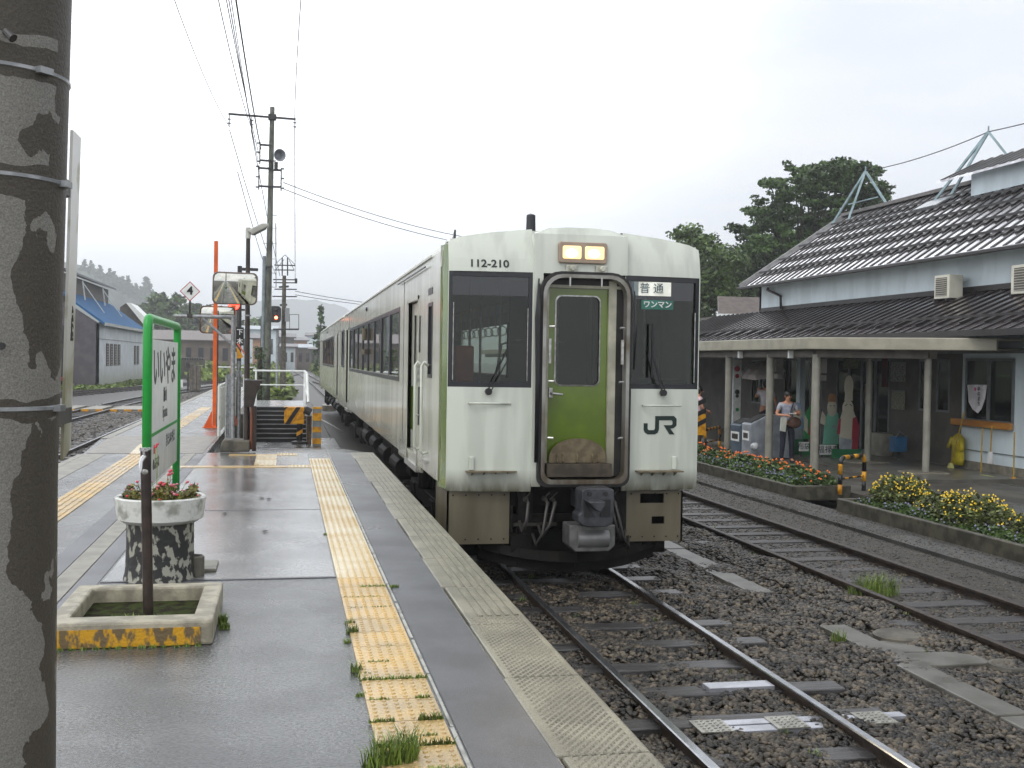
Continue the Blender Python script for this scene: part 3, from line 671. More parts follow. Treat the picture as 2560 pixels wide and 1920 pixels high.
b = MB(); b.box(2.632,2.675,11.13,11.16,1.90,2.0); b.tube([(2.655,11.13,1.945),(2.665,11.09,1.945),(2.77,11.09,1.935)],[.012,.014,.012],8); b.build('handle', m_alu, dr, bevel=.004)
pl = [(2.64+.0,1.24),(2.64,1.30)]+[(2.94-.30*math.cos(R(a)), 1.30+.19*math.sin(R(a))) for a in range(15,180,15)]+[(3.24,1.30),(3.24,1.24)]
b = MB(); b.box(2.60,3.28,11.02,11.16,1.10,1.235); b.build('threshold', mat('threshold_dark', s2l((62,54,42)), .5, var=.3, vs=9), c1, bevel=.004)
b = MB(); b.prism([(x,11.10,z) for x, z in pl],(0,.012,0))
for x in (2.72,2.78,2.93,3.09,3.15): b.tube([(x,11.10,1.24),(x,11.07,1.26),(x,11.07,1.31),(x,11.10,1.33)],.008,6)
b.build('gangway_foot_plate', m_grime, c1)
b = MB()
for x in (2.60,3.38):
    for z in (1.5,2.07,2.62): b.tube([(x,11.0,z),(x+(.05 if x < 3 else -.05),10.97,z)],.012,6)
    b.bar((x+(.01 if x < 3 else -.01),11.02,2.25),(x+(.01 if x < 3 else -.01),11.02,2.5),.025)
for x in (2.80,3.13): b.bar((x,10.985,3.12),(x,10.985,3.03),.015)
b.build('gangway_latch', m_alu, c1)
b = MB()
for k in range(4): b.tube([(2.49+.008*k,11.03,3.1-.05*k),(2.455+.012*k,11.0,2.7),(2.47+.01*k,11.0,2.1),(2.475+.008*k,11.02,1.25)],.009,6)
b.build('jumper_cable', m_black, c1, smooth=True); b = MB()
for k in range(3): b.tube([(3.49+.008*k,11.03,3.0-.05*k),(3.51-.01*k,11.0,2.6),(3.495,11.02,2.2)],.008,6)
b.build('jumper_cable', m_black, c1, smooth=True)
# headlamps
hb = MB(); hb.prism([p for p in rrect(2.69,3.20,3.265,3.48,.03,11.03)], (0,.12,0)); ho = hb.build('headlight_housing', mat('headlight_surround', s2l((168,150,132)), .4, metal=.3, var=.15), c1, bevel=.01)
for x0, x1 in ((2.73,2.925),(2.962,3.165)):
    b = MB(); b.prism([p for p in rrect(x0,x1,3.307,3.44,.02,11.022)], (0,.02,0)); b.build('headlight', mat('headlight_glass', (1,.85,.5), .1, emit=(1,.62,.25,.85)), c1, bevel=.006)
    c_ = ((x0+x1)/2, 3.37)
    b = MB(); b.ball((c_[0]-.01,11.020,c_[1]-.005),.048,10,(1.25,.2,.8)); b.build('lamp_bulb', mat('headlight_core', (1,.95,.8), .1, emit=(1,.9,.62,14)), c1, smooth=True)
b = MB()
for x in (2.83,3.14):
    b.box(x-.06,x+.06,11.03,11.07,3.165,3.25); b.tube([(x,11.0,3.21),(x,10.97,3.21)],.03,12)
b.build('jumper_socket', mat('socket_paint', s2l((180,180,168)), .35, metal=.2), c1, bevel=.01)
lp = bpy.data.lights.new('headlight_beam', 'SPOT'); lp.energy = 40; lp.color = (1,.78,.45); lp.spot_size = R(50); lp.spot_blend = .8; lp.shadow_soft_size = .08
lo_ = bpy.data.objects.new('headlight_beam', lp); COL.objects.link(lo_); lo_.location = (2.945,10.95,3.37); lo_.rotation_euler = (Vector((2.945,10.95,3.37))-Vector((1.8,2,0))).to_track_quat('Z','Y').to_euler(); lo_.parent = None
# antenna and roof fin
b = MB(); b.tube([(2.585,11.9,3.6),(2.585,11.9,3.845),(2.585,11.9,3.86)],[.055,.048,.02],14); b.build('antenna', m_trim, c1, autos=40)
b = MB(); b.prism([(1.78,12.1,3.50),(1.78,12.4,3.50),(1.78,12.1,3.68)],(.02,0,0)); b.build('roof_fin', m_trim, c1)
# lettering
def wrap(o, off):
    P = Vector(o['_o'])
    ys = [v.co.y for v in o.data.vertices]; ym = (min(ys)+max(ys))/2
    for v in o.data.vertices: v.co.y = yfront(v.co.x+P.x, v.co.z+P.z)-off-P.y+(v.co.y-ym)
wrap(text('112-210', .105, (2.0,11,3.242), (1,0,.0), (0,0,1), mat('lettering_black',(.01,.015,.015),.4), 'car_number', c1, bold=.002, sx=1.16, ext=.003), .003)
m_jr = mat('logo_dark_green', (.004,.018,.015), .3, var=.05)
def jr():
    b = MB(); x0, z0 = 3.645, 1.53; t = .044; y = 11
    def poly(pts): b.prism([(x, y, z) for x, z in pts], (0,.003,0))
    H = .19
    poly([(x0,z0+.115),(x0,z0+.05),(x0+.012,z0+.02),(x0+.045,z0),(x0+.125,z0),(x0+.158,z0+.015),(x0+.172,z0+.05),(x0+.172,z0+H),(x0+.172-t,z0+H),(x0+.172-t,z0+.06),(x0+.118,z0+t),(x0+.055,z0+t),(x0+t,z0+.06),(x0+t,z0+.115)])
    poly([(x0+.172,z0+H),(x0+.172,z0+H-t),(x0+.31,z0+H-t),(x0+.325,z0+H-t-.012),(x0+.325,z0+.095+.01),(x0+.31,z0+.095-.0),(x0+.225,z0+.095),(x0+.29,z0+.0),(x0+.35,z0-.002),(x0+.30,z0+.058),(x0+.34,z0+.058+.006),(x0+.37,z0+.09),(x0+.37,z0+H-.03),(x0+.34,z0+H)])
    return b
try:
    jb = jr(); jo = jb.build('railway_logo', m_jr, c1)
    bm = bmesh.new(); bm.from_mesh(jo.data); bmesh.ops.triangulate(bm, faces=bm.faces); bm.to_mesh(jo.data); bm.free(); wrap(jo, .003)
except Exception as e: print(e)
b = MB(); yw = yfront(3.7,3.0)+.0
b.box(3.495,3.925,yw+.02,yw+.034,2.965,3.108); so_ = b.build('destination_sign', mat('sign_lit_white', (.75,.75,.68), .4, emit=(.9,.92,.8,.3)), c1)
text('普 通', .115, (3.71,yw+.008,3.035), (1,0,0), (0,0,1), mat('lettering_blue', (.02,.07,.10), .4), 'destination_text', so_, bold=0, ext=.002)
b = MB(); b.box(3.605,3.95,yw+.018,yw+.026,2.825,2.92); so_ = b.build('wanman_sign', mat('plate_green', (.03,.16,.12), .4), c1)
text('ワンマン', .078, (3.778,yw+.012,2.872), (1,0,0), (0,0,1), m_white, 'plate_text', so_, bold=.002, ext=.002)
# cab and saloon interior
b = MB(); b.box(1.62,2.40,12.6,12.63,1.16,1.9); b.box(3.45,4.25,12.4,12.5,1.16,3.2); b.box(3.5,4.2,11.35,11.7,1.16,2.10); b.box(2.5,3.42,12.55,12.6,1.16,3.2); b.build('cab_partition_and_dark_screen', mat('cab_grey',(.028,.03,.03),.5), c1, bevel=.02)  # full-height sheet behind the door is added to darken the view inside
b = MB(); b.box(1.72,1.92,11.5,11.75,1.9,2.42); b.build('fare_box', mat('fare_box_red', (.62,.09,.03), .5), c1, bevel=.02)
b = MB()
for x in (2.0,2.12,2.34,3.0,4.02): b.tube([(x,12.3,1.2),(x,12.3,3.2)],.014,8)
b.tube([(2.30,12.3,2.1),(2.36,12.3,2.45),(2.5,12.3,2.5),(3.1,12.3,2.5)],.014,8); b.build('grab_pole', m_alu, c1)
b = MB()
for k in range(14):
    yy = 13+k*.45; x = 2.5
    for t in range(10):
        a0 = 2*math.pi*t/10; a1 = 2*math.pi*(t+1)/10; b.bar((x+.055*math.cos(a0),yy,2.62+.055*math.sin(a0)),(x+.055*math.cos(a1),yy,2.62+.055*math.sin(a1)),.012)
    b.bar((x,yy,2.67),(x,yy,2.95),.012)
b.bar((2.5,12.8,2.95),(2.5,20,2.95),.03); so_ = b.build('hanging_straps', m_strap, c1)
# side details near the cab
b = MB()
for y in (12.32,12.95):
    b.tube([(SX,y,2.20),(SX-.05,y,2.24),(SX-.075,y,2.20),(SX-.075,y,1.27),(SX-.05,y,1.23),(SX,y,1.25)],.017,8)
b.build('handrail', m_body, c1, smooth=True)
b = MB(); b.box(SX-.01,SX+.01,13.12,13.2,2.35,2.78); b.box(SX-.012,SX+.01,13.12,13.2,1.5,1.95); b.box(SX-.006,SX+.01,12.05,12.4,2.98,3.05); b.build('side_vent', m_trim, c1)
b = MB(); b.box(SX-.03,SX+.01,13.14,13.2,2.0,2.2); b.build('door_switch', m_alu, c1)
b = MB(); b.bar((SX-.03,12.5,3.30),(SX-.03,15.6,3.30),.015); b.build('rain_rail', m_trim, c1)
b = MB(); b.tube([(SX-.03,12.95,1.62),(SX-.075,12.95,1.64)],.01,6); b.box(SX-.03,SX+.02,12.2,12.6,1.13,1.16); b.build('cab_step', m_alu, c1)
# skirts, plough, coupler
b = MB(); b.grid([1.62,2.265],[.40,.945], lambda u, v: (u,11.24,v), [], .02, (0,1,0)); b.box(1.62,1.64,11.24,12.1,.40,.945); b.build('front_skirt', m_skirt, c1)
b = MB(); b.grid([3.505,4.13],[.40,.93], lambda u, v: (u,11.24,v), [(3.66,3.92,.80,.90),(3.79,3.93,.58,.66)], .02, (0,1,0)); b.box(4.11,4.13,11.24,12.1,.40,.93); b.build('front_skirt', m_skirt, c1)
b = MB()
for x0, x1 in ((1.68,2.21),(3.56,4.08)):
    for q in range(5):
        for zz in (.45,.90): b.ball((x0+(x1-x0)*q/4,11.235,zz),.008,6)
b.build('skirt_bolt', m_under, c1)
b = MB()
n = 10
for lay, (dz, dy) in enumerate(((0,0),(.11,-.08))):
    P = []
    for i in range(n+1):
        t = i/n*2-1; P.append((CXT+t*.95, 11.10+.35*t*t+dy, .12+.10*t*t+dz))
    for i in range(n): b.prism([P[i],P[i+1],(P[i+1][0],P[i+1][1]+.05,P[i+1][2]+.10),(P[i][0],P[i][1]+.05,P[i][2]+.10)],(0,.03,0))
b.box(2.0,3.9,11.5,11.6,.18,.5); b.box(1.75,4.1,11.7,11.8,.2,1.1); b.build('snow_plough_and_shade_panels', mat('plough_black',(.008,.007,.006),.6,var=.4,spec=.08), c1, bevel=.005)  # plough plus black panels added behind it as underframe shade
b = MB(); b.box(2.27,3.50,11.28,11.34,.78,1.0); b.box(2.35,2.5,11.2,11.3,.5,1.0); b.box(3.37,3.5,11.2,11.3,.5,1.0); b.box(2.3,3.5,11.22,11.28,.62,.70); b.box(2.28,2.5,11.2,11.3,.3,.5)
b.tube([(3.40,11.15,.75),(3.44,11.12,.55),(3.38,11.12,.42)],.02,8); b.build('end_beam', m_under, c1, bevel=.01)
for k, (x0, x1, zb) in enumerate(((2.62,2.50,.42),(2.70,2.56,.50),(3.28,3.38,.46),(3.33,3.47,.38),(2.42,2.36,.55))):
    b = MB(); b.tube([(x0,11.22,.86),(x0,11.05,.84),((x0+x1)/2,10.98,zb+.12),(x1,11.02,zb),(x1+.02*(1 if x1 > 3 else -1),11.1,zb+.10)],.017,8); b.build('air_hose', m_gr_h, c1, smooth=True)
    b = MB(); b.tube([(x0,11.25,.86),(x0,11.16,.86)],.028,8); b.bar((x0,11.17,.88),(x0+.05,11.17,.93),.012); b.build('hose_cock', m_al_h, c1)
b = MB()
for x in (2.3,2.4,3.45,3.5): b.tube([(x,11.3,.95),(x,11.28,.45)],.012,6)
b.bar((2.3,11.2,.60),(2.75,11.2,.60),.03); b.bar((3.2,11.2,.52),(3.5,11.2,.52),.03); b.build('brake_pipe', m_al_h, c1)
m_coup = mat('coupler_steel', (.06,.062,.07), .38, metal=.4, var=.25, vs=14, bump=.2)
b = MB()
b.prism([(x,10.55,z) for x, z in ((2.84,1.02),(2.84,.80),(2.81,.78),(2.81,.72),(2.84,.69),(2.90,.66),(3.10,.66),(3.16,.69),(3.17,.80),(3.17,1.02),(3.13,1.04),(2.89,1.04))],(0,.25,0))
b.box(2.92,3.08,10.8,11.3,.78,.95); b.prism([(2.86,10.40,.93),(3.04,10.40,.93),(3.04,10.40,.88),(2.99,10.40,.82),(2.94,10.40,.85)],(0,.16,0))
co = b.build('coupler', m_coup, c1, bevel=.012)
b = MB(); b.box(3.03,3.13,10.535,10.549,.76,.93); b.prism([(2.87,10.545,.91),(2.87,10.545,.76),(2.98,10.545,.76)],(0,-.01,0))
for x in (2.92,3.08): b.tube([(x,10.549,.985),(x,10.54,.985)],.025,12)
b.build('coupler_opening', m_black, co)
b = MB(); b.prism([(x,10.72,z) for x, z in ((2.77,.655),(2.77,.45),(2.83,.39),(3.18,.39),(3.24,.45),(3.24,.655))],(0,.3,0)); eb = b.build('coupler_box', mat('connector_box', (.15,.15,.145), .4, metal=.4, var=.25, vs=9), c1, bevel=.012)
b = MB(); b.tube([(2.85,10.76,.52),(3.17,10.76,.52)],.095,20); b.build('cover_roll', mat('connector_cover', (.20,.20,.20), .33, metal=.3), eb, autos=40)

# ================================================================ PLATFORM THINGS
# concrete pole in the foreground
m_pil = mat('pole_concrete_stained', s2l((120,118,112)), .55, speck=(260,.22), col2=s2l((66,61,52)), vs=1.7, lo=.485, hi=.50, bump=.3, bs=110, streak=(3.2,3.2,1), detail=8)
def pillar_mat():
    t = m_pil.node_tree; n = t.nodes; l = t.links; g = n.new('ShaderNodeNewGeometry'); sx = n.new('ShaderNodeSeparateXYZ'); l.new(g.outputs['Position'], sx.inputs[0])
    # wet area creeps in from the right-hand side with a scalloped border, and runs below each steel band
    n1 = n.new('ShaderNodeTexNoise'); n1.inputs['Scale'].default_value = 4.5; n1.inputs['Detail'].default_value = 7; n1.inputs['Roughness'].default_value = .45
    mp_ = n.new('ShaderNodeMapping'); mp_.inputs['Scale'].default_value = (1.3,1.3,1); l.new(g.outputs['Position'], mp_.inputs[0]); l.new(mp_.outputs[0], n1.inputs[0])
    def mth(op, a, b_): 
        q = n.new('ShaderNodeMath'); q.operation = op
        for i, v in enumerate((a, b_)):
            if isinstance(v, (int, float)): q.inputs[i].default_value = v
            else: l.new(v, q.inputs[i])
        return q.outputs[0]
    xe = mth('ADD', sx.outputs[0], mth('MULTIPLY', mth('SUBTRACT', n1.outputs['Fac'], .5), .30))
    m1 = mth('GREATER_THAN', xe, -.618)
    tot = m1
    for zb, dn, upw in ((2.965,.035,.05),(2.70,.05,.03),(2.125,.03,.02),(3.205,.16,.02)):
        dz = mth('SUBTRACT', sx.outputs[2], zb); dzn = mth('ADD', dz, mth('MULTIPLY', mth('SUBTRACT', n1.outputs['Fac'], .5), .09))
        tot = mth('MAXIMUM', tot, mth('MULTIPLY', mth('GREATER_THAN', dzn, -dn), mth('LESS_THAN', dzn, upw)))
    mx_ = [q for q in n if q.type == 'MIX'][0]
    for k_ in list(mx_.inputs[0].links): l.remove(k_)
    nf = n.new('ShaderNodeTexNoise'); nf.inputs['Scale'].default_value = 12; nf.inputs['Detail'].default_value = 8; l.new(g.outputs['Position'], nf.inputs[0])
    l.new(mth('SUBTRACT', mth('SUBTRACT', 1.0, tot), mth('MULTIPLY', mth('SUBTRACT', nf.outputs['Fac'], .35), .35)), mx_.inputs[0])
pillar_mat()
pr = root('concrete_pole', (-.77,3.1,PZ), 'thick concrete pole with dark rain stains at the left edge of the photo', 'pole')
LEAN = lambda z: .021*max(0, z-1.95)
b = MB(); b.lathe([(.19,0),(.19,1.15),(.19,1.6),(.19,2.5),(.188,5),(.17,10.4),(.16,10.4)], (-.77,3.1,PZ), 64); b.v = [(x_+LEAN(z_), y_, z_) for x_, y_, z_ in b.v]; b.build('shaft', m_pil, pr, autos=40)
for z in (3.205,2.965,2.70,2.125):
    b = MB(); b.lathe([(.190,0),(.1935,.002),(.1935,.010),(.190,.012)], (-.77+LEAN(z),3.1,z), 64, cap=False); b.build('steel_band', m_steel, pr, autos=40)
    b = MB(); a = R(-38 if z > 2.7 else -8); M_ = Matrix.Translation((-.77+LEAN(z),3.1,z)) @ Matrix.Rotation(a,4,'Z')
    b.box(.185,.208,-.02,.02,-.003,.013,M_); b.build('band_clip', m_steel, pr)
b = MB(); p0 = at(15,80,y=2.92); b.tube([p0, p0+Vector((.012,-.05,-.012)), p0+Vector((.03,-.06,-.03))],[.009,.008,.011],10); b.build('bolt', m_steeld, pr)
b = MB(); p0 = at(5,865,y=2.915); b.tube([p0, p0+Vector((0,-.01,0))],.009,12); b.build('bolt_hole', m_black, pr)
bd = root('name_board', (-.62,3.55,1.95), 'narrow white upright board with black lettering strapped beside the concrete pole', 'sign')
b = MB(); b.prism([at(183,325,y=3.48),at(203,345,y=3.64),at(177,1120,y=3.64),at(158,1150,y=3.48)],(-.008,-.002,0)); bo_ = b.build('board', mat('name_board_white', (.70,.70,.67), .4, col2=(.34,.33,.22), vs=6, lo=.36, hi=.46, bump=.05, dirt=((.22,.21,.12),1.95,2.6)), bd)
b = MB()
for py in (466, 1040): p0 = at(161,py,y=3.42); b.box(p0.x-.10,p0.x+.006,3.30,3.50,p0.z-.022,p0.z+.022)
b.build('bracket', m_steeld, bd)
for i, ch in enumerate('いいやま'):
    p0 = at(178,776+i*22,y=3.56); text(ch, .030, p0+Vector((.0015,0,0)), (.12,1,0), (0,0,1), m_black, 'board_text', bd, ext=.001, bold=.002)

# square concrete planter with standpipe
bx = root('square_planter', (-.74,6.3,PZ), 'square concrete planter box with flaking yellow paint on its front side', 'planter')
b = MB(); X0,X1,Y0,Y1 = -1.16,-.345,5.88,6.86
b.grid([X0,X1],[Y0,Y1], lambda u, v: (u,v,PZ), [(X0+.10,X1-.105,Y0+.15,Y1-.10)], .13, (0,0,1)); b.build('concrete_rim', mat('planter_concrete', s2l((150,144,126)), .5, var=.25, vs=9, bump=.4, bs=70), bx, bevel=.015)
b = MB(); b.box(X0+.015,X1-.06,Y0-.004,Y0+.002,PZ+.004,PZ+.095); b.build('yellow_paint', mat('flaking_yellow', s2l((196,146,20)), .5, col2=s2l((104,88,60)), vs=24, streak=(1,1,.45), lo=.46, hi=.55, bump=.5, bs=70), bx)
b = MB(); b.box(X0+.1,X1-.105,Y0+.15,Y1-.1,PZ,PZ+.045); b.build('soil', m_soil, bx)
sp = root('standpipe', (-.655,6.3,PZ), 'thin dark brown water standpipe with a silver tap, standing in the square planter', 'standpipe')
b = MB(); pa = at(371,1535,y=6.28); pb = at(364,1125,y=6.28); pa.z = PZ+.04
b.tube([pa,pb],.0275,20); b.build('pipe', m_brown, sp, autos=40)
b = MB(); b.tube([pb,pb+Vector((0,0,.012))],.031,20); q = pb+Vector((0,-.03,-.035)); b.tube([q+Vector((0,.01,0)),q+Vector((-.005,-.04,0)),q+Vector((-.012,-.065,-.02)),q+Vector((-.014,-.068,-.075))],[.012,.013,.012,.010],12)
b.tube([q+Vector((-.002,-.03,.0)),q+Vector((-.002,-.03,.035))],.007,8); b.bar(q+Vector((-.022,-.03,.037)),q+Vector((.018,-.03,.037)),.012,.008)
b.build('tap', mat('chrome', (.6,.6,.6), .18, metal=.95, var=.05), sp, autos=40)
b = MB(); q = pb+Vector((.0,-.0285,-.115)); b.ball(q,.018,10,(1,.2,.8)); b.build('label_disc', m_alu, sp, smooth=True)
# round planter
pc = (-.795,7.72,PZ)
rp = root('round_planter', pc, 'round white rimmed flower pot on a peeling black and white concrete drum', 'planter')
b = MB(); b.lathe([(.235,0),(.222,.05),(.215,.2),(.215,.40),(.21,.40)], pc, 48); b.build('drum', mat('peeling_black', (.018,.018,.018), .5, col2=(.30,.30,.25), vs=17, lo=.44, hi=.48, bump=.6, bs=30, detail=12, streak=(1.3,1.3,.8)), rp, autos=40)
b = MB(); b.lathe([(.205,.37),(.235,.375),(.275,.40),(.288,.52),(.290,.535),(.280,.545),(.262,.54),(.25,.50),(.24,.47),(.001,.47)], pc, 48, cap=False); b.build('bowl', mat('whitewash', (.62,.63,.60), .5, col2=(.30,.31,.27), vs=10, lo=.36, hi=.5, bump=.4, bs=50), rp, autos=50)
def scatter_disc(cx, cy, rx, ry, n): 
    a = NR.rand(n)*6.283; r = np.sqrt(NR.rand(n)); return cx+r*np.cos(a)*rx, cy+r*np.sin(a)*ry
x, y = scatter_disc(-.795,7.72,.235,.235,2600); z = PZ+.48+.10*NR.rand(2600)**1.5+.03*np.sin(x*30)
fl = root('potted_flowers', (-.795,7.72,PZ+.47), 'straggly red and pink flowers growing in the round pot', 'flowers')
V, Fc = leaf_quads(np.stack([x,y,z],1), .016); npmesh('foliage', V, Fc, mat('leaf_olive', (.13,.12,.025), .5, var=.4, vs=14, island=.5), parent=fl)
b = MB(); hd = []
for i in range(40):
    a = rnd.uniform(0,6.28); rr = rnd.uniform(.05,.25); p = Vector((-.795+rr*math.cos(a),7.72+rr*math.sin(a),PZ+.53)); q = p+Vector((math.cos(a)*.05,math.sin(a)*.03,rnd.uniform(.02,.10))); b.bar(p,q,.003); hd.append(q)
for (px, py) in ((388,1118),(392,1112),(425,1178),(420,1188),(428,1185),(408,1212),(400,1208),(466,1207),(398,1222)):
    q = at(px,py,y=7.7); hd += [q, q+Vector((.008,0,.006))]; b.bar(Vector((q.x*.6-.795*.4,7.72,PZ+.52)),q,.003)
b.build('stem', m_grass, fl)
b = MB()
for q in hd: b.ball(q,rnd.uniform(.006,.013),5,(1,1,.8))
b.build('blossom', mat('blossom_red', s2l((205,40,60)), .5, col2=s2l((190,120,130)), vs=14), fl)
r = root('drain_block', (-.58,7.9,PZ), 'small mossy concrete drain block beside the round planter', 'block')
b = MB(); cc = at(487,1440,z=PZ); b.lathe([(.062,0),(.062,.13),(.05,.14),(.04,.13),(.04,.05),(.001,.05)], (cc.x,cc.y,PZ), 16, cap=False); b.build('ring', m_concd, r, autos=40)
b = MB(); b.box(cc.x-.02,cc.x+.13,cc.y+.12,cc.y+.45,PZ,PZ+.025); b.build('base_slab', m_conc, r, bevel=.008)

# green station sign
sg = root('station_sign', (-1.16,11.4,PZ), 'green framed white station name sign standing edge-on behind the round planter', 'sign')
b = MB(); x = -1.16
arc = [(x,10.1,PZ),(x,10.1,2.50)]+[(x,10.1+.09-.09*math.cos(R(t)),2.50+.09*math.sin(R(t))) for t in (20,40,60,80)]+[(x,10.22,2.59),(x,12.68,2.59)]+[(x,12.8-.09+.09*math.sin(R(t)),2.50+.09*math.cos(R(t))) for t in (10,30,50,70)]+[(x,12.8,2.5),(x,12.8,PZ)]
b.tube(arc,.040,14); b.build('frame', m_green, sg, smooth=True)
b = MB(); b.box(x-.012,x+.012,10.15,12.76,1.56,2.41); b.box(x-.012,x+.012,10.15,12.76,1.12,1.545); bdw = b.build('board', mat('sign_white', (.82,.84,.83), .3, var=.05, dirt=((.30,.31,.30),1.1,1.6)), sg)
b = MB(); b.box(x-.014,x+.0145,10.15,12.76,1.545,1.575); b.build('green_band', m_green, sg)
xt = x+.014
text('いいやま', .42, (xt,11.45,2.14), (0,1,0), (0,0,1), m_black, 'station_name', sg, ext=.001, sx=1.25, bold=.006)
text('飯山', .16, (xt,11.45,1.88), (0,1,0), (0,0,1), m_black, 'station_name', sg, ext=.001)
text('Iiyama', .17, (xt,11.45,1.72), (0,1,0), (0,0,1), mat('sign_grey_text',(.12,.12,.12),.5), 'station_name', sg, ext=.001)
text('きたいいやま', .15, (xt,12.0,1.42), (0,1,0), (0,0,1), m_black, 'station_name', sg, ext=.001)
text('のぶすな', .13, (xt,10.7,1.28), (0,1,0), (0,0,1), m_black, 'station_name', sg, ext=.001)
b = MB(); b.box(xt,xt+.001,10.5,10.62,1.38,1.46); b.build('red_mark', mat('red_mark',(.5,.03,.04),.5), sg)

# concrete foot block with gantry post
r = root('concrete_block', (-.74,17.95,PZ), 'low concrete block at the foot of the grey gantry post', 'block')
b = MB(); b.prism([(-.97,17.75,PZ),(-.52,17.75,PZ),(-.52,17.75,PZ+.17),(-.90,17.75,PZ+.19),(-.94,17.75,PZ+.16)],(0,.5,0)); b.build('block', m_concd, r, bevel=.02)
gt = root('gantry_post', (-.79,18.3,PZ+.17), 'galvanised post with horizontal arm and diagonal brace beside the mirrors', 'post')
b = MB(); b.tube([(-.79,18.15,PZ+.15),(-.805,18.15,2.92)],.035,12); b.build('post', m_steel, gt, autos=40)
b = MB(); b.tube([(-1.70,18.15,2.88),(-.80,18.15,2.885)],.028,12); b.tube([(-1.27,18.15,2.86),(-.80,18.15,2.44)],.022,10); b.build('arm', m_steel, gt, autos=40)
b = MB(); b.tube([(-.70,18.2,PZ+.18),(-.71,18.2,2.2)],.02,8); b.tube([(-.62,18.3,PZ),(-.62,18.3,2.3)],.018,8); b.box(-.76,-.66,18.2,18.26,1.95,2.05); b.build('conduit', m_steel, gt)
s4 = root('stop_sign', (-1.46,18.15,2.91), 'small white diamond sign with red border reading 4 on the gantry arm', 'sign')
b = MB(); c = Vector((-1.46,18.13,3.27)); dd = .155
b.prism([c+Vector((0,0,-dd)),c+Vector((dd,0,0)),c+Vector((0,0,dd)),c+Vector((-dd,0,0))],(0,.006,0)); b.build('border', mat('sign_red',(.45,.05,.05),.5), s4)
dd = .138; b = MB(); b.prism([c+Vector((0,-.002,-dd)),c+Vector((dd,-.002,0)),c+Vector((0,-.002,dd)),c+Vector((-dd,-.002,0))],(0,.004,0)); b.build('face', m_white, s4)
text('4', .17, c+Vector((0,-.006,.005)), (1,0,0), (0,0,1), m_black, 'digit', s4, bold=.006)
b = MB(); b.bar((-1.46,18.15,2.88),(-1.46,18.15,3.13),.03); b.box(-1.50,-1.42,18.11,18.19,2.86,2.92); b.build('stem', m_steeld, s4)
# lamp post
lpz = root('platform_lamp', (-.575,18.0,PZ), 'tall dark lamp post with small tilted lamp head beside the square mirrors', 'lamp post')
b = MB(); b.tube([(-.575,18.0,PZ),(-.585,18.0,4.12)],[.048,.032],14); b.build('post', m_brown, lpz, autos=40)
b = MB(); b.tube([(-.585,18.0,4.10),(-.585,18.0,4.28)],.04,12); b.prism([(-.60,17.93,4.22),(-.52,17.93,4.16),(-.28,17.93,4.30),(-.27,17.93,4.345),(-.38,17.93,4.345)],(0,.14,0)); lh = b.build('lamp_head', mat('lamp_housing',(.42,.42,.38),.4), lpz, bevel=.015)
b = MB(); b.prism([(-.50,17.95,4.162),(-.31,17.95,4.272),(-.31,17.95,4.265),(-.50,17.95,4.155)],(0,.10,0)); b.build('lens', mat('lamp_lens',(.08,.08,.075),.2), lh)
b = MB(); b.lathe([(.052,0),(.052,.03)],(-.575,18,1.9),12); b.lathe([(.05,0),(.05,.02)],(-.575,18,2.9),12); b.build('clamp', m_steel, lpz)
r = root('switch_box', (-.42,17.95,1.3), 'dark brown hopper shaped metal box fixed to the lamp post', 'metal box')
b = MB(); A = at(612,950,y=17.9); B = at(657,950,y=17.9); C_ = at(632,1018,y=17.9)
b.prism([(A.x,17.86,A.z),(B.x,17.86,B.z),(B.x-.03,17.86,B.z-.05),(B.x-.09,17.86,B.z-.20),(C_.x+.01,17.86,C_.z),(A.x,17.86,C_.z)],(0,.22,0)); b.build('box', m_brown, r, bevel=.01)
b = MB(); b.tube([(-.50,17.9,PZ+.03),(-.50,17.9,1.55)],.022,10); b.build('conduit', mat('conduit_rust', (.16,.045,.02), .5), r)
b = MB(); b.box(-.49,-.43,17.9,18.1,PZ,1.5); b.build('leg', m_brown, r)
# mirrors
def mirror(cx, cy, cz, wd, ht, tilt, label, posts, rim):
    r = root('safety_mirror', (cx,cy,cz-ht/2), label, 'mirror', 'rectangular convex platform mirrors')
    M_ = Matrix.Translation((cx,cy,cz)) @ Matrix.Rotation(R(tilt),4,'Z') @ Matrix.Rotation(R(9),4,'X')
    b = MB(); n = 20; Rr = 1.15
    V = [M_ @ Vector((wd*(i/n-.5), -.045+ (1-math.cos(0))*0 + (((wd*(i/n-.5))**2+(ht*(j/n-.5))**2)/(2*Rr)), ht*(j/n-.5))) for j in range(n+1) for i in range(n+1)]
    keep = []
    for j in range(n):
        for i in range(n):
            if (i in (0,n-1)) and (j in (0,n-1)): continue
            keep.append((j*(n+1)+i,j*(n+1)+i+1,(j+1)*(n+1)+i+1,(j+1)*(n+1)+i))
    b.add(V, keep); b.build('mirror_face', mat('mirror_silver', (.72,.72,.66), .03, metal=1, var=.06, vs=12, spec=.5), r, smooth=True)
    b = MB(); pts = rrect(-wd/2-.006,wd/2+.006,-ht/2-.006,ht/2+.006,.07,0.02); pts = [M_ @ p for p in pts]; pts.append(pts[0]); b.tube(pts,.016,8,cap=False); b.build('rim', rim, r, smooth=True)
    b = MB(); pts = [M_ @ p for p in rrect(-wd/2,wd/2,-ht/2,ht/2,.07,.05)]; b.prism(pts, M_.to_3x3() @ Vector((0,.02,0))); b.build('back_plate', m_steeld, r)
    b = MB(); b.bar(M_ @ Vector((0,.06,.1)), Vector((posts[0],cy+.12,cz+.1)), .03); b.build('bracket', m_steeld, r)
    return r
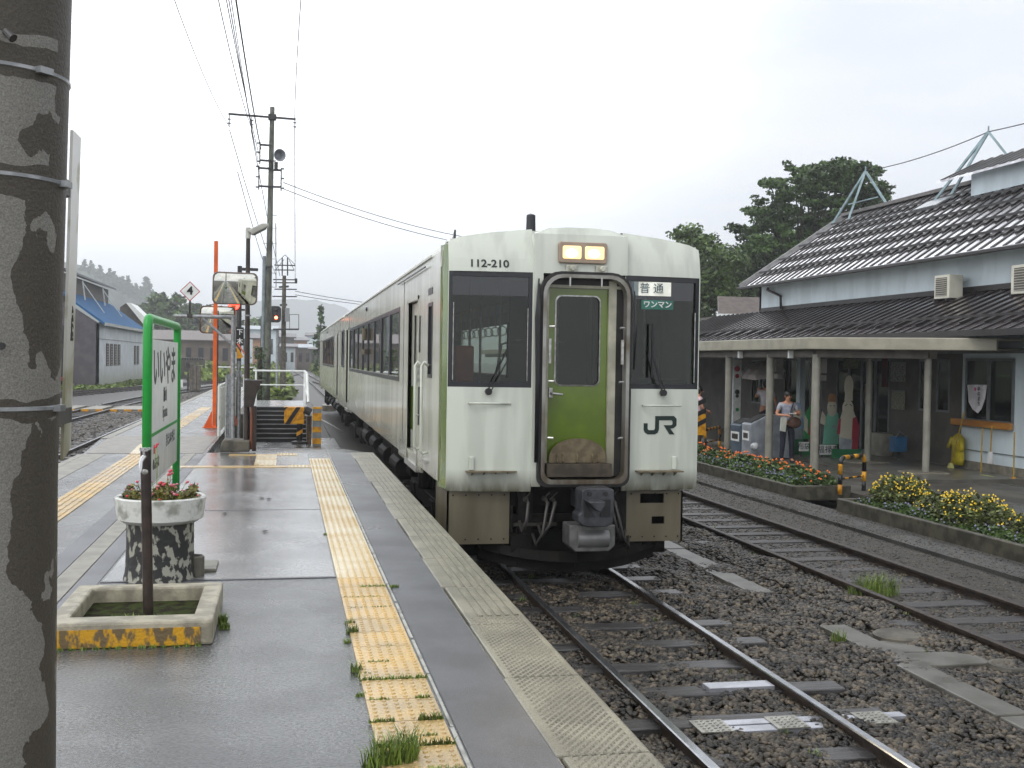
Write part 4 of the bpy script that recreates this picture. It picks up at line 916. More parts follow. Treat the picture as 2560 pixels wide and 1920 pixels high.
mirror(-.765,17.86,3.315,.64,.46,9,'upper convex mirror with a grey rim, mounted in front of the dark lamp post',(-.58,),mat('mirror_rim_grey',(.16,.13,.11),.4))
mirror(-1.405,24.45,3.03,.68,.54,7,'lower convex mirror partly behind the tall orange post',(-1.12,),mat('mirror_rim_brown',(.12,.06,.03),.4))
# orange posts
r = root('orange_post', (-1.40,23.8,PZ), 'tall orange square post with triangular foot plates rising past the mirrors', 'post')
b = MB(); b.box(-1.447,-1.370,23.75,23.83,PZ,4.62); b.build('post', m_orange, r, bevel=.005)
b = MB(); b.box(-1.364,-1.345,23.76,23.84,PZ,3.2); b.build('rubber_strip', m_black, r)
b = MB(); b.prism([(-1.455,23.79,PZ),(-1.455,23.79,PZ+.36),(-1.62,23.79,PZ+.02),(-1.62,23.79,PZ)],(0,.02,0)); b.box(-1.64,-1.3,23.68,23.92,PZ,PZ+.015); b.build('foot_plate', m_orange, r)
r = root('orange_post', (-1.1,24.3,PZ), 'shorter orange post carrying the lower mirror, behind the white fence', 'post')
b = MB(); b.box(-1.13,-1.04,24.5,24.6,PZ,3.35); b.build('post', m_orange, r, bevel=.005)
b = MB(); b.prism([(-1.04,24.55,PZ),(-1.04,24.55,PZ+.3),(-.96,24.55,PZ)],(0,.02,0)); b.build('foot_plate', m_orange, r)
# crossing warning lights + arrow board behind mirrors
r = root('warning_signal', (-.9,26,PZ), 'red crossing warning lamps half hidden behind the upper mirror', 'warning light')
b = MB(); b.tube([(-1.02,26,PZ),(-1.02,26,4.3)],.05,12); b.build('post', m_steeld, r)
b = MB(); b.lathe([(.10,0),(.12,.02),(.12,.07)],(-1.13,25.93,3.43),20,ax=Matrix.Rotation(R(90),3,'X')); b.build('lamp', mat('signal_red',(.8,.02,.02),.3,emit=(1,.05,.03,6)), r)
b = MB(); b.box(-1.02,-.62,25.95,26.05,4.2,4.26); b.box(-1.3,-.9,25.98,26.1,3.30,3.34); b.build('arm', m_steeld, r)
# hanging vertical place board and arrow board
r = root('direction_board', (-.82,19.6,2.2), 'narrow black board with white upright characters behind the gantry post', 'sign')
A = at(590,818,y=19.6); B = at(606,858,y=19.6)
b = MB(); b.box(A.x,B.x+.02,19.6,19.62,B.z-.04,A.z); b.build('board', m_black, r)
for i, ch in enumerate('下木'): text(ch, .105, Vector(((A.x+B.x)/2+.01,19.593,A.z-.085-i*.155)), (1,0,0), (0,0,1), m_white, 'board_text', r, ext=.001, bold=.002)
b = MB(); b.tube([(A.x+.05,19.63,PZ),(A.x+.05,19.63,A.z+.3)],.02,8); b.build('post', m_steeld, r)
r = root('warning_flag', (-.75,19.0,2.0), 'yellow plate with a red slanting bar between the gantry post and the lamp post', 'sign')
A = at(592,860,y=19.0); B = at(612,888,y=19.0); C_ = at(600,896,y=19.0)
b = MB(); b.prism([A,A+Vector((.02,0,.02)),B+Vector((.01,0,.02)),B],(0,.02,0)); b.build('bar', mat('bar_red', s2l((225,110,80)), .5), r)
b = MB(); b.prism([A+Vector((0,.01,-.04)),B+Vector((-.02,.01,-.03)),C_+Vector((.0,.01,0)),C_+Vector((-.05,.01,0))],(0,.01,0)); b.build('plate', m_yellow, r)
b = MB(); b.tube([C_+Vector((-.01,.02,0)),Vector((C_.x-.01,19.02,PZ))],.018,8); b.build('post', m_steeld, r)
# white fence with panels along the ramp
fn = root('white_fence', (-1.15,22,PZ), 'white railing with pale mesh panels running along the top of the ramp', 'fence')
for y in (21.3,23.2,25.4,28,31,34):
    b = MB(); b.tube([(-1.18,y,PZ),(-1.18,y,PZ+.92)],.028,8); b.build('post', m_whited, fn)
b = MB(); b.tube([(-1.18,21.3,PZ+.92),(-1.18,34,PZ+.92)],.028,8); b.tube([(-1.18,21.3,PZ+.5),(-1.18,34,PZ+.5)],.018,8); b.build('rail', m_whited, fn)
b = MB(); b.box(-1.165,-1.15,21.4,27.8,PZ+.1,PZ+.88); b.build('panel', m_whited, fn)
b = MB()
for y in (19.9,20.5,21.2): b.tube([(-.98,y,.3),(-.98,y,1.95)],.022,8)
b.build('post', m_steel, fn)
# stairs and landing
m_step = mat('stair_black', (.010,.010,.012), .5, var=.3, vs=5); m_nose = mat('stair_nosing', (.30,.30,.30), .3, var=.2)
st = root('stairs', (-.13,31,.05), 'dark stairs with pale nosings rising from the crossing to the landing', 'stairs')
for i in range(8):
    z = .05+(i+1)*.104; y = 30+i*.30
    b = MB(); b.box(-.86,.57,y,32.7,z-.104,z-.012); b.build('riser', m_step, st)
    b = MB(); b.box(-.86,.57,y-.02,y+.05,z-.014,z); b.build('nosing', m_nose, st)
b = MB(); b.box(-1.15,.62,32.4,36.8,-.2,.882); b.build('landing', mat('landing_concrete', (.30,.31,.31), .2, var=.15, vs=3), st)
b = MB(); b.box(-1.15,-.86,28,32.4,-.2,.87); b.build('side_wall', m_concd, st)
hr = root('white_handrail', (.6,34,.88), 'white tubular handrail around the top of the stairs', 'railing')
b = MB(); T = .03
ptsR = [(.62,32.4,.88),(.62,32.4,1.86)]
for p in ((.62,34.6),(-.9,36.7),(.62,36.7)): b.tube([(p[0],p[1],.88),(p[0],p[1],1.83)],T,8)
b.build('post', m_white, hr)
b = MB(); b.tube([(-1.0,36.7,1.83),(.62,36.7,1.83),(.62,34.6,1.83)],T,8); b.tube([(-1.0,36.7,1.38),(.62,36.7,1.38)],.02,8); b.tube([(.62,36.7,1.83),(.63,33.4,1.80),(.66,32.3,1.0)],.036,8); b.tube([(.62,36.7,1.38),(.63,32.6,1.2)],.02,8); b.build('rail', m_white, hr)
hr = root('white_handrail', (-1,50,.8), 'distant white railing beyond the lamp post', 'railing')
b = MB(); b.tube([(-3.0,52,1.78),(-1.3,52,1.78)],.03,8); b.tube([(-3.0,52,.8),(-3.0,52,1.78)],.03,8); b.tube([(-1.3,52,.8),(-1.3,52,1.78)],.03,8); b.build('rail', m_white, hr)
# crossing gate machine, posts and bar
gm = root('crossing_gate', (.45,29.0,.05), 'black and yellow striped barrier machine in front of the stairs', 'barrier machine')
YG = 29.2
def gp(a, c, y=YG): return at(600+a*.2532, 720+c*.2532, y=y)
A = gp(437,1175); B = gp(635,1345)
b = MB(); b.box(A.x,B.x,YG,YG+.35,B.z,A.z); b.build('machine_box', m_yellow, gm, bevel=.02)
b = MB()
for k in (0,1): 
    x0 = A.x-.0+k*.33; zt_, zb_ = A.z-.0, B.z
    pts = [(x0+.02,zb_),(x0+.14,zb_),(min(x0+.42,B.x),zt_),(min(x0+.30,B.x),zt_)] if k == 0 else [(A.x,A.z-.10),(A.x,A.z-.02),(A.x+.03,A.z),(A.x+.09,A.z)]
    b.prism([(x,YG-.004,z) for x, z in pts],(0,.003,0))
b.build('stripe', m_black, gm)
A = gp(590,1345); B = gp(585,1540)
b = MB(); b.tube([(A.x,YG+.15,.05),(A.x,YG+.15,A.z)],.075,16); b.build('pedestal', m_black, gm)
for k in range(3):
    z = .25+k*.2; b = MB(); b.prism([(A.x-.077,YG+.068,z),(A.x+.077,YG+.068,z+.09),(A.x+.077,YG+.068,z+.19),(A.x-.077,YG+.068,z+.10)],(0,.004,0)); b.build('stripe', m_yellow if k % 2 == 0 else m_black, gm)
b = MB(); b.lathe([(.2,0),(.2,.06),(.12,.08)],(A.x,YG+.15,.05),20); b.tube([gp(640,1200),gp(700,1230)],.10,12); b.build('base', m_steeld, gm)
b = MB(); b.tube([gp(640,1255),gp(720,1262),gp(850,1325),gp(1020,1420)],[.022,.02,.018,.015],8); b.build('barrier_bar', m_white, gm, smooth=True)
gp2 = root('striped_post', (.85,29.0,.05), 'grey marker post with four yellow bands beside the barrier machine', 'post')
A = gp(720,1178,28.6); B = gp(800,1545,28.6)
b = MB(); b.box(A.x,B.x,28.6,28.75,.05,A.z); b.build('post', mat('post_grey',(.22,.24,.24),.5), gp2, bevel=.008)
b = MB()
for z0, z1 in ((1175,1195),(1235,1310),(1372,1425),(1485,1540)):
    a_ = gp(760,z0,28.6).z; c_ = gp(760,z1,28.6).z; b.box(A.x-.004,B.x+.004,28.595,28.755,c_,a_)
b.build('yellow_band', m_yellow, gp2)
r = root('wooden_post', (.6,29.4,.05), 'weathered rusty post between the barrier machine and the banded post', 'post')
A = gp(685,1260,29.4); b = MB(); b.box(A.x-.06,A.x+.06,29.4,29.5,.05,A.z); b.build('post', mat('rust_wood',(.13,.08,.04),.7,var=.4,vs=12), r)
# white low platform block by the train
r = root('concrete_block', (1.1,33,0), 'white topped low concrete block beside the far end of the train', 'block')
A = at(812,1012,z=.15); b = MB(); b.box(A.x-.1,A.x+.5,A.y,A.y+1.2,-.2,.12); b.build('block', m_conc, r)

# ================================================================ POLES, WIRES
m_pole = mat('utility_concrete', s2l((104,106,96)), .6, col2=s2l((66,68,60)), vs=5, bump=.3, streak=(1,1,.4))
m_ins = mat('insulator', (.10,.11,.12), .3)
up_ = root('utility_pole', (-.68,45,0), 'tall concrete utility pole with loudspeaker and crossarm, nearest beyond the stairs', 'utility pole')
b = MB(); b.tube([(-.70,45,-.1),(-.655,45,6),(-.60,45,12.0)],[.145,.115,.09],18); b.build('shaft', m_pole, up_, autos=40)
b = MB(); b.tube([(-.88,45,-.1),(-.84,45,6.2)],.07,10); b.tube([(-.42,45,7.5),(-.38,45,5.0)],.02,6); b.build('conduit', mat('conduit_blue_grey',(.20,.24,.25),.5), up_)
b = MB(); b.bar((-2.25,44.9,11.62),(.30,44.9,11.56),.07); b.box(-.75,-.44,44.83,45.1,11.5,11.7); b.build('crossarm', m_steeld, up_)
for x in (-2.22,-1.37,.27):
    b = MB(); b.tube([(x,44.9,11.58),(x,44.9,11.12)],.02,6)
    for z in (11.42,11.26): b.lathe([(.02,0),(.075,.01),(.075,.03),(.02,.05)],(x,44.9,z-.02),10)
    b.build('insulator', m_ins, up_)
m_br = m_steeld
for (zt_, zb_, xs, s) in ((10.55,9.85,-1.05,-1),(9.65,8.85,-1.08,-1),(9.6,8.85,-.23,1)):
    b = MB(); b.bar((xs,44.9,zt_+.05),(xs,44.9,zb_-.1),.045)
    for z in (zt_-.05,zb_+.05): b.bar((xs,44.9,z),(-.62,44.9,z-.01),.07)
    b.build('bracket', m_br, up_)
    b = MB()
    for k in range(3):
        z = zb_+(zt_-zb_)*k/2; b.tube([(xs-.02,44.85,z),(xs-.12 if s < 0 else xs+.12,44.85,z)],.03,8)
    b.build('insulator', m_ins, up_)
b = MB(); 
for z in (5.0,5.55,6.1,6.7,7.3,7.8): b.bar((-.9,45,z),(-.36,45,z),.02)
b.build('climbing_rung', m_steel, up_)
b = MB(); b.lathe([(.11,0),(.12,.25)],(-.66,45,5.55),16); b.build('dark_band', m_black, up_)
hs = root('loudspeaker', (-.3,44.8,9.9), 'grey horn loudspeaker mounted on the utility pole', 'loudspeaker')
ax = Vector((.35,-.9,-.12)).normalized().to_track_quat('Z','Y').to_matrix()
b = MB(); b.lathe([(.05,-.25),(.07,-.15),(.12,-.02),(.22,.16),(.24,.17),(.22,.14),(.10,-.05),(.001,-.06)],(-.35,44.75,10.1),24,cap=False,ax=ax); b.build('horn', mat('horn_grey',(.22,.23,.25),.45), hs, autos=50)
b = MB(); b.box(-.50,-.36,44.8,45,9.55,9.85); b.bar((-.45,44.9,9.9),(-.6,44.95,9.9),.04); b.build('driver_box', m_steeld, hs)
# second pole with its signal
p2 = root('utility_pole', (-.4,73,0), 'more distant utility pole carrying many short crossarms next to the red signal', 'utility pole')
def fp(a, c, y=73): return at(640+a*.2049, 560+c*.2049, y=y)
b = MB(); B = fp(345,630); b.tube([(fp(330,1659).x,73,-.1),(fp(338,1200).x,73,3.2),(B.x,73,B.z)],[.20,.16,.12],14); b.build('shaft', mat('old_pole_wood',(.10,.09,.07),.8,var=.3,vs=6), p2, autos=40)
b = MB()
for (a0, a1, cc_) in ((225,480,503),(225,465,560),(210,490,678),(215,490,715),(225,500,795),(200,500,883)): b.bar(fp(a0,cc_),fp(a1,cc_+3),.07)
for a_ in (320,385): b.bar(fp(a_,410),fp(a_,630),.08)
for q in ((355,375,225,500),(355,375,480,500),(345,430,240,560),(400,430,465,560)): b.bar(fp(q[0],q[1]),fp(q[2],q[3]),.03)
b.bar(fp(280,770),fp(400,762),.12); b.bar(fp(290,990),fp(380,985),.12); b.bar(fp(488,665),fp(488,725),.16); b.build('crossarm', m_steeld, p2)
sgn_ = root('railway_signal', (-.55,72.8,3.5), 'railway colour light signal showing red in front of the distant pole', 'signal')
b = MB(); A = fp(250,1000); 
pts = rrect(A.x-.50*.9+.0,A.x+.50*.6,fp(0,1200).z,fp(0,1000).z,.22,72.4); b.prism(pts,(0,.08,0)); b.build('backing_board', m_black, sgn_)
for i, cc_ in enumerate((1045,1090,1142)):
    c_ = fp(245,cc_,72.3); em = (i == 2)
    b = MB(); b.lathe([(.10 if em else .08,0),(.001,0.03)],(c_.x,72.34,c_.z),18,cap=False,ax=Matrix.Rotation(R(90),3,'X')); b.build('lens', mat('signal_red_lit',(.9,.1,.05),.3,emit=(1,.10,.03,12)) if em else m_trim, sgn_)
    if em: b = MB(); b.ball((c_.x,72.28,c_.z),.055,8); b.build('lamp_core', mat('signal_core',(1,.6,.2),.3,emit=(1,.6,.2,14)), sgn_)
b = MB(); 
b.bar(fp(205,1285,72.6),fp(520,1285,72.6),.25,.10); b.bar(fp(522,1105,72.6),fp(522,1290,72.6),.04); b.bar(fp(410,1105,72.6),fp(525,1105,72.6),.03); b.bar(fp(410,1105,72.6),fp(410,1285,72.6),.03); b.build('platform_cage', m_steeld, sgn_)
A = fp(355,1025,72.7); B = fp(408,1190,72.7); b = MB(); b.box(A.x,B.x,72.6,72.9,B.z,A.z); b.build('relay_box', m_steel, sgn_)
b = MB(); A = fp(262,1300,72.8); b.tube([(A.x,72.8,-.1),(A.x,72.8,A.z)],.09,10); b.build('mast', m_steel, sgn_)
r = root('striped_relay_post', (-1.0,46,0), 'short dark post covered in creeper left of the utility pole', 'post')
b = MB(); A = at(650,868,y=44); b.tube([(A.x,44,-.1),(A.x,44,A.z)],.10,10); b.build('post', m_bark, r)
V, Fc = leaf_quads(np.stack([A.x+NR.normal(size=900)*.13,44+NR.normal(size=900)*.13,NR.rand(900)*(A.z)],1),.05); npmesh('creeper', V, Fc, m_leafd, parent=r)
r = root('thin_pole', (-2,70,0), 'thin far pole with a short arm left of the utility pole', 'pole')
A = at(655,790,y=80); b = MB(); b.tube([(A.x,80,-.1),(A.x,80,A.z)],.09,8); b.bar(at(640,793,y=80),at(658,793,y=80),.04); b.build('shaft', m_steeld, r)
# wires
m_wire = mat('wire', (.02,.02,.02), .7, spec=.1)
def wire(A, B, C_=None, r0_=.008, sag=.0, label='thin overhead wire of the bundle running above the platform to the utility pole', group='overhead wires above the platform', n=16):
    pts = []
    A = Vector(A); B = Vector(B)
    if C_ is not None:
        C_ = Vector(C_); tb = (B-A).length/((B-A).length+(C_-B).length)
        for i in range(n+1):
            t = i/n; a = (1-t)*(tb-t)/tb; c = t*(1-t)/(tb*(1-tb)); d = t*(t-tb)/(1-tb); pts.append(A*a+B*c+C_*d)
    else:
        for i in range(n+1):
            t = i/n; p = A+(B-A)*t; p.z -= sag*4*t*(1-t); pts.append(p)
    b = MB(); b.tube(pts, r0_*1.6, 6); o = b.build('overhead_wire', m_wire); tag(o, label, 'wire', group); return o
for (pa_, pb_, th) in (((574,318),(436,0),.006),((628,318),(546,0),.007),((647,385),(566,0),.007),((645,400),(572,0),.007),((645,420),(578,0),.006),((652,372),(590,0),.012)):
    A = at(*pa_, y=44.9); B = at(*pb_, y=25.5); wire(A, B, (B.x+(B.x-A.x)*1.1, -4, B.z+1.6), th)
wire(at(737,318,y=44.9), at(752,0,y=25.5), (at(752,0,y=25.5).x+.6,-4,12.6), .006, label='single overhead wire right of the bundle, from the end of the crossarm', group=None)
for pa_, pb_, wl in (((737,322),(738,700),'right'),((628,325),(700,690),'middle'),((574,325),(690,690),'left')):
    wire(at(*pa_, y=44.9), at(*pb_, y=73), sag=.25, r0_=.009, label='overhead wire dropping from the %s insulator of the crossarm to the distant pole' % wl, group='wires between the two poles')
wire(at(594,430,y=44.9), at(665,676,y=73), sag=.1, r0_=.009, label='overhead wire running from the lowest left bracket to the distant pole', group='wires between the two poles')
for dy in (0,16): wire(at(708,456+dy,y=44.9), at(1330,612+dy,y=62), sag=.5, r0_=.009, label=('lower' if dy else 'upper')+' slack wire leading from the utility pole over the roof of the train', group='wires over the train')
for dy in (0,9): wire(at(738,728+dy,y=73), at(1150,772+dy*.2,y=95), sag=.3, r0_=.012, label=('lower' if dy else 'upper')+' slack low wire leading from the distant pole behind the train', group='low wires behind the train')

# ================================================================ STATION BUILDING
m_wallw = mat('station_wall', s2l((205,218,224)), .5, var=.07, vs=2, streak=(1,1,.3), bump=.05)
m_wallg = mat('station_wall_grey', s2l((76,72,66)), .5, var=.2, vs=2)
m_rf = mat('brown_metal_roof', (.86,.86,.88), .17, metal=.85, col2=(.40,.38,.40), vs=1.5, coat=.5, bump=.12, bs=6)
m_rib = mat('roof_rib', (.012,.009,.009), .4, var=.3, vs=5)
m_rf2 = mat('lower_roof', (.10,.085,.09), .20, metal=.35, col2=(.030,.016,.018), lo=.5, hi=.75, vs=.9, coat=.6, bump=.12, bs=6)
m_can = mat('canopy_fascia', s2l((150,146,130)), .4, var=.10, vs=3)
m_col = mat('canopy_column', s2l((142,140,130)), .4, var=.10, vs=4)
m_dark = mat('dark_interior', (.018,.018,.017), .7, var=.3)
m_alw = mat('window_aluminium', s2l((120,124,126)), .35, metal=.4, var=.1)
m_win = glass('station_glass', (.22,.26,.20), .5)
sb = root('station_building', (16,24,.1), 'station building with brown ribbed roofs and pale blue walls', 'building')
# upper block
b = MB(); b.grid([2,34.3],[3.5,4.86], lambda u, v: (15.1,u,v), [], .15, (1,0,0)); b.prism([(15.1,34.15,2.5),(21.3,34.15,2.5),(21.3,34.15,4.9),(18.2,34.15,7.1),(15.1,34.15,4.9)],(0,.15,0)); b.build('wall', m_wallw, sb)
def roof(name, x0, z0, x1, z1, y0, y1, m, pitch_y=.415, verge=None, rib=.045, th=.09, rh=.055):
    """ribbed roof plane rising from (x0,z0) to (x1,z1) between y0 and y1"""
    b = MB(); d = Vector((x1-x0,0,z1-z0)); nrm = Vector((-(z1-z0),0,x1-x0)).normalized()
    if nrm.z < 0: nrm = -nrm
    b.prism([(x0,y0,z0),(x1,y0,z1),(x1+0,y0,z1-th),(x0,y0,z0-th)],(0,y1-y0,0)); o = b.build(name, m, sb)
    b = MB(); y = y0+.1; A = Vector((x0,0,z0))+nrm*(rh/2-.01); B = Vector((x1,0,z1))+nrm*(rh/2-.01)
    while y < y1: b.bar((A.x,y,A.z),(B.x,y,B.z),rib,rh,up=nrm); y += pitch_y
    b.build('roof_ribs', m_rib, o); return o, nrm, d
RO, nrm, dd_ = roof('roof', 14.5, 4.80, 18.15, 7.24, 2, 34.45, m_rf, rib=.085, rh=.030)
b = MB(); b.prism([(18.15,2,7.24),(21.8,2,4.8),(21.8,2,4.7),(18.15,2,7.12)],(0,32.45,0)); b.build('roof', m_rf, sb)
b = MB(); b.box(18.0,18.3,2,34.5,7.22,7.32); b.build('ridge_cap', mat('ridge_grey',(.10,.09,.085),.3), RO)
b = MB(); b.bar((14.48,34.47,4.80),(18.15,34.47,7.27),.06,.14); b.build('verge', mat('verge_grey',(.22,.22,.22),.35), RO)
b = MB(); b.bar((14.44,2,4.73),(14.44,34.5,4.73),.11,.09); b.build('gutter', m_rib, RO, bevel=.02)
for k, t in enumerate((.16,.34,.53,.70,.84)):        # snow guards
    p = Vector((14.5,0,4.8))+dd_*t+nrm*.10; b = MB(); p = p-nrm*.03; b.bar((p.x,2.2,p.z),(p.x,34.2,p.z),.03,.055)
    y = 2.3
    while y < 34.2:
        q = p-nrm*.05; b.bar((q.x-.14,y,q.z-.09),(q.x+.06,y,q.z+.06),.15,.05,up=nrm); y += .415
    b.build('snow_guard', m_rib, RO)
A = Vector((14.5,0,4.8))+dd_*.74+nrm*.03; B = Vector((14.5,0,4.8))+dd_*.84+nrm*.03
b = MB(); b.prism([(A.x,27.6,A.z),(B.x,27.3,B.z),(B.x,28.5,B.z),(A.x,28.7,A.z)],tuple(nrm*.04)); b.build('skylight', mat('skylight_panel',(.30,.32,.34),.2), RO)
# roof monitor
b = MB(); b.box(17.3,19.0,2,26.2,6.7,7.32); b.build('monitor_wall', m_wallw, sb)
roof('monitor_roof', 16.95, 7.22, 18.15, 7.80, 2, 27.2, m_rf, th=.06, rib=.10, rh=.03)
b = MB(); b.prism([(18.15,2,7.8),(19.4,2,7.22),(19.4,2,7.16),(18.15,2,7.74)],(0,25.2,0)); b.build('monitor_roof', m_rf, sb)
# lower roof
LR, n2, d2 = roof('lower_roof', 12.75, 2.98, 15.1, 3.98, 2, 34.2, m_rf2, pitch_y=.40, rh=.032)
b = MB(); b.bar((15.07,2,4.03),(15.07,34.2,4.03),.05,.12); b.build('flashing', m_rib, LR)
b = MB(); yr = [34.2,40.0]
b.prism([(12.75,34.2,2.98),(15.1,34.2,3.98),(15.1,34.2,3.88),(12.75,34.2,2.88)],(0,.02,0)); b.add([(12.75,34.2,2.98),(15.1,34.2,3.98),(15.1,38.0,3.85),(12.75,41,2.98)],[(0,1,2,3)]); b.add([(15.1,34.2,3.98),(20,34.2,3.98),(20,38,3.98),(15.1,38,3.85)],[(0,1,2,3)])
b.build('lower_roof', m_rf2, sb)
b = MB(); y = 34.4
while y < 40.6:
    t = min(1,(41-y)/3.0); b.bar((12.75,y,3.0),(12.75+2.35*t,y,3.0+.98*t-.05*(1-t)),.045,.05); y += .4
b.build('roof_ribs', m_rib, LR)
b = MB(); p = Vector((12.75,0,2.98))+d2*.22+n2*.1; b.bar((p.x,2,p.z),(p.x,40,p.z),.03,.05); p = Vector((12.75,0,2.98))+d2*.12+n2*.08
y = 2.3
while y < 40: b.bar((p.x-.03,y,p.z-.03),(p.x+.3,y,p.z+.1),.05,.05); y += .8
b.build('snow_guard', m_rib, LR)
b = MB(); b.bar((12.72,2,2.93),(12.72,41,2.93),.06,.12); b.build('gutter', m_rib, LR)
# small roof beyond
r = root('outbuilding', (18,42,.1), 'small far building with brown roof and white fascia at the end of the station', 'building')
A = at(1800,790,y=46); B = at(1875,750,y=46)
b = MB(); b.box(A.x,A.x+7,46,52,.1,A.z); b.build('wall', m_wallg, r)
b = MB(); b.box(A.x-.1,A.x+7,45.9,46,A.z-.12,A.z+.1); b.build('fascia', m_white, r)
b = MB(); b.prism([(A.x-.1,45.9,A.z+.1),(A.x+7,45.9,A.z+.1),(A.x+7,47.5,A.z+.95),(A.x+.5,47.5,A.z+.95)],(0,.1,0)); b.build('roof', mat('old_brown_roof',(.09,.07,.06),.5), r)
# main wall with window and doors
holes = [(19.60,21.2,1.17,2.47),(21.75,22.25,1.3,2.45),(22.45,22.95,1.3,2.45),(16.5,19.2,.95,2.45),(24.2,26.8,.17,2.45),(27.6,29.6,.17,2.45),(31.0,32.2,1.1,2.4)]
b = MB(); b.grid([2,40],[.17,3.2], lambda u, v: (14.0,u,v), holes, .12, (1,0,0)); b.build('wall', m_wallw, sb)
b = MB(); b.box(13.985,14.0,21.34,34,.17,2.9, None); 
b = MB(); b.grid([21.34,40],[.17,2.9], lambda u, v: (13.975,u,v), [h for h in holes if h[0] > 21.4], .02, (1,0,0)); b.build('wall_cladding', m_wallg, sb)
b = MB(); b.box(13.96,14.13,2,21.3,.10,.34); b.build('plinth', m_conc, sb)
b = MB(); b.bar((13.98,2,.57),(13.98,21.3,.57),.02,.012); b.bar((13.985,2,2.62),(13.985,40,2.62),.03,.10); b.build('wall_batten', m_alw, sb)
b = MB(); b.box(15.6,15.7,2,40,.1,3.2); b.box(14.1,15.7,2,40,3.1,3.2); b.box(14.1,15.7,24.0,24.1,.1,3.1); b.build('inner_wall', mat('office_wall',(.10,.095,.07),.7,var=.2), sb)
def window(a, c, z0, z1, mull=1, nm='window'):
    f = MB(); hs_ = []; wdt = (c-a)/(mull+1)
    for i in range(mull+1): hs_.append((a+i*wdt+.05,a+(i+1)*wdt-.03,z0+.05,z1-.05))
    f.grid([a,c],[z0,z1], lambda u, v: (13.965,u,v), hs_, .06, (1,0,0)); fo = f.build(nm, m_alw, sb)
    p = MB(); 
    for h in hs_: p.box(13.995,14.0,h[0],h[1],h[2],h[3])
    p.build('pane', m_win, fo); return fo
window(19.60,21.2,1.17,2.47,1); window(16.5,19.2,.95,2.45,2); window(21.75,22.25,1.3,2.45,0,'door_glazing'); window(22.45,22.95,1.3,2.45,0,'door_glazing'); window(24.2,26.8,.17,2.45,3,'sliding_door'); window(27.6,29.6,.17,2.45,2,'sliding_door'); window(31.0,32.2,1.1,2.4,1)
b = MB(); b.box(14.3,15.5,19.8,21.0,.9,1.5); b.build('office_desk', mat('desk_green',(.03,.10,.06),.5), sb)
b = MB(); b.bar((14.5,19.7,2.12),(14.5,20.9,2.12),.03,.04); b.build('ceiling_lamp', mat('tube_lamp',(.9,.9,.9),.3,emit=(.9,1,.9,.6)), sb)
b = MB(); b.tube([(15.05,33.5,4.72),(15.0,33.5,4.65),(15.0,32.5,4.40),(15.0,32.45,4.0)],.04,8); b.build('downpipe', m_rib, sb, smooth=True)
# canopy
b = MB(); b.prism([(10.45,21.35,2.62),(10.45,60,2.62),(14,60,2.62),(14,19.2,2.62),(13.1,19.2,2.62)],(0,0,.02)); 
b.build('canopy_ceiling', mat('canopy_soffit', s2l((110,106,96)), .6), sb)
b = MB(); b.prism([(10.40,21.2,2.60),(10.55,21.2,2.60),(10.55,60,2.60),(10.40,60,2.60)],(0,0,.24)); b.prism([(10.40,21.2,2.60),(13.1,18.9,2.60),(13.2,19.0,2.60),(10.52,21.3,2.60)],(0,0,.24)); b.prism([(10.4,21.3,2.80),(10.4,60,2.80),(14,60,2.80),(14,19,2.80),(13.1,19,2.80)],(0,0,.03))
b.build('canopy_fascia', m_can, sb, bevel=.03)
b = MB(); b.box(10.62,10.78,21.4,60,2.44,2.60); b.box(12.4,12.55,20.0,40,2.44,2.60); b.bar((10.7,21.4,2.52),(12.5,20.1,2.52),.14,.16); b.build('canopy_beam', mat('canopy_beam_grey', s2l((96,90,82)), .5), sb)
for y in (21.41,23.63,26.04,28.6,31.3):
    b = MB(); b.tube([(10.7,y,.1),(10.7,y,2.5)],.085,20); b.build('column', m_col, sb, autos=40)
for y in (20.22,22.5,24.9):
    b = MB(); b.tube([(12.5,y,.1),(12.5,y,2.5)],.07,20); b.build('column', m_col, sb, autos=40)
for p in ((12.5,20.22),(12.5,22.5)):
    b = MB(); b.box(p[0]-.45,p[0]+.35,p[1]-.3,p[1]+.3,.1,.20); b.build('column_base', m_conc, sb, bevel=.02)
b = MB()
for y in (22.3,25.0,27.9): b.box(10.5,10.6,y-.04,y+.04,2.42,2.58)
b.build('canopy_bracket', m_white, sb)
for y in (24.0,26.3):
    b = MB(); b.box(12.0,12.2,y-.12,y+.12,2.1,2.42); b.box(12.05,12.2,y-.1,y+.1,1.92,2.05); b.build('hanging_lantern', mat('lantern_grey',(.4,.38,.36),.5), sb)
# gate pillar with notice, dark doorway
b = MB(); b.box(11.9,12.05,28.6,28.75,.1,2.5); b.box(13.0,13.15,26.9,27.1,.17,2.5); b.build('gate_pillar', m_wallw, sb)
b = MB(); b.box(13.9,13.97,29.7,31.0,.5,2.4); b.build('board_panel', mat('notice_board_dark',(.04,.035,.03),.5), sb)
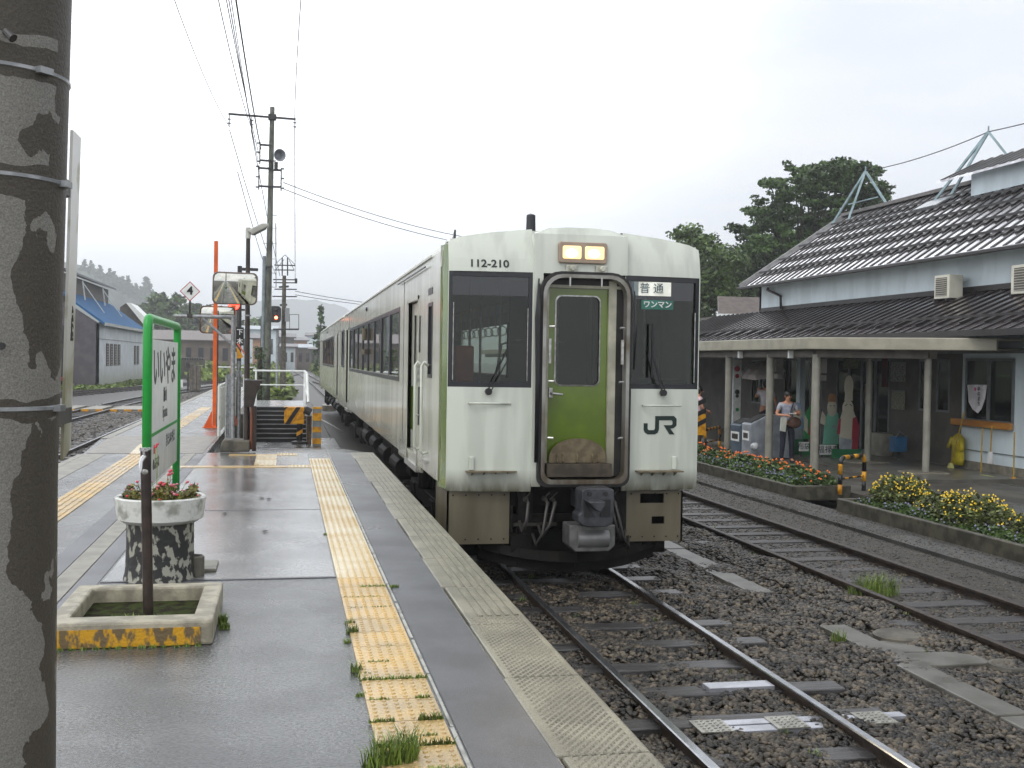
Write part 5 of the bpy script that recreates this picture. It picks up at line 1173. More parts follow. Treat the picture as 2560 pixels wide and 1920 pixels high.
# office end extension visible at right
ac = None
def acunit(px0, py0, px1, py1, label):
    A = at(px0, py0, x=14.55); B = at(px1, py1, x=14.55)
    r = root('air_conditioner', (14.7,(A.y+B.y)/2,B.z), label, 'air conditioner', 'air conditioners on the lower roof')
    b = MB(); b.box(14.55,14.9,B.y,A.y,B.z,A.z); b.build('casing', mat('ac_cream', s2l((198,196,182)), .5, var=.06), r, bevel=.015)
    w_ = A.y-B.y; b = MB(); b.box(14.54,14.551,B.y+w_*.15,A.y-w_*.12,B.z+.06,A.z-.06); g_ = b.build('grille', mat('ac_grille', s2l((88,84,76)), .6), r)
    b = MB()
    for k in range(9): b.box(14.532,14.541,B.y+w_*.15,A.y-w_*.12,B.z+.07+k*(A.z-B.z-.14)/8.5,B.z+.078+k*(A.z-B.z-.14)/8.5)
    b.build('grille_bars', mat('ac_cream', (1,1,1)), g_)
    b = MB(); b.bar((14.5,B.y+.05,B.z-.03),(15.0,B.y+.05,B.z-.03),.05); b.bar((14.5,A.y-.05,B.z-.03),(15.0,A.y-.05,B.z-.03),.05); b.build('foot', m_steeld, r)
    return r
acunit(2336,690,2372,745,'cream air conditioner box on the lower roof, fully in view')
acunit(2528,664,2600,730,'cream air conditioner box cut by the right edge of the photo')
# A frames on the ridge
def aframe(apex, base, label):
    r = root('roof_truss_frame', base[0], label, 'wire frame', 'steel frames on the roof ridge')
    m_ = mat('pale_blue_steel', s2l((140,160,165)), .4, metal=.3)
    for q in base:
        b = MB(); b.bar(q, apex, .06); b.build('leg', m_, r)
    b = MB(); A = Vector(apex); b.bar(A,A+Vector((0,0,.15)),.03); m1 = (A+Vector(base[0]))/2; m2 = (A+Vector(base[-1]))/2; b.bar(m1-Vector((0,0,.2)),m2-Vector((0,0,.2)),.035); b.build('tie', m_, r); return A
ap1 = aframe((18.1,33.1,8.5), [(17.6,34.3,6.92),(17.7,33.4,6.98),(18.5,32.2,7.15)], 'steel triangular frame on the far end of the roof ridge')
ap2 = aframe((18.1,26.7,8.5), [(17.5,28.2,6.85),(17.6,27.6,6.9),(18.6,26.3,7.6)], 'steel triangular frame standing beside the raised roof section')
wire(ap1, ap2, r0_=.008, sag=.12, label='thin wire strung between the two roof frames', group=None)
wire(ap2, ap2+Vector((.6,-8,.2)), r0_=.008, sag=.15, label='thin wire leaving the near roof frame towards the right', group=None)

# ---------------------------------------------------------------- under the canopy
def kerbbox(x0, x1, y0, y1, label):
    r = root('flower_bed', ((x0+x1)/2,(y0+y1)/2,.03), label, 'flower bed')
    b = MB(); b.grid([x0,x1],[y0,y1], lambda u, v: (u,v,-.02), [(x0+.09,x1-.09,y0+.09,y1-.09)], .25, (0,0,1)); b.build('kerb', mat('mossy_kerb', (.060,.055,.038), .5, var=.4, vs=6, bump=.4), r, bevel=.015)
    b = MB(); b.box(x0+.09,x1-.09,y0+.09,y1-.09,-.02,.18); b.build('soil', m_soil, r); return r
kerbbox(8.42,9.5,17.62,40,'long low flower bed with orange and lilac flowers between the siding and the canopy')
kerbbox(8.36,9.45,4,15.95,'long low flower bed with yellow daisy bushes at the right edge')
def blossoms(mb, P, r):
    for p in P:
        mb.add([(p[0]-r,p[1],p[2]-.3*r),(p[0],p[1]-r,p[2]-.3*r),(p[0]+r,p[1],p[2]-.3*r),(p[0],p[1]+r,p[2]-.3*r),(p[0],p[1],p[2]+r),(p[0],p[1],p[2]-r)],[(0,1,4),(1,2,4),(2,3,4),(3,0,4),(1,0,5),(2,1,5),(3,2,5),(0,3,5)])
def plant(name, c, rx, ry, h, nl, ls, mleaf, nb, br, mb_, label, cat, group, top=True):
    r = root(name, c, label, cat, group)
    a = NR.rand(nl)*6.283; rr = np.sqrt(NR.rand(nl)); th = NR.rand(nl)
    x = c[0]+rr*np.cos(a)*rx; y = c[1]+rr*np.sin(a)*ry; z = c[2]+h*np.sqrt(np.clip(1-rr**2*.8,0,1))*th**.6*(.75+.35*NR.rand(nl))
    V, Fc = leaf_quads(np.stack([x,y,z],1), ls); npmesh('foliage', V, Fc, mleaf, parent=r)
    if nb:
        a = NR.rand(nb)*6.283; rr = np.sqrt(NR.rand(nb)); cl = (np.sin(a*3+c[1]*5)+np.sin(rr*9+c[1]*3) > -.3) if nb > 50 else np.ones(nb, bool); P = np.stack([c[0]+rr*np.cos(a)*rx*1.02, c[1]+rr*np.sin(a)*ry*1.02, c[2]+h*np.sqrt(np.clip(1-rr**2*.8,0,1))*(.80+.35*NR.rand(nb))],1)[cl]
        b = MB(); blossoms(b, P, br); b.build('blossoms', mb_, r)
    return r
m_or = mat('marigold_orange', s2l((250,112,14)), .5, var=.2, vs=20); m_yl = mat('daisy_yellow', s2l((238,200,20)), .5, var=.15, vs=20); m_li = mat('lilac_petal', s2l((120,120,150)), .6, var=.2, vs=20)
protoA = plant('marigold_plant', (9.15,22,.17), .24,.26,.26,420,.035,m_leaf,12,.022,m_or,'orange marigold plant in the row at the back of the long flower bed','flowers','orange marigolds')
protoB = plant('ageratum_plant', (8.72,22,.17), .24,.26,.17,360,.03,m_leaf,12,.018,m_li,'low lilac flowered plant in the front row of the long flower bed','flowers','lilac edging plants')
for i in range(26):
    y = 17.9+i*.42
    if abs(y-22) > .2: dup(protoA, (9.15+rnd.uniform(-.12,.12), y, .17), rotz=rnd.uniform(0,6), scale=rnd.uniform(.85,1.25))
    dup(protoB, (8.72+rnd.uniform(-.06,.06), y+.2, .17), rotz=rnd.uniform(0,6), scale=rnd.uniform(.85,1.2))
m_lfo = mat('leaf_daisy', (.085,.105,.025), .5, var=.4, vs=4, island=.5)
for (c_, rx_, ry_, h_, nb_, lb) in (((9.05,15.25,.15),.42,.62,.50,240,'yellow daisy bush just right of the near black and yellow guard rail'),((9.12,14.2,.15),.36,.60,.36,150,'low yellow daisy bush second from the guard rail'),((8.95,13.35,.15),.44,.70,.46,230,'yellow daisy bush in the middle of the near flower bed'),((9.1,12.35,.15),.34,.50,.30,60,'small sparse daisy bush right of the middle of the near flower bed'),((9.05,11.1,.15),.46,.68,.50,260,'yellow daisy bush cut by the right edge of the photo')):
    plant('daisy_bush', c_, rx_, ry_, h_, 3000, .032, m_lfo, nb_, .016, m_yl, lb, 'shrub', None)
q = plant('edging_plant', (8.68,14.6,.15), .22,.4,.14,500,.03,m_leaf,14,.018,m_li,'low green edging plant along the kerb of the near flower bed','flowers','green edging plants')
for i in range(9): dup(q, (8.66+rnd.uniform(-.03,.05), 9.6+i*.72, .15), rotz=rnd.uniform(-.2,.2), scale=rnd.uniform(.8,1.15))
# guard rails
def guard(A, B, top, label):
    r = root('guard_rail', A, label, 'guard rail', 'black and yellow guard rails')
    A = Vector(A); B = Vector(B); d = (B-A).normalized(); rc = .12; n = 5
    path = [A]+[A+Vector((0,0,h)) for h in (top-rc,)]+[A+d*(rc-rc*math.cos(R(t)))+Vector((0,0,top-rc+rc*math.sin(R(t)))) for t in (30,60,90)]
    path += [B-d*rc+Vector((0,0,top))]+[B-d*(rc-rc*math.sin(R(t)))+Vector((0,0,top-rc+rc*math.cos(R(t)))) for t in (30,60,90)]+[B]
    # cut path into stripes
    L_ = [0]
    for i in range(1,len(path)): L_.append(L_[-1]+(path[i]-path[i-1]).length)
    def pt(s):
        for i in range(1,len(path)):
            if s <= L_[i]+1e-6: t = (s-L_[i-1])/max(1e-6,L_[i]-L_[i-1]); return path[i-1].lerp(path[i],t)
        return path[-1]
    by, bk = MB(), MB(); n = 0; s = 0; step = .17
    while s < L_[-1]-.01:
        e = min(s+step, L_[-1]); ps = [pt(s)]+[path[i] for i in range(len(path)) if s < L_[i] < e]+[pt(e)]
        b = MB(); b.tube(ps,.038,12); b.build(*(('yellow_band', m_yellow) if n % 2 == 0 else ('black_band', m_black)), r, smooth=True); s = e; n += 1
    bt = MB(); 
    for i in range(6): (by if i % 2 else bk).tube([A.lerp(B,i/6)+Vector((0,0,top*.42)),A.lerp(B,(i+1)/6)+Vector((0,0,top*.42))],.018,8)
    by.build('lower_bar', m_yellow, r, smooth=True); bk.build('lower_bar_band', m_black, r, smooth=True)
guard((9.2,17.45,.1),(9.93,17.98,.1),.62,'near black and yellow guard rail standing between the two flower beds')
guard((10.1,26.0,.1),(11.0,27.3,.1),.55,'far black and yellow guard rail beside the train, left of the bins')
r = root('hazard_board', (9.8,25.4,.1), 'black and yellow striped board at the right edge of the train', 'sign')
A = at(1765,1035,y=25.6); b = MB(); b.box(A.x-.5,A.x,25.6,25.63,.55,A.z); b.build('board', m_yellow, r)
b = MB(); 
for k in range(3): b.prism([(A.x-.5,25.595,.6+k*.25),(A.x,25.595,.85+k*.25),(A.x,25.595,.97+k*.25),(A.x-.5,25.595,.72+k*.25)],(0,.003,0))
b.build('stripe', m_black, r)
b = MB(); b.box(A.x-.3,A.x-.24,25.64,25.7,.1,.7); b.build('post', m_steeld, r)
# bins
def bin_(A, w_, d_, h0, h1, m, label):
    x, y = A; r = root('waste_bin', (x,y,.1), label, 'bin')
    b = MB(); b.prism([(x,y,.1),(x,y+d_*.0,h0),(x,y,h0),(x+0,y,h0)][:2]+[(x,y+.0,h0)][:0]+[(x+w_*.0,y,h0)][:0] or [], (0,0,0)) if False else None
    b.prism([(x,y,.12),(x,y,h0),(x+d_*.45,y,h1),(x+d_*.7,y,h1),(x+d_,y,h1-.1),(x+d_,y,.12)],(0,w_,0)); b.build('body', m, r, bevel=.02)
    b = MB(); b.prism([(x+.05,y+.06,h0+.035),(x+d_*.42,y+.06,h1-.015),(x+d_*.42,y+.06,h1+.004),(x+.05,y+.06,h0+.055)],(0,w_-.12,0)); b.build('opening', m_dark, r)
    b = MB(); b.box(x-.006,x,y+.06,y+w_-.06,h0-.38,h0-.16); b.build('sticker', m_white, r)
    b = MB(); b.box(x-.008,x-.005,y+.12,y+w_-.12,h0-.33,h0-.21); b.build('sticker_print', m_steeld, r)
bin_((10.45,24.68),.60,.55,.84,.98,mat('bin_blue_grey', s2l((72,86,100)), .4),'dark blue grey waste bin beside the far guard rail')
bin_((10.45,24.1),.50,1.0,.90,1.12,mat('bin_grey', s2l((136,142,150)), .35),'light grey waste bin with sloping lid next to the canopy column')
r = root('white_bag', (10.9,23.9,.1), 'clear plastic bag of rubbish by the light grey bin', 'bag')
A = at(1900,1120,y=24.2); A = at(1887,1116,y=23.95); b = MB(); b.ball((A.x,23.95,A.z),.10,8,(1.1,.6,.9)); b.build('bag', mat('plastic_film',(.45,.47,.48),.2,var=.3,vs=9,bump=.8,bs=14), r, smooth=True)
# cut-out figures (flat painted boards)
def cutout(px, pyb, pyt, y, parts, label, signtxt=None):
    """parts: list of (material, [(dx,dz)...]) outlines in a 0..1 height frame"""
    A = at(px, pyb, y=y); T = at(px, pyt, y=y); h = T.z-A.z
    r = root('painted_cutout', (A.x,y,.17), label, 'cut-out figure')
    for k, (m, pts, nm) in enumerate(parts):
        b = MB(); b.prism([(A.x+dx*h, y-.004*k, A.z+dz*h) for dx, dz in pts],(0,.012,0)); b.build(nm, m, r)
    b = MB(); b.box(A.x-.02,A.x+.02,y+.01,y+.35,.17,A.z+.3*h); b.build('prop', m_steeld, r)
    b = MB(); b.box(A.x-.2*h,A.x+.2*h,y-.02,y+.03,.17,A.z+.02); b.build('foot_board', mat('foot_green', s2l((40,120,75)), .5), r)
    return r, A, h
def ell(cx, cz, rx, rz, n=16): return [(cx+rx*math.cos(2*math.pi*i/n), cz+rz*math.sin(2*math.pi*i/n)) for i in range(n)]
mc_mint = mat('mint_paint', s2l((120,190,165)), .5, var=.05); mc_skin = mat('cream_paint', s2l((196,192,172)), .5, var=.05); mc_red = mat('crimson_paint', s2l((150,30,50)), .5, var=.05); mc_blue = mat('pale_blue_paint', s2l((150,175,205)), .5, var=.05); mc_gr = mat('green_paint', s2l((40,130,70)), .5); mc_gy = mat('grey_paint', s2l((150,158,165)), .5)
cutout(2077,1112,984,24.2,[(mc_mint,[(-.17,0),(.18,0),(.17,.45),(.14,.62),(.05,.66),(-.08,.62),(-.14,.4)],'robe'),(mc_skin,ell(.01,.72,.10,.17),'head'),(mat('brown_cap_paint', s2l((150,105,60)), .5),[(-.07,.84),(.08,.84),(.09,.92),(.05,1.0),(-.04,1.0),(-.08,.92)],'cap'),(mc_skin,[(-.24,.42),(-.14,.38),(-.12,.55),(-.2,.66)],'hand'),(mc_gy,[(.02,.35),(.14,.3),(.16,.34),(.04,.39)],'sash'),(m_black,[(-.04,.75),(-.01,.76),(-.01,.77),(-.04,.765)],'eye'),(m_black,[(.03,.76),(.06,.75),(.06,.765),(.03,.775)],'eye')],'mint green robed cut-out figure between the canopy columns')
cutout(2117,1125,926,23.6,[(mc_skin,[(-.10,.02),(.10,.0),(.12,.40),(.07,.52),(-.06,.52),(-.11,.35)],'robe'),(mc_red,[(.06,0),(.15,0),(.16,.30),(.12,.42),(.07,.40)],'cloak'),(mc_red,[(-.14,.2),(-.10,.2),(-.09,.40),(-.12,.38)],'cloak'),(mc_gy,[(-.10,0),(.06,0),(.07,.13),(-.10,.16)],'hem'),(mc_skin,ell(0,.52,.075,.115),'face'),(mc_skin,ell(.005,.80,.06,.14),'tall_forehead'),(mc_skin,[(-.05,.62),(.06,.62),(.055,.74),(-.04,.74)],'brow'),(m_black,[(-.045,.55),(-.015,.57),(-.015,.58),(-.045,.56)],'eye'),(m_black,[(.02,.57),(.05,.55),(.05,.56),(.02,.58)],'eye')],'cream and crimson cut-out figure with a very tall forehead, tallest of the row')
cutout(1990,1100,1005,24.6,[(mc_gy,[(-.2,0),(.42,0),(.36,.25),(.2,.35),(-.1,.35)],'base'),(mc_blue,[(-.08,.3),(.22,.3),(.18,.55),(.1,.68),(-.06,.68)],'robe'),(mc_skin,ell(.02,.70,.12,.2),'face'),(mc_blue,[(-.1,.82),(.14,.82),(.1,.95),(.02,1.0),(-.06,.95)],'hood')],'pale blue hooded cut-out figure behind the standing woman')
cutout(2020,1110,990,24.4,[(mc_gr,[(-.12,.1),(.16,.1),(.16,.7),(.06,.85),(-.08,.62)],'robe'),(mc_red,[(.0,.2),(.16,.15),(.16,.72),(.06,.6)],'sleeve'),(m_orange,[(.04,0),(.10,0),(.10,.9),(.05,.9)],'staff'),(mc_skin,[(-.10,.3),(-.02,.22),(-.02,.5),(-.08,.6)],'hand')],'green and red cut-out figure half hidden by a canopy column')
for (px0,py0,px1,py1,tx) in ((1998,1105,2022,1128,'布袋'),(2050,1112,2091,1137,'福禄寿')):
    A = at(px0,py0,y=23.9); B = at(px1,py1,y=23.9); r = root('name_placard', ((A.x+B.x)/2,23.9,.17), 'white placard with black characters, %s' % ('left one at the hooded figure' if px0 < 2040 else 'right one under the mint robed figure'), 'placard')
    b = MB(); b.box(A.x,B.x,23.9,23.92,B.z,A.z); b.build('plate', m_white, r); b = MB(); b.box(A.x+.05,A.x+.08,23.92,23.95,.17,B.z+.05); b.build('leg', m_steeld, r)
    text(tx, (A.z-B.z)*.8, Vector(((A.x+B.x)/2,23.893,(A.z+B.z)/2)), (1,0,0), (0,0,1), m_black, 'placard_text', r, ext=.001)
# cabinet, blue bucket, brushes etc near the door
def boxthing(name, px0, py0, px1, py1, y, dep, m, label, cat, z0=None, bev=.015):
    A = at(px0,py0,y=y); B = at(px1,py1,y=y); r = root(name, ((A.x+B.x)/2,y,B.z if z0 is None else z0), label, cat)
    b = MB(); b.box(A.x,B.x,y,y+dep,B.z if z0 is None else z0,A.z); b.build('body', m, r, bevel=bev); return r, A, B
r, A, B = boxthing('cabinet', 2201,1084,2245,1152,24.0,.5,mat('cabinet_cream', s2l((148,146,132)), .5),'cream cabinet with a door standing in the shade behind the canopy column','cabinet',.17)
b = MB(); b.box(A.x+.03,A.x+.34,23.99,24.0,.25,A.z-.05); b.build('door', mat('cabinet_door', s2l((160,158,146)), .5), r); b = MB(); b.ball((A.x+.3,23.98,.6),.015,6); b.build('handle', m_steel, r)
r, A, B = boxthing('blue_bucket', 2238,1092,2268,1130,23.2,.25,mat('blue_plastic', s2l((45,105,150)), .4),'blue plastic bucket hung between the door and the cream cabinet','bucket')
b = MB(); b.tube([(A.x+.02,23.2,A.z),(A.x+.12,23.2,A.z+.13),(B.x-.02,23.2,A.z)],.01,6); b.build('handle', m_steel, r)
b = MB(); b.bar((A.x+.15,23.3,.17),(A.x+.15,23.3,B.z+.02),.06); b.build('stand', m_steeld, r)
# small yellow noticeboards
r, A, B = boxthing('exit_sign', 2110,897,2148,922,24.5,.05,mat('notice_green_yellow',(.16,.17,.05),.5,col2=(.04,.07,.03),vs=30),'small yellow green sign hanging in the dark under the canopy','sign')
b = MB(); b.bar((A.x+.1,24.52,A.z),(A.x+.1,24.52,2.45),.02); b.build('hanger', m_steeld, r)
# notice poster on gate pillar
r = root('poster_column', (12.0,28.55,.1), 'white upright poster with red and green marks at the ticket gate', 'poster')
A = at(1835,900,y=28.5); B = at(1851,1046,y=28.5); b = MB(); b.box(A.x,B.x,28.5,28.53,.1,A.z); b.build('board', m_white, r)
for zt_, m_, s_ in ((922,mat('poster_red',(.35,.02,.04),.5),.08),(940,mat('poster_red',(1,0,0),.5),.06),(980,m_steeld,.07),(990,m_steeld,.05),(1024,mc_gr,.05)):
    q = at(1843,zt_,y=28.49); b = MB(); b.ball(q,s_,6,(1,.1,1)); b.build('mark', m_, r)
for (x0_,y0_,x1_,y1_,mm_,nm_,lb_) in ((2204,893,2216,968,mat('banner_red',s2l((96,28,30)),.6),'poster','tall dark red banner at the dim doorway behind the canopy'),(2226,905,2262,955,mat('poster_grey',(.30,.31,.29),.5,col2=(.10,.11,.09),vs=22),'poster','pale grey poster high on the dim wall above the cream cabinet'),(2228,975,2260,1025,mat('poster_olive',(.12,.13,.07),.5,col2=(.30,.30,.24),vs=26),'poster','olive poster lower on the dim wall above the cream cabinet'),(2160,960,2180,1010,mat('poster_brown',(.16,.10,.05),.6,col2=(.05,.04,.03),vs=20),'poster','brown notice between the tall cut-out figure and the red banner'),(1945,900,1962,960,mat('poster_pale',(.35,.34,.31),.5,col2=(.14,.13,.12),vs=24),'poster','pale notice on the dim wall above the standing woman')):
    A = at(x0_,y0_,x=13.92); B = at(x1_,y1_,x=13.92); r = root(nm_, (13.93,(A.y+B.y)/2,B.z), lb_, 'poster'); b = MB(); b.box(13.93,13.94,B.y,A.y,B.z,A.z); b.build('sheet', mm_, r)
    b = MB(); b.box(13.925,13.928,B.y,A.y,A.z-.03,A.z); b.build('top_bar', m_alw, r)
# ledge, pennant, raincoat, brooms
r = root('wooden_shelf', (13.9,20.5,1.07), 'yellow brown wooden plank under the office window with brooms hanging from it', 'shelf')
b = MB(); b.box(13.84,13.96,19.58,21.5,1.07,1.20); b.build('plank', mat('varnished_wood', s2l((186,128,48)), .4, col2=s2l((150,94,30)), vs=4, streak=(1,.2,1)), r, bevel=.008)
r = root('pennant', (13.9,20.8,1.35), 'white pennant with a pink mark and dark upright lettering in the office window', 'pennant')
P = [at(862*.2532+2200,560*.2532+820,x=13.93),at(1055*.2532+2200,560*.2532+820,x=13.93),at(1035*.2532+2200,700*.2532+820,x=13.93),at(1000*.2532+2200,800*.2532+820,x=13.93),at(965*.2532+2200,842*.2532+820,x=13.93),at(915*.2532+2200,805*.2532+820,x=13.93),at(875*.2532+2200,730*.2532+820,x=13.93)]
b = MB(); b.prism(P,(.006,0,0)); b.build('cloth', mat('pennant_white',(.72,.70,.74),.6), r)
for i, ch in enumerate('寺のまち'):
    q = at(2200+975*.2532,820+(605+i*48)*.2532,x=13.92); text(ch, .10, q, (0,-1,0), (0,0,1), m_steeld, 'pennant_text', r, ext=.001, bold=.002)
q = at(2200+940*.2532,820+605*.2532,x=13.92); b = MB(); b.ball(q,.04,8,(.1,1,1)); b.build('pink_mark', mat('pink_mark',(.6,.12,.3),.5), r)
r = root('raincoat', (13.8,21.35,.3), 'yellow raincoat hanging on the wall between the door and the window', 'raincoat')
b = MB(); q0 = at(2200+770*.2532,820+1040*.2532,x=13.85)
for k, (dz, wy, wx) in enumerate(((0,.10,.05),(-.10,.26,.09),(-.25,.24,.10),(-.45,.22,.09),(-.62,.21,.08),(-.70,.20,.05))): pass
b.lathe([(.05,.0),(.13,-.05),(.20,-.14),(.19,-.3),(.20,-.55),(.18,-.66)],(13.86,q0.y,q0.z),14,ax=Matrix.Diagonal((.45,1,1))); b.tube([(13.84,q0.y+.17,q0.z-.1),(13.80,q0.y+.26,q0.z-.32)],[.05,.045],8); b.tube([(13.84,q0.y-.17,q0.z-.1),(13.80,q0.y-.22,q0.z-.36)],[.05,.045],8)
b.build('coat', mat('raincoat_yellow', s2l((176,160,28)), .35, var=.2, vs=5, bump=.8, bs=10), r, smooth=True)
def broom(a, c, head, label, mh=None):
    A = at(*a, x=13.72); B = at(*c, x=13.72); r = root('broom', B, label, 'broom', 'brooms leaning at the office wall')
    b = MB(); b.tube([A,B],.014,8); b.build('handle', mat('bamboo', s2l((170,140,50)), .5), r)
    b = MB(); b.prism([(B.x-.03,B.y-.04,B.z+.02),(B.x-.03,B.y+.04,B.z+.02),(B.x-.03,B.y+.17*head,B.z-.22),(B.x-.03,B.y-.17*head,B.z-.22)],(.06,0,0)); b.build('bristles', mh or mat('broom_pale', s2l((178,176,110)), .6), r, bevel=.01)
broom((2411,1030),(2377,1160),1.0,'broom with a pale green head leaning in front of the raincoat')
broom((2456,1070),(2452,1190),.9,'thin yellow handled broom hanging under the left part of the plank')
broom((2480,1065),(2476,1132),.4,'short brown handled white brush hanging under the plank',mh=mat('brush_white',(.55,.55,.55),.6))
broom((2536,1080),(2534,1196),1.0,'yellow brush leaning at the right end of the plank',mh=m_yellow)
r = root('dustpan', at(2440,1212,x=13.4), 'pale green dustpan lying on the ground by the brooms', 'dustpan')
q = at(2440,1212,x=13.2); b = MB(); b.prism([(q.x,q.y-.25,.11),(q.x,q.y+.25,.11),(q.x+.25,q.y+.2,.11),(q.x+.25,q.y-.2,.11)],(0,0,.02)); b.box(q.x+.24,q.x+.26,q.y-.2,q.y+.2,.11,.18); b.build('pan', mat('pan_green', s2l((160,170,100)), .5), r)

# ================================================================ PEOPLE
def skinned(pts, edges, radii, sub=1):
    me = bpy.data.meshes.new('tmp'); me.from_pydata(pts, edges, []); o = bpy.data.objects.new('tmp', me); COL.objects.link(o)
    sk = o.modifiers.new('skin','SKIN'); sk.use_smooth_shade = True; sb_ = o.modifiers.new('sub','SUBSURF'); sb_.levels = sub; sb_.render_levels = sub
    for i, rr in enumerate(radii): me.skin_vertices[0].data[i].radius = rr if isinstance(rr, tuple) else (rr, rr)
    me.skin_vertices[0].data[0].use_root = True
    bpy.context.view_layer.update(); em = bpy.data.meshes.new_from_object(o.evaluated_get(bpy.context.evaluated_depsgraph_get())); bpy.data.objects.remove(o)
    v = [p.co.copy() for p in em.vertices]; f = [tuple(p.vertices) for p in em.polygons]; return v, f
def person(loc, face, H, arms, shirt, trous, hairm, label, lean=0, bare=True):
    """face: heading angle (0 = towards -Y). arms: two lists of (elbow, wrist) in body frame"""
    s = H/1.65; r = root('person', loc, label, 'person'); M_ = Matrix.Translation(loc) @ Matrix.Rotation(face,4,'Z') @ Matrix.Scale(s,4)
    m_skin = mat('skin', s2l((196,140,112)), .5, var=.05)
    J = {'pel':(0,0,.90),'wai':(0,0,1.03),'che':(0,.01,1.20),'uch':(0,.015,1.32),'nec':(0,.0,1.40),'hb':(0,-.02,1.46),'hd':(0,-.035,1.53),'ht':(0,-.03,1.60)}
    for sd, (el, wr) in zip((-1,1), arms):
        J['sh%d' % sd] = (.165*sd,.01,1.335); J['el%d' % sd] = el; J['wr%d' % sd] = wr
        J['hi%d' % sd] = (.09*sd,0,.84); J['kn%d' % sd] = (.105*sd,-.02,.46); J['an%d' % sd] = (.12*sd,.02,.08); J['to%d' % sd] = (.14*sd,-.12,.03)
    rad = {'pel':(.15,.11),'wai':(.115,.09),'che':(.135,.10),'uch':(.13,.09),'nec':.048,'hb':(.06,.07),'hd':(.075,.092),'ht':(.06,.075)}
    for sd in (-1,1): rad.update({'sh%d'%sd:.058,'el%d'%sd:.038,'wr%d'%sd:.025,'hi%d'%sd:.085,'kn%d'%sd:.056,'an%d'%sd:.036,'to%d'%sd:(.035,.025)})
    E = [('pel','wai'),('wai','che'),('che','uch'),('uch','nec'),('nec','hb'),('hb','hd'),('hd','ht')]
    for sd in (-1,1): E += [('uch','sh%d'%sd),('sh%d'%sd,'el%d'%sd),('el%d'%sd,'wr%d'%sd),('pel','hi%d'%sd),('hi%d'%sd,'kn%d'%sd),('kn%d'%sd,'an%d'%sd),('an%d'%sd,'to%d'%sd)]
    def make(keys, edges, rd): ks = list(keys); return skinned([J[k] for k in ks], [(ks.index(a), ks.index(b_)) for a, b_ in edges], [rd[k] for k in ks])
    v, f = make(J.keys(), E, rad); b = MB(); b.add([M_ @ p for p in v], f)
    for sd in (-1,1):                                  # hands: palm, four fingers, thumb
        w_ = Vector(J['wr%d'%sd]); e_ = Vector(J['el%d'%sd]); d = (w_-e_).normalized(); sx = d.cross(Vector((0,-.3,1))).normalized(); dn = d.cross(sx)
        b.tube([M_ @ (w_-d*.01), M_ @ (w_+d*.04), M_ @ (w_+d*.085)],[.024*s,.036*s,.03*s],8)
        for k, ln in enumerate((.065,.075,.07,.055)):
            o_ = w_+d*.08+sx*(.012*(1.5-k)*1.3); b.tube([M_ @ o_, M_ @ (o_+d*ln*.5+dn*.008), M_ @ (o_+d*ln*.85+dn*.03)],[.009*s,.008*s,.006*s],6)
        o_ = w_+d*.03+sx*.03*sd; b.tube([M_ @ o_, M_ @ (o_+d*.03+sx*.02*sd), M_ @ (o_+d*.055+sx*.02*sd+dn*.02)],[.011*s,.009*s,.007*s],6)
    hd = Vector(J['hd'])
    b.tube([M_ @ (hd+Vector((0,-.088,.01))), M_ @ (hd+Vector((0,-.11,-.02))), M_ @ (hd+Vector((0,-.09,-.03)))],[.008*s,.012*s,.006*s],6)
    for sd in (-1,1): b.ball(M_ @ (hd+Vector((.076*sd,.0,-.01))),.018*s,6,(.5,1,1.4))
    b.build('body', m_skin, r, smooth=True)
    b = MB()
    for sd in (-1,1): b.ball(M_ @ (hd+Vector((.03*sd,-.088,.012))),.009*s,6)
    b.tube([M_ @ (hd+Vector((-.02,-.09,-.05))), M_ @ (hd+Vector((.02,-.09,-.05)))],.004*s,6); b.build('eyes_and_mouth', mat('dark_feature',(.03,.015,.012),.5), r)
    # clothes
    g_ = .016; rd = {k: ((q[0]+g_, q[1]+g_) if isinstance(q, tuple) else q+g_) for k, q in rad.items()}
    J2 = dict(J)
    for sd in (-1,1): a_ = Vector(J['sh%d'%sd]); e_ = Vector(J['el%d'%sd]); J['mid%d'%sd] = tuple(a_+(e_-a_)*.62); rd['mid%d'%sd] = .062; rd['sh%d'%sd] = .068
    J['wa2'] = (0,0,.93); rd['wa2'] = (.165,.125)
    v, f = make(['wa2','wai','che','uch','sh-1','mid-1','sh1','mid1'], [('wa2','wai'),('wai','che'),('che','uch'),('uch','sh-1'),('sh-1','mid-1'),('uch','sh1'),('sh1','mid1')], rd)
    b = MB(); b.add([M_ @ p for p in v], f); b.build('shirt', shirt, r, smooth=True)
    J['pe2'] = (0,0,.94); rd['pe2'] = (.15,.115)
    ks = ['pe2','pel']+['%s%d' % (k, sd) for sd in (-1,1) for k in ('hi','kn','an')]
    v, f = make(ks, [('pe2','pel')]+[e for sd in (-1,1) for e in (('pel','hi%d'%sd),('hi%d'%sd,'kn%d'%sd),('kn%d'%sd,'an%d'%sd))], rd)
    b = MB(); b.add([M_ @ p for p in v], f); b.build('trousers', trous, r, smooth=True)
    b = MB(); b.ball(M_ @ (hd+Vector((0,.016,.032))),.093*s,12,(.92,1.02,1.05)); b.ball(M_ @ (hd+Vector((0,.045,-.02))),.075*s,10); b.build('hair', hairm, r, smooth=True)
    b = MB()
    for sd in (-1,1): p = Vector(J['to%d'%sd]); b.prism([M_ @ Vector((p.x-.045,.07,0)),M_ @ Vector((p.x+.035,.07,0)),M_ @ Vector((p.x+.045,-.16,0)),M_ @ Vector((p.x-.04,-.16,0))],(0,0,.06*s))
    b.build('shoes', mat('shoe_dark',(.02,.02,.02),.5), r, bevel=.015)
    return r, M_
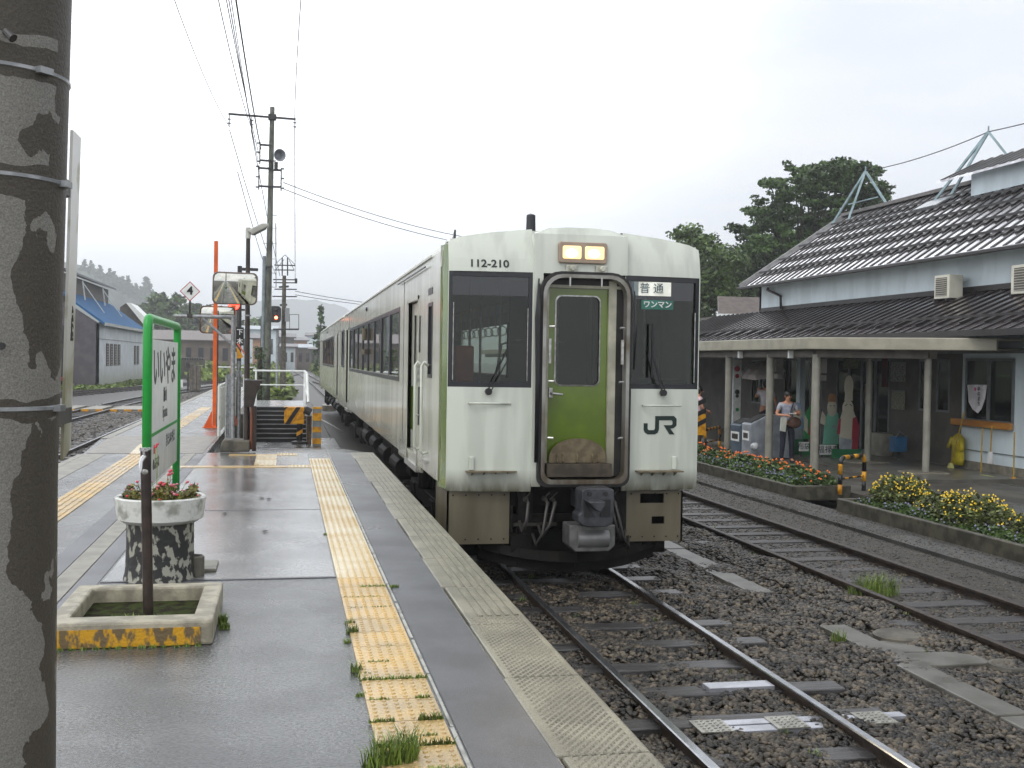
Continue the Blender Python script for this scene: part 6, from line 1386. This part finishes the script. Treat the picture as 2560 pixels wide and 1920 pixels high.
m_hair = mat('black_hair',(.010,.008,.007),.4,var=.3,vs=30)
pw = at(1966,1157,z=.1)
w_, MW = person(pw, R(-6), 1.60, [((-.27,-.03,1.10),(-.13,-.25,1.10)),((.27,-.03,1.10),(.13,-.25,1.14))], mat('tee_grey_blue', s2l((172,176,184)), .7, col2=s2l((140,146,164)), vs=9), mat('dark_denim', s2l((28,32,48)), .7), m_hair, 'woman in a grey blue T-shirt and dark jeans looking down at what she holds')
r = root('paper_bag', MW @ Vector((.1,-.3,.6)), 'brown shoulder bag and white carrier held by the standing woman', 'bag')
b = MB(); b.ball(MW @ Vector((.10,-.20,.93)),.17,10,(1.0,.5,.75)); b.build('bag', mat('bag_brown', s2l((88,60,46)), .6, var=.3, vs=12), r, smooth=True)
b = MB(); b.tube([MW @ Vector((.02,-.15,1.0)), MW @ Vector((.03,-.14,1.2)), MW @ Vector((.12,-.06,1.38))],.012,6); b.build('strap', m_black, r)
b = MB(); b.prism([MW @ Vector((-.22,-.25,1.05)),MW @ Vector((-.10,-.25,1.05)),MW @ Vector((-.12,-.25,.72)),MW @ Vector((-.24,-.25,.75))],(0,.05,0)); b.build('carrier', mat('carrier_white',(.55,.56,.50),.5), r)
r = root('phone', MW @ Vector((0,-.33,1.18)), 'small pale booklet in the hands of the standing woman', 'booklet')
b = MB(); b.box(-.07,.07,-.37,-.30,1.14,1.155, MW @ Matrix.Rotation(R(0),4,'X')); b.build('pages', m_white, r)
pm = at(1912,1150,z=.17); pm = Vector((at(1914,1000,y=28.2).x, 28.2, .17))
m2_, MM = person(pm, R(165), 1.70, [((-.26,.05,1.08),(-.30,-.06,.86)),((.24,-.10,1.18),(.16,-.24,1.36))], mat('white_shirt', s2l((206,200,206)), .7), mat('dark_trousers', s2l((24,26,30)), .7), m_hair, 'man in a white short-sleeved shirt walking away under a pale umbrella')
um = root('umbrella', MM @ Vector((.16,-.24,1.36)), 'pale pinkish umbrella held tilted by the man in the white shirt', 'umbrella')
c_ = MM @ Vector((.10,-.12,2.02)); tl = Matrix.Rotation(R(-16),3,'Y') @ Matrix.Rotation(R(12),3,'X')
b = MB(); b.lathe([(.62,-.20),(.55,-.10),(.40,.0),(.2,.06),(.01,.08)], c_, 8, cap=False, ax=tl); b.build('canopy', mat('umbrella_cloth', s2l((206,196,196)), .7), um)
b = MB(); b.tube([MM @ Vector((.15,-.26,1.30)), c_+Vector((0,0,.1))],.008,6); b.build('shaft', m_steel, um)
pt_ = at(1748,1000,y=27.5); p3 = Vector((pt_.x-.02,27.5,.1))
person(p3, R(90), 1.58, [((-.26,-.02,1.08),(-.2,-.2,1.0)),((.26,-.02,1.08),(.2,-.2,1.0))], mat('pink_shirt', s2l((214,184,190)), .7), mat('brown_skirt_trousers', s2l((70,56,44)), .7), m_hair, 'person in a pale pink top mostly hidden behind the edge of the train')

# ================================================================ LEFT BACKGROUND
m_shw = mat('shed_white', s2l((196,202,206)), .6, var=.08, vs=1, dirt=((.30,.31,.24),0,1.6)); m_shd = mat('shed_dark', s2l((84,80,84)), .7, var=.15, vs=2)
sh = root('engine_shed', (-16,98,-.1), 'engine shed with bright blue roof, white side wall and dark gable', 'shed')
W0, W1 = -13.3, -23.0
b = MB(); b.grid([86.2,112],[-.2,4.62], lambda u, v: (W0,u,v), [], .2, (-1,0,0)); b.build('side_wall', m_shw, sh)
b = MB(); b.prism([(W0,86.2,-.2),(W0,86.2,4.5),(-16.2,86.2,6.4),(-16.2,86.2,8.3),(-20.5,86.2,8.3),(-20.5,86.2,6.4),(W1,86.2,4.5),(W1,86.2,-.2)],(0,.2,0)); b.build('gable_wall', m_shd, sh)
b = MB(); b.box(-18.2,-15.4,86.1,86.21,0,4.3); b.build('doorway', m_black, sh)
b = MB(); b.prism([(-12.85,86,4.55),(-16.3,86,7.05),(-16.3,86,6.9),(-12.9,86,4.40)],(0,26.2,0)); b.build('roof', mat('blue_roof', s2l((12,84,132)), .85, var=.12, vs=1), sh)
b = MB(); b.bar((-12.85,86,4.48),(-12.85,112.2,4.48),.12,.22); b.build('eaves', mat('eaves_pale', s2l((170,172,168)), .5), sh)
b = MB(); b.box(-20,-16.25,86.1,110.5,6.9,8.3); b.build('monitor', mat('shed_brown_wall', s2l((92,84,78)), .7), sh)
b = MB(); b.prism([(-15.6,85.9,8.45),(-18.2,85.9,9.3),(-18.2,85.9,9.15),(-15.6,85.9,8.3)],(0,25,0)); b.build('monitor_roof', mat('shed_slate', s2l((70,72,76)), .4), sh)
for (y0, k) in ((89.5,4),(105.5,2)):
    for i in range(k):
        f = MB(); f.box(W0+.02,W0+.05,y0+i*2.0,y0+i*2.0+1.3,1.4,2.9+.2); fo = f.build('louvre_window', mat('louvre_dark', s2l((62,54,48)), .6), sh)
        f = MB()
        for q in range(8): f.box(W0+.05,W0+.09,y0+i*2.0,y0+i*2.0+1.3,1.45+q*.2,1.50+q*.2)
        f.build('louvre_blades', mat('louvre_pale', s2l((150,146,140)), .6), fo)
b = MB(); b.bar((W0+.03,86.3,3.4),(W0+.03,112,3.4),.03); b.build('wall_batten', m_shd, sh)
b = MB()
for y in (93,103):
    if y > 95: b = MB()
    b.bar((-15.4,y,6.5),(-15.6,y,8.0),.09); b.bar((-14.2,y+1.5,5.6),(-15.6,y,7.9),.06); b.build('roof_strut', m_white, sh)
r = root('white_roof_hut', (-14,118,0), 'white roofed low building behind the blue roofed shed', 'building')
b = MB(); P = [at(315,757,y=118),at(325,757,y=118),at(370,800,y=118),at(366,820,y=118)]; b.prism(P,(0,6,0)); b.build('roof', m_white, r)
b = MB(); P = [at(300,768,y=119),at(316,757,y=119),at(366,822,y=119),at(300,822,y=119)]; b.prism(P,(0,6,0)); b.build('wall', m_wallg, r)
# cart at shed door
r = root('red_trolley', (-16.5,84,-.1), 'small red and orange rail trolley at the shed door behind the concrete pole', 'trolley')
b = MB(); b.box(-17.6,-15.6,84,85.5,.35,.6); b.box(-17.5,-16.6,84.2,85.3,.6,1.4); b.build('body', mat('trolley_red', s2l((170,50,60)), .5), r)
b = MB(); b.box(-17.7,-15.5,83.9,84,.3,.45); b.build('bumper', m_orange, r)
b = MB()
for x in (-17.2,-16): b.tube([(x,84.1,.2),(x,85.4,.2)],.22,12)
b.build('wheel', m_black, r)
# relay cabinets by the left tracks
r = root('relay_cabinet', (-5.9,80,-.1), 'group of weathered grey relay cabinets standing among the left tracks', 'cabinet')
A = at(474,910,y=78); B = at(502,966,y=78)
for k in range(3):
    x0 = A.x+(B.x-A.x)*k/3; b = MB(); b.box(x0,x0+(B.x-A.x)/3-.03,78,78.4,-.1,A.z-.05*k); b.build('cabinet_door', mat('relay_grey', s2l((100,94,86)), .7, var=.25, vs=5), r, bevel=.02)
b = MB(); b.box(A.x-.15,A.x-.05,78,78.2,-.1,1.1); b.box(A.x-.22,A.x+.02,77.95,78.2,1.45,1.8); b.bar((A.x-.1,78.1,-.1),(A.x-.1,78.1,1.8),.05); b.build('lamp_bracket', m_steeld, r)
r = root('track_marker', (-6.9,66,-.1), 'small white marker post beside the left tracks', 'marker post')
A = at(452,968,z=-.1); b = MB(); b.box(A.x-.14,A.x+.14,A.y,A.y+.2,-.1,.45); b.build('post', m_white, r)
# low wall with hedge top
r = root('low_wall', (-11,125,0), 'pale low wall with a row of pipes on top left of the orange post', 'wall')
A = at(438,893,y=125); B = at(512,930,y=125); b = MB(); b.box(A.x-3,B.x,125,125.4,-.2,A.z-.25); b.build('wall', m_wallg, r)
b = MB()
for k in range(16): x = A.x-1+k*(B.x-A.x+1)/16; b.tube([(x,125,A.z-.15),(x,126.5,A.z-.15)],.13,8)
b.build('pipes', m_steeld, r)
# long depot
def house(name, px0, px1, pyt, pyb, y, dep, mw, mr, label, rise=.3, over=.5, nwin=0, cat='building'):
    A = at(px0,pyt,y=y); B = at(px1,pyt,y=y); r = root(name, ((A.x+B.x)/2,y,-.1), label, cat)
    b = MB(); b.box(A.x,B.x,y,y+dep,-.2,A.z); b.build('wall', mw, r)
    h = (B.x-A.x)*rise if rise < 1 else rise
    b = MB(); zt_ = A.z; b.prism([(A.x-over,y-over,zt_),(A.x-over,y+dep/2,zt_+h),(A.x-over,y+dep+over,zt_),(A.x-over,y+dep+over,zt_-.15),(A.x-over,y-over,zt_-.15)],(B.x-A.x+2*over,0,0)); b.build('roof', mr, r)
    for i in range(nwin):
        x = A.x+(B.x-A.x)*(i+.3)/nwin; w1 = (B.x-A.x)/nwin*.45
        f = MB(); f.box(x,x+w1,y-.05,y,zt_*.35,zt_*.75); f.build('window', m_trim, r)
    return r
m_tile = mat('dark_tile_roof', s2l((78,74,76)), .4, var=.15); m_peach = mat('peach_wall', s2l((176,132,104)), .7, var=.1); m_brw = mat('brown_wall', s2l((104,92,82)), .7, var=.2, vs=.5); m_steelr = mat('grey_metal_roof', s2l((150,160,168)), .35, var=.1)
house('depot_building', 300,578,846,905,170,14,m_brw,mat('old_depot_roof', s2l((98,88,84)), .5),'long low brown depot building behind the orange post',rise=1.5,nwin=9)
house('peach_house', 632,668,845,900,190,8,m_peach,m_tile,'peach walled house left of the utility pole',rise=.35,nwin=2)
house('white_hall', 600,690,822,880,240,12,m_wallw,m_steelr,'pale hall with a grey metal roof far behind the poles',rise=.12,nwin=3)
for i, (a, c, t, yy, mw, mr) in enumerate(((695,735,842,260,m_wallg,m_tile),(735,768,850,270,m_peach,m_tile),(768,800,838,300,m_wallw,m_tile),(706,738,866,200,m_wallw,m_tile),(742,778,868,210,m_brw,m_steelr),(778,800,872,190,m_wallg,m_tile))):
    house('town_house', a, c, t, 900, yy, 8, mw, mr, ['grey town house just right of the distant pole','peach town house in the gap right of the distant pole','highest white town house left of the conifer','small white town house low beside the distant pole','brown town house with pale metal roof above the track','small grey town house at the foot of the conifer'][i], rise=.25, nwin=2)

# ================================================================ TREES AND GREENERY
def clumps(centers, radii, per, size, flat=.6):
    C = []
    for c, rr in zip(centers, radii):
        n = int(per*rr*rr); d = NR.normal(size=(n,3)); d /= np.linalg.norm(d,axis=1)[:,None]; q = d*(NR.rand(n,1)**.4)*rr; q[:,2] *= flat; C.append(q+np.array(c))
    return leaf_quads(np.concatenate(C), size)
def tree(name, base, H, W_, label, mleaf, nb=40, per=60, size=.22, flat=.55, group=None, lean=0, shape='round', cat='tree', seed=1, bough=None, qk=1):
    rs = random.Random(seed); r = root(name, base, label, cat, group); bx_, by_, bz_ = base; cs = []; rr_ = []
    tk = MB(); pts = [(bx_,by_,bz_),(bx_+lean*.4,by_,bz_+H*.45),(bx_+lean,by_,bz_+H*.9)]; tk.tube(pts,[W_*.055,W_*.038,W_*.012],10)
    for i in range(nb):
        t = rs.uniform(.18,1) if shape != 'cone' else rs.uniform(.06,1)**.9
        if shape == 'round': e = math.sqrt(max(.03,1-((t-.55)/.5)**2))
        elif shape == 'cone': e = max(.04,(1-t))*1.05
        else: e = (.95+.12*math.sin(t*23))*(1-.62*max(0,t-.62)/.38)
        a = rs.uniform(0,6.283); rad = (W_/2)*e*math.sqrt(rs.uniform(.15,1))
        c = (bx_+lean*t+rad*math.cos(a), by_+rad*math.sin(a), bz_+H*t-(.06*rad if shape == 'cone' else -.05*rad)); q = qk*W_*rs.uniform(.07,.13)*(1 if shape != 'cone' else (.7+.5*(1-t)))
        cs.append(c); rr_.append(q)
        if rad > W_*.12: tk.tube([(bx_+lean*t*.8,by_,bz_+H*max(.1,t-.12)),(c[0],c[1],c[2])],[W_*.014,W_*.004],5,cap=False)
    tk.build('trunk', m_bark, r)
    V, Fc = clumps(cs, rr_, per, size, flat); npmesh('crown', V, Fc, mleaf, parent=r); return r
def treeat(name, px, pyt, y, wpx, label, mleaf, **k):
    T = at(px, pyt, y=y); W_ = wpx*y/2810; return tree(name, (T.x,y,-.2), T.z+.2, W_, label, mleaf, **k)
def poly_tree(name, outline, y, dep, n, q, per, size, flat, m, label, trunk, seed):
    rs = random.Random(seed); P = [(a, b_) for a, b_ in outline]
    def inside(x, z):
        c = False
        for i in range(len(P)):
            (x1, y1), (x2, y2) = P[i], P[i-1]
            if (y1 > z) != (y2 > z) and x < (x2-x1)*(z-y1)/(y2-y1)+x1: c = not c
        return c
    xs = [a for a, _ in P]; zs = [b_ for _, b_ in P]; cs = []; rr = []
    T = at(trunk[0], trunk[1], y=y); r = root(name, (T.x, y, .1), label, 'tree'); tk = MB(); tk.tube([(T.x,y,-.2),(T.x+.2,y,T.z*.5),(T.x,y,T.z)],[.45,.3,.12],10)
    while len(cs) < n:
        x = rs.uniform(min(xs),max(xs)); z = rs.uniform(min(zs),max(zs))
        if not inside(x, z): continue
        dy = rs.uniform(-dep, dep)*.5; c = at(x, z, y=y+dy); cs.append(tuple(c)); rr.append(q*rs.uniform(.55,1.3))
        if rs.random() < .3: tk.tube([(T.x,y,T.z*rs.uniform(.5,1)), ((T.x+c.x)/2,y+dy/2,(T.z*.6+c.z)/2+.2), tuple(c)],[.10,.06,.02],5,cap=False)
    for k in range(len(P)):                            # slender sprays breaking the outline
        for t in (0,.5):
            x = P[k][0]+(P[(k+1)%len(P)][0]-P[k][0])*t; z = P[k][1]+(P[(k+1)%len(P)][1]-P[k][1])*t; c = at(x, z, y=y+rs.uniform(-1,1)); cs.append(tuple(c)); rr.append(q*.5)
    tk.build('trunk', m_bark, r); V, Fc = clumps(cs, rr, per, size, flat); npmesh('crown', V, Fc, m, parent=r); return r
O4 = lambda L_: [(1740+a*.3707, 300+b_*.3707) for a, b_ in L_]
poly_tree('zelkova_tree', O4([(610,285),(680,345),(740,312),(880,300),(980,275),(1140,290),(1250,345),(1190,390),(1320,450),(1290,540),(1100,680),(900,900),(700,1000),(560,960),(400,890),(330,800),(240,710),(380,745),(440,690),(350,600),(460,610),(395,515),(520,560),(475,425),(560,410),(690,400),(630,330)]), 62, 9, 300, .62, 330, .115, .36, m_leafd, 'large spreading tree rising behind the far end of the station roof', (2010,600), 4)
poly_tree('broadleaf_tree', O4([(-140,770),(-60,740),(10,790),(70,830),(110,790),(160,860),(260,900),(330,960),(300,1080),(200,1200),(40,1350),(-140,1350)]), 60, 8, 150, .75, 170, .125, .6, m_leafm, 'mid green tree right beside the edge of the train', (1730,700), 5)
poly_tree('broadleaf_tree', O4([(240,900),(330,860),(420,880),(520,930),(560,1000),(500,1100),(380,1220),(240,1260),(180,1100)]), 72, 8, 120, .85, 120, .15, .6, m_leafd, 'lower dark tree between the spreading tree and the station eave', (1850,700), 6)
treeat('fir_tree', 803, 757, 150, 52, 'conifer standing left of the far end of the train', m_leafd, nb=110, per=60, size=.35, flat=.45, shape='cone', seed=8)
treeat('broadleaf_tree', 806, 812, 120, 50, 'low dark tree at the foot of the conifer', m_leafd, nb=40, per=50, size=.30, seed=9)
for i, (px, py, yy, wp, ml, lb) in enumerate(((418,735,230,120,m_leafm,'rounded tree above the green framed sign'),(500,760,240,130,m_leafd,'dark rounded tree behind the orange post'),(375,760,260,110,m_leafd,'dark tree beyond the blue shed roof'),(640,800,260,80,m_leafm,'tree left of the utility pole above the pale hall'),(560,770,250,100,m_leafd,'tree behind the lower mirror'))):
    treeat('broadleaf_tree', px, py, yy, wp, lb, ml, nb=130, per=16, size=.55, seed=20+i)
# hills
def ridge(name, pts, y, dep, m, fluff=0):
    b = MB(); P = [at(px,py,y=y) for px, py in pts]; n = len(P); rows = []; 
    for k, (f, yy) in enumerate(((0,-dep*.5),(.6,-dep*.2),(1,0),(.5,dep*.4))):
        rows += [(p.x*(1+yy/y), y+yy, -.2+(p.z+.2)*f) for p in P]
    b.add(rows, [(j*n+i,j*n+i+1,(j+1)*n+i+1,(j+1)*n+i) for j in range(3) for i in range(n-1)]); return struct(b.build(name, m, smooth=True))
def rough_line(pts, amp, step, seed=1):
    rs = random.Random(seed); out = []
    for (x0,y0),(x1,y1) in zip(pts,pts[1:]):
        k = max(1,int((x1-x0)/step))
        for i in range(k): t = i/k; out.append((x0+(x1-x0)*t, y0+(y1-y0)*t+rs.uniform(-amp,amp)))
    return out+[pts[-1]]
m_hill = mat('wooded_hill', (.045,.065,.035), .9, var=.5, vs=.08, bump=1, bs=.4)
ridge('hill', rough_line([(-400,560),(100,640),(240,672),(330,725),(420,745),(520,790),(640,850),(760,880)],3,9,1), 900, 300, m_hill)
ridge('hill', rough_line([(-200,760),(300,790),(540,778),(640,752),(700,748),(790,750),(850,764),(900,790),(1100,820),(1500,830),(2600,820)],2,12,2), 2300, 600, m_hill)
cf = None; rs = random.Random(3)
for i, px in enumerate((212,228,250,268,286,306,320,331,352,366,372,395,410,440,300,340,275)):
    base = 672+(px-240)*.55 if px < 330 else 725+(px-330)*.25
    T = at(px, base-rs.uniform(6,34)*(1.3 if px in (306,352,366,320) else .6), y=870); Bz = at(px, base+22, y=870)
    if cf is None:
        cf = tree('hillside_conifer', (T.x,870,Bz.z), T.z-Bz.z, 8, 'misty conifer standing on the ridge of the left hill', m_leafd, nb=130, per=7, size=.75, flat=.5, group='conifers along the misty ridge', shape='cone', seed=11); h0 = T.z-Bz.z
    else: dup(cf, (T.x,870,Bz.z), rotz=rs.uniform(0,6), scale=(T.z-Bz.z)/h0)
# far-off greenery beside the tracks
def bushes(name, boxes, per, size, m, label):
    C = []
    for (x0,x1,y0,y1,h) in boxes:
        n = int(per*(x1-x0)*(y1-y0)); x = x0+(x1-x0)*NR.rand(n); y = y0+(y1-y0)*NR.rand(n); hh = h*(.45+.4*np.sin(x*.9+y*.13)*np.cos(y*.31)+.35*NR.rand(n)); C.append(np.stack([x,y,-.15+np.clip(hh,.05,None)*NR.rand(n)**.7],1))
    V, Fc = leaf_quads(np.concatenate(C), size); return stuff(npmesh(name, V, Fc, m), label, 'vegetation')
bushes('undergrowth', [(-30,-9,128,165,1.8),(-9,-2.5,108,160,1.4),(-2.2,.6,62,150,.7),(4.2,9,70,200,1.8),(-6,-1,165,260,1.3),(6,14,200,330,2.2)], 9, .30, mat('weedy_green', (.17,.23,.045), .6, var=.4, vs=.3, island=.5), 'rough green undergrowth along the far tracks')
bushes('verge_grass', [(-14.5,-12.0,80,86,.35),(-13.2,-11.5,86,112,.25),(-19,-14.5,79,85.5,.4)], 30, .14, m_grass, 'strip of grass at the foot of the shed')
# near grass tufts
def tufts(name, L_, label):
    Vs = []
    for (x, y, z, rad, n, h) in L_:
        a = NR.rand(n)*6.283; rr = rad*np.sqrt(NR.rand(n)); bx_ = x+rr*np.cos(a)*(1 if not isinstance(rad, tuple) else 1); by_ = y+rr*np.sin(a)*.55
        hh = h*(.25+1.1*NR.rand(n)**1.6); ang = NR.rand(n)*6.283; ln = hh*(.3+.5*NR.rand(n)); w_ = .0022+.0015*NR.rand(n)
        dx, dy = np.cos(ang), np.sin(ang)
        b0 = np.stack([bx_-dy*w_,by_+dx*w_,np.full(n,z)],1); b1 = np.stack([bx_+dy*w_,by_-dx*w_,np.full(n,z)],1)
        m0 = np.stack([bx_+dx*ln*.35-dy*w_*.7,by_+dy*ln*.35+dx*w_*.7,z+hh*.7],1); m1 = np.stack([bx_+dx*ln*.35+dy*w_*.7,by_+dy*ln*.35-dx*w_*.7,z+hh*.7],1)
        t0 = np.stack([bx_+dx*ln-dy*w_*.1,by_+dy*ln,z+hh],1); t1 = np.stack([bx_+dx*ln+dy*w_*.1,by_+dy*ln,z+hh],1)
        Vs.append(np.stack([b0,b1,m1,m0, m0,m1,t1,t0],1).reshape(-1,3))
    V = np.concatenate(Vs); return stuff(npmesh(name, V, np.arange(len(V)).reshape(-1,4), m_grass), label, 'grass')
T_ = []
def rowt(x0, x1, y, h, n):
    k = max(2,int((x1-x0)/.02))
    for i in range(k): T_.append((x0+(x1-x0)*i/k, y, PZ+.005, .014, max(4,n//k), h))
for j, (a, c, h, n) in {11:(.36,.42,.02,60)}.items(): pass
for (yj, segs) in ((3.9,((.37,.45,.02,90),(.5,.66,.028,220))),(4.2,((.36,.42,.025,120),(.46,.66,.03,260))),(4.5,((.36,.46,.02,120),(.56,.66,.03,160))),(4.8,((.38,.47,.015,80),(.58,.64,.02,60))),(5.1,((.36,.66,.022,300),)),(5.4,((.42,.52,.015,80),)),(5.7,((.5,.58,.01,40),)),(6.6,((.4,.65,.012,120),)),(6.9,((.37,.6,.012,120),)),(7.2,((.5,.66,.02,120),)),(3.6,((.4,.6,.02,120),))):
    for s_ in segs: rowt(s_[0],s_[1],yj,s_[2],s_[3])
for (px, py, rad, n, h) in ((985,1910,.085,300,.095),(1012,1890,.05,150,.09),(950,1918,.07,160,.06),(893,1680,.03,70,.04),(905,1690,.04,50,.02),(880,1585,.035,80,.045),(876,1562,.03,50,.03),(868,1608,.02,40,.025),(905,1740,.03,40,.02),(815,1337,.02,60,.015),(550,1560,.035,260,.05),(560,1572,.03,180,.03),(488,1435,.02,80,.03),(1075,1845,.03,90,.02),(985,1470,.03,120,.02)):
    q = at(px,py,z=PZ); T_.append((q.x,q.y,PZ,rad,n,h))
for k in range(14): T_.append((-1.13+k*.055,5.86,PZ,.02,26,.016))
for k in range(10): T_.append((-.86+k*.03,6.25+.01*(k%3),PZ+.04,.04,60,.035))
for (px, py, rad, n, h) in ((2170,1478,.16,300,.16),(2205,1485,.18,360,.18),(2145,1490,.12,200,.10),(2096,1605,.07,140,.10),(1942,1225,.08,120,.14)):
    q = at(px,py,z=-.09); T_.append((q.x,q.y,-.1,rad,n,h))
for k in range(60):
    x = rnd.choice((3.45,2.45,5.75,5.2)); T_.append((x+rnd.uniform(-.3,.3),rnd.uniform(6,20),-.09,.05,14,.05))
tufts('grass', T_, 'green weeds growing in the joints of the tactile tiles and along the rails')
# litter of leaves
b = MB()
for (px, py) in ((655,1245),(672,1247),(562,1283),(663,1328),(540,1165)):
    q = at(px,py,z=PZ+.012); b.prism([(q.x-.03,q.y,q.z),(q.x,q.y-.03,q.z),(q.x+.03,q.y,q.z),(q.x,q.y+.05,q.z)],(0,0,.003))
stuff(b.build('leaf_litter', mat('dead_leaf',(.03,.025,.02),.6)), 'dark wet leaves lying on the platform', 'leaves')

# ================================================================ HAZE
b = MB(); b.box(-1150,1400,-55,2750,-1.2,230); hz_ = b.build('haze', bpy.data.materials.new('haze_air')); hz_['kind'] = 'stuff'; hz_['label'] = 'pale rain haze fading the far hills'; hz_['category'] = 'haze'
hm = hz_.data.materials[0]; hm.use_nodes = True; n = hm.node_tree.nodes; n.clear(); o = n.new('ShaderNodeOutputMaterial'); pv = n.new('ShaderNodeVolumePrincipled')
pv.inputs['Color'].default_value = (.93,.96,1,1); pv.inputs['Density'].default_value = .0007; hm.node_tree.links.new(pv.outputs[0], o.inputs['Volume'])
for o in bpy.data.objects:
    if '_o' in o: del o['_o']
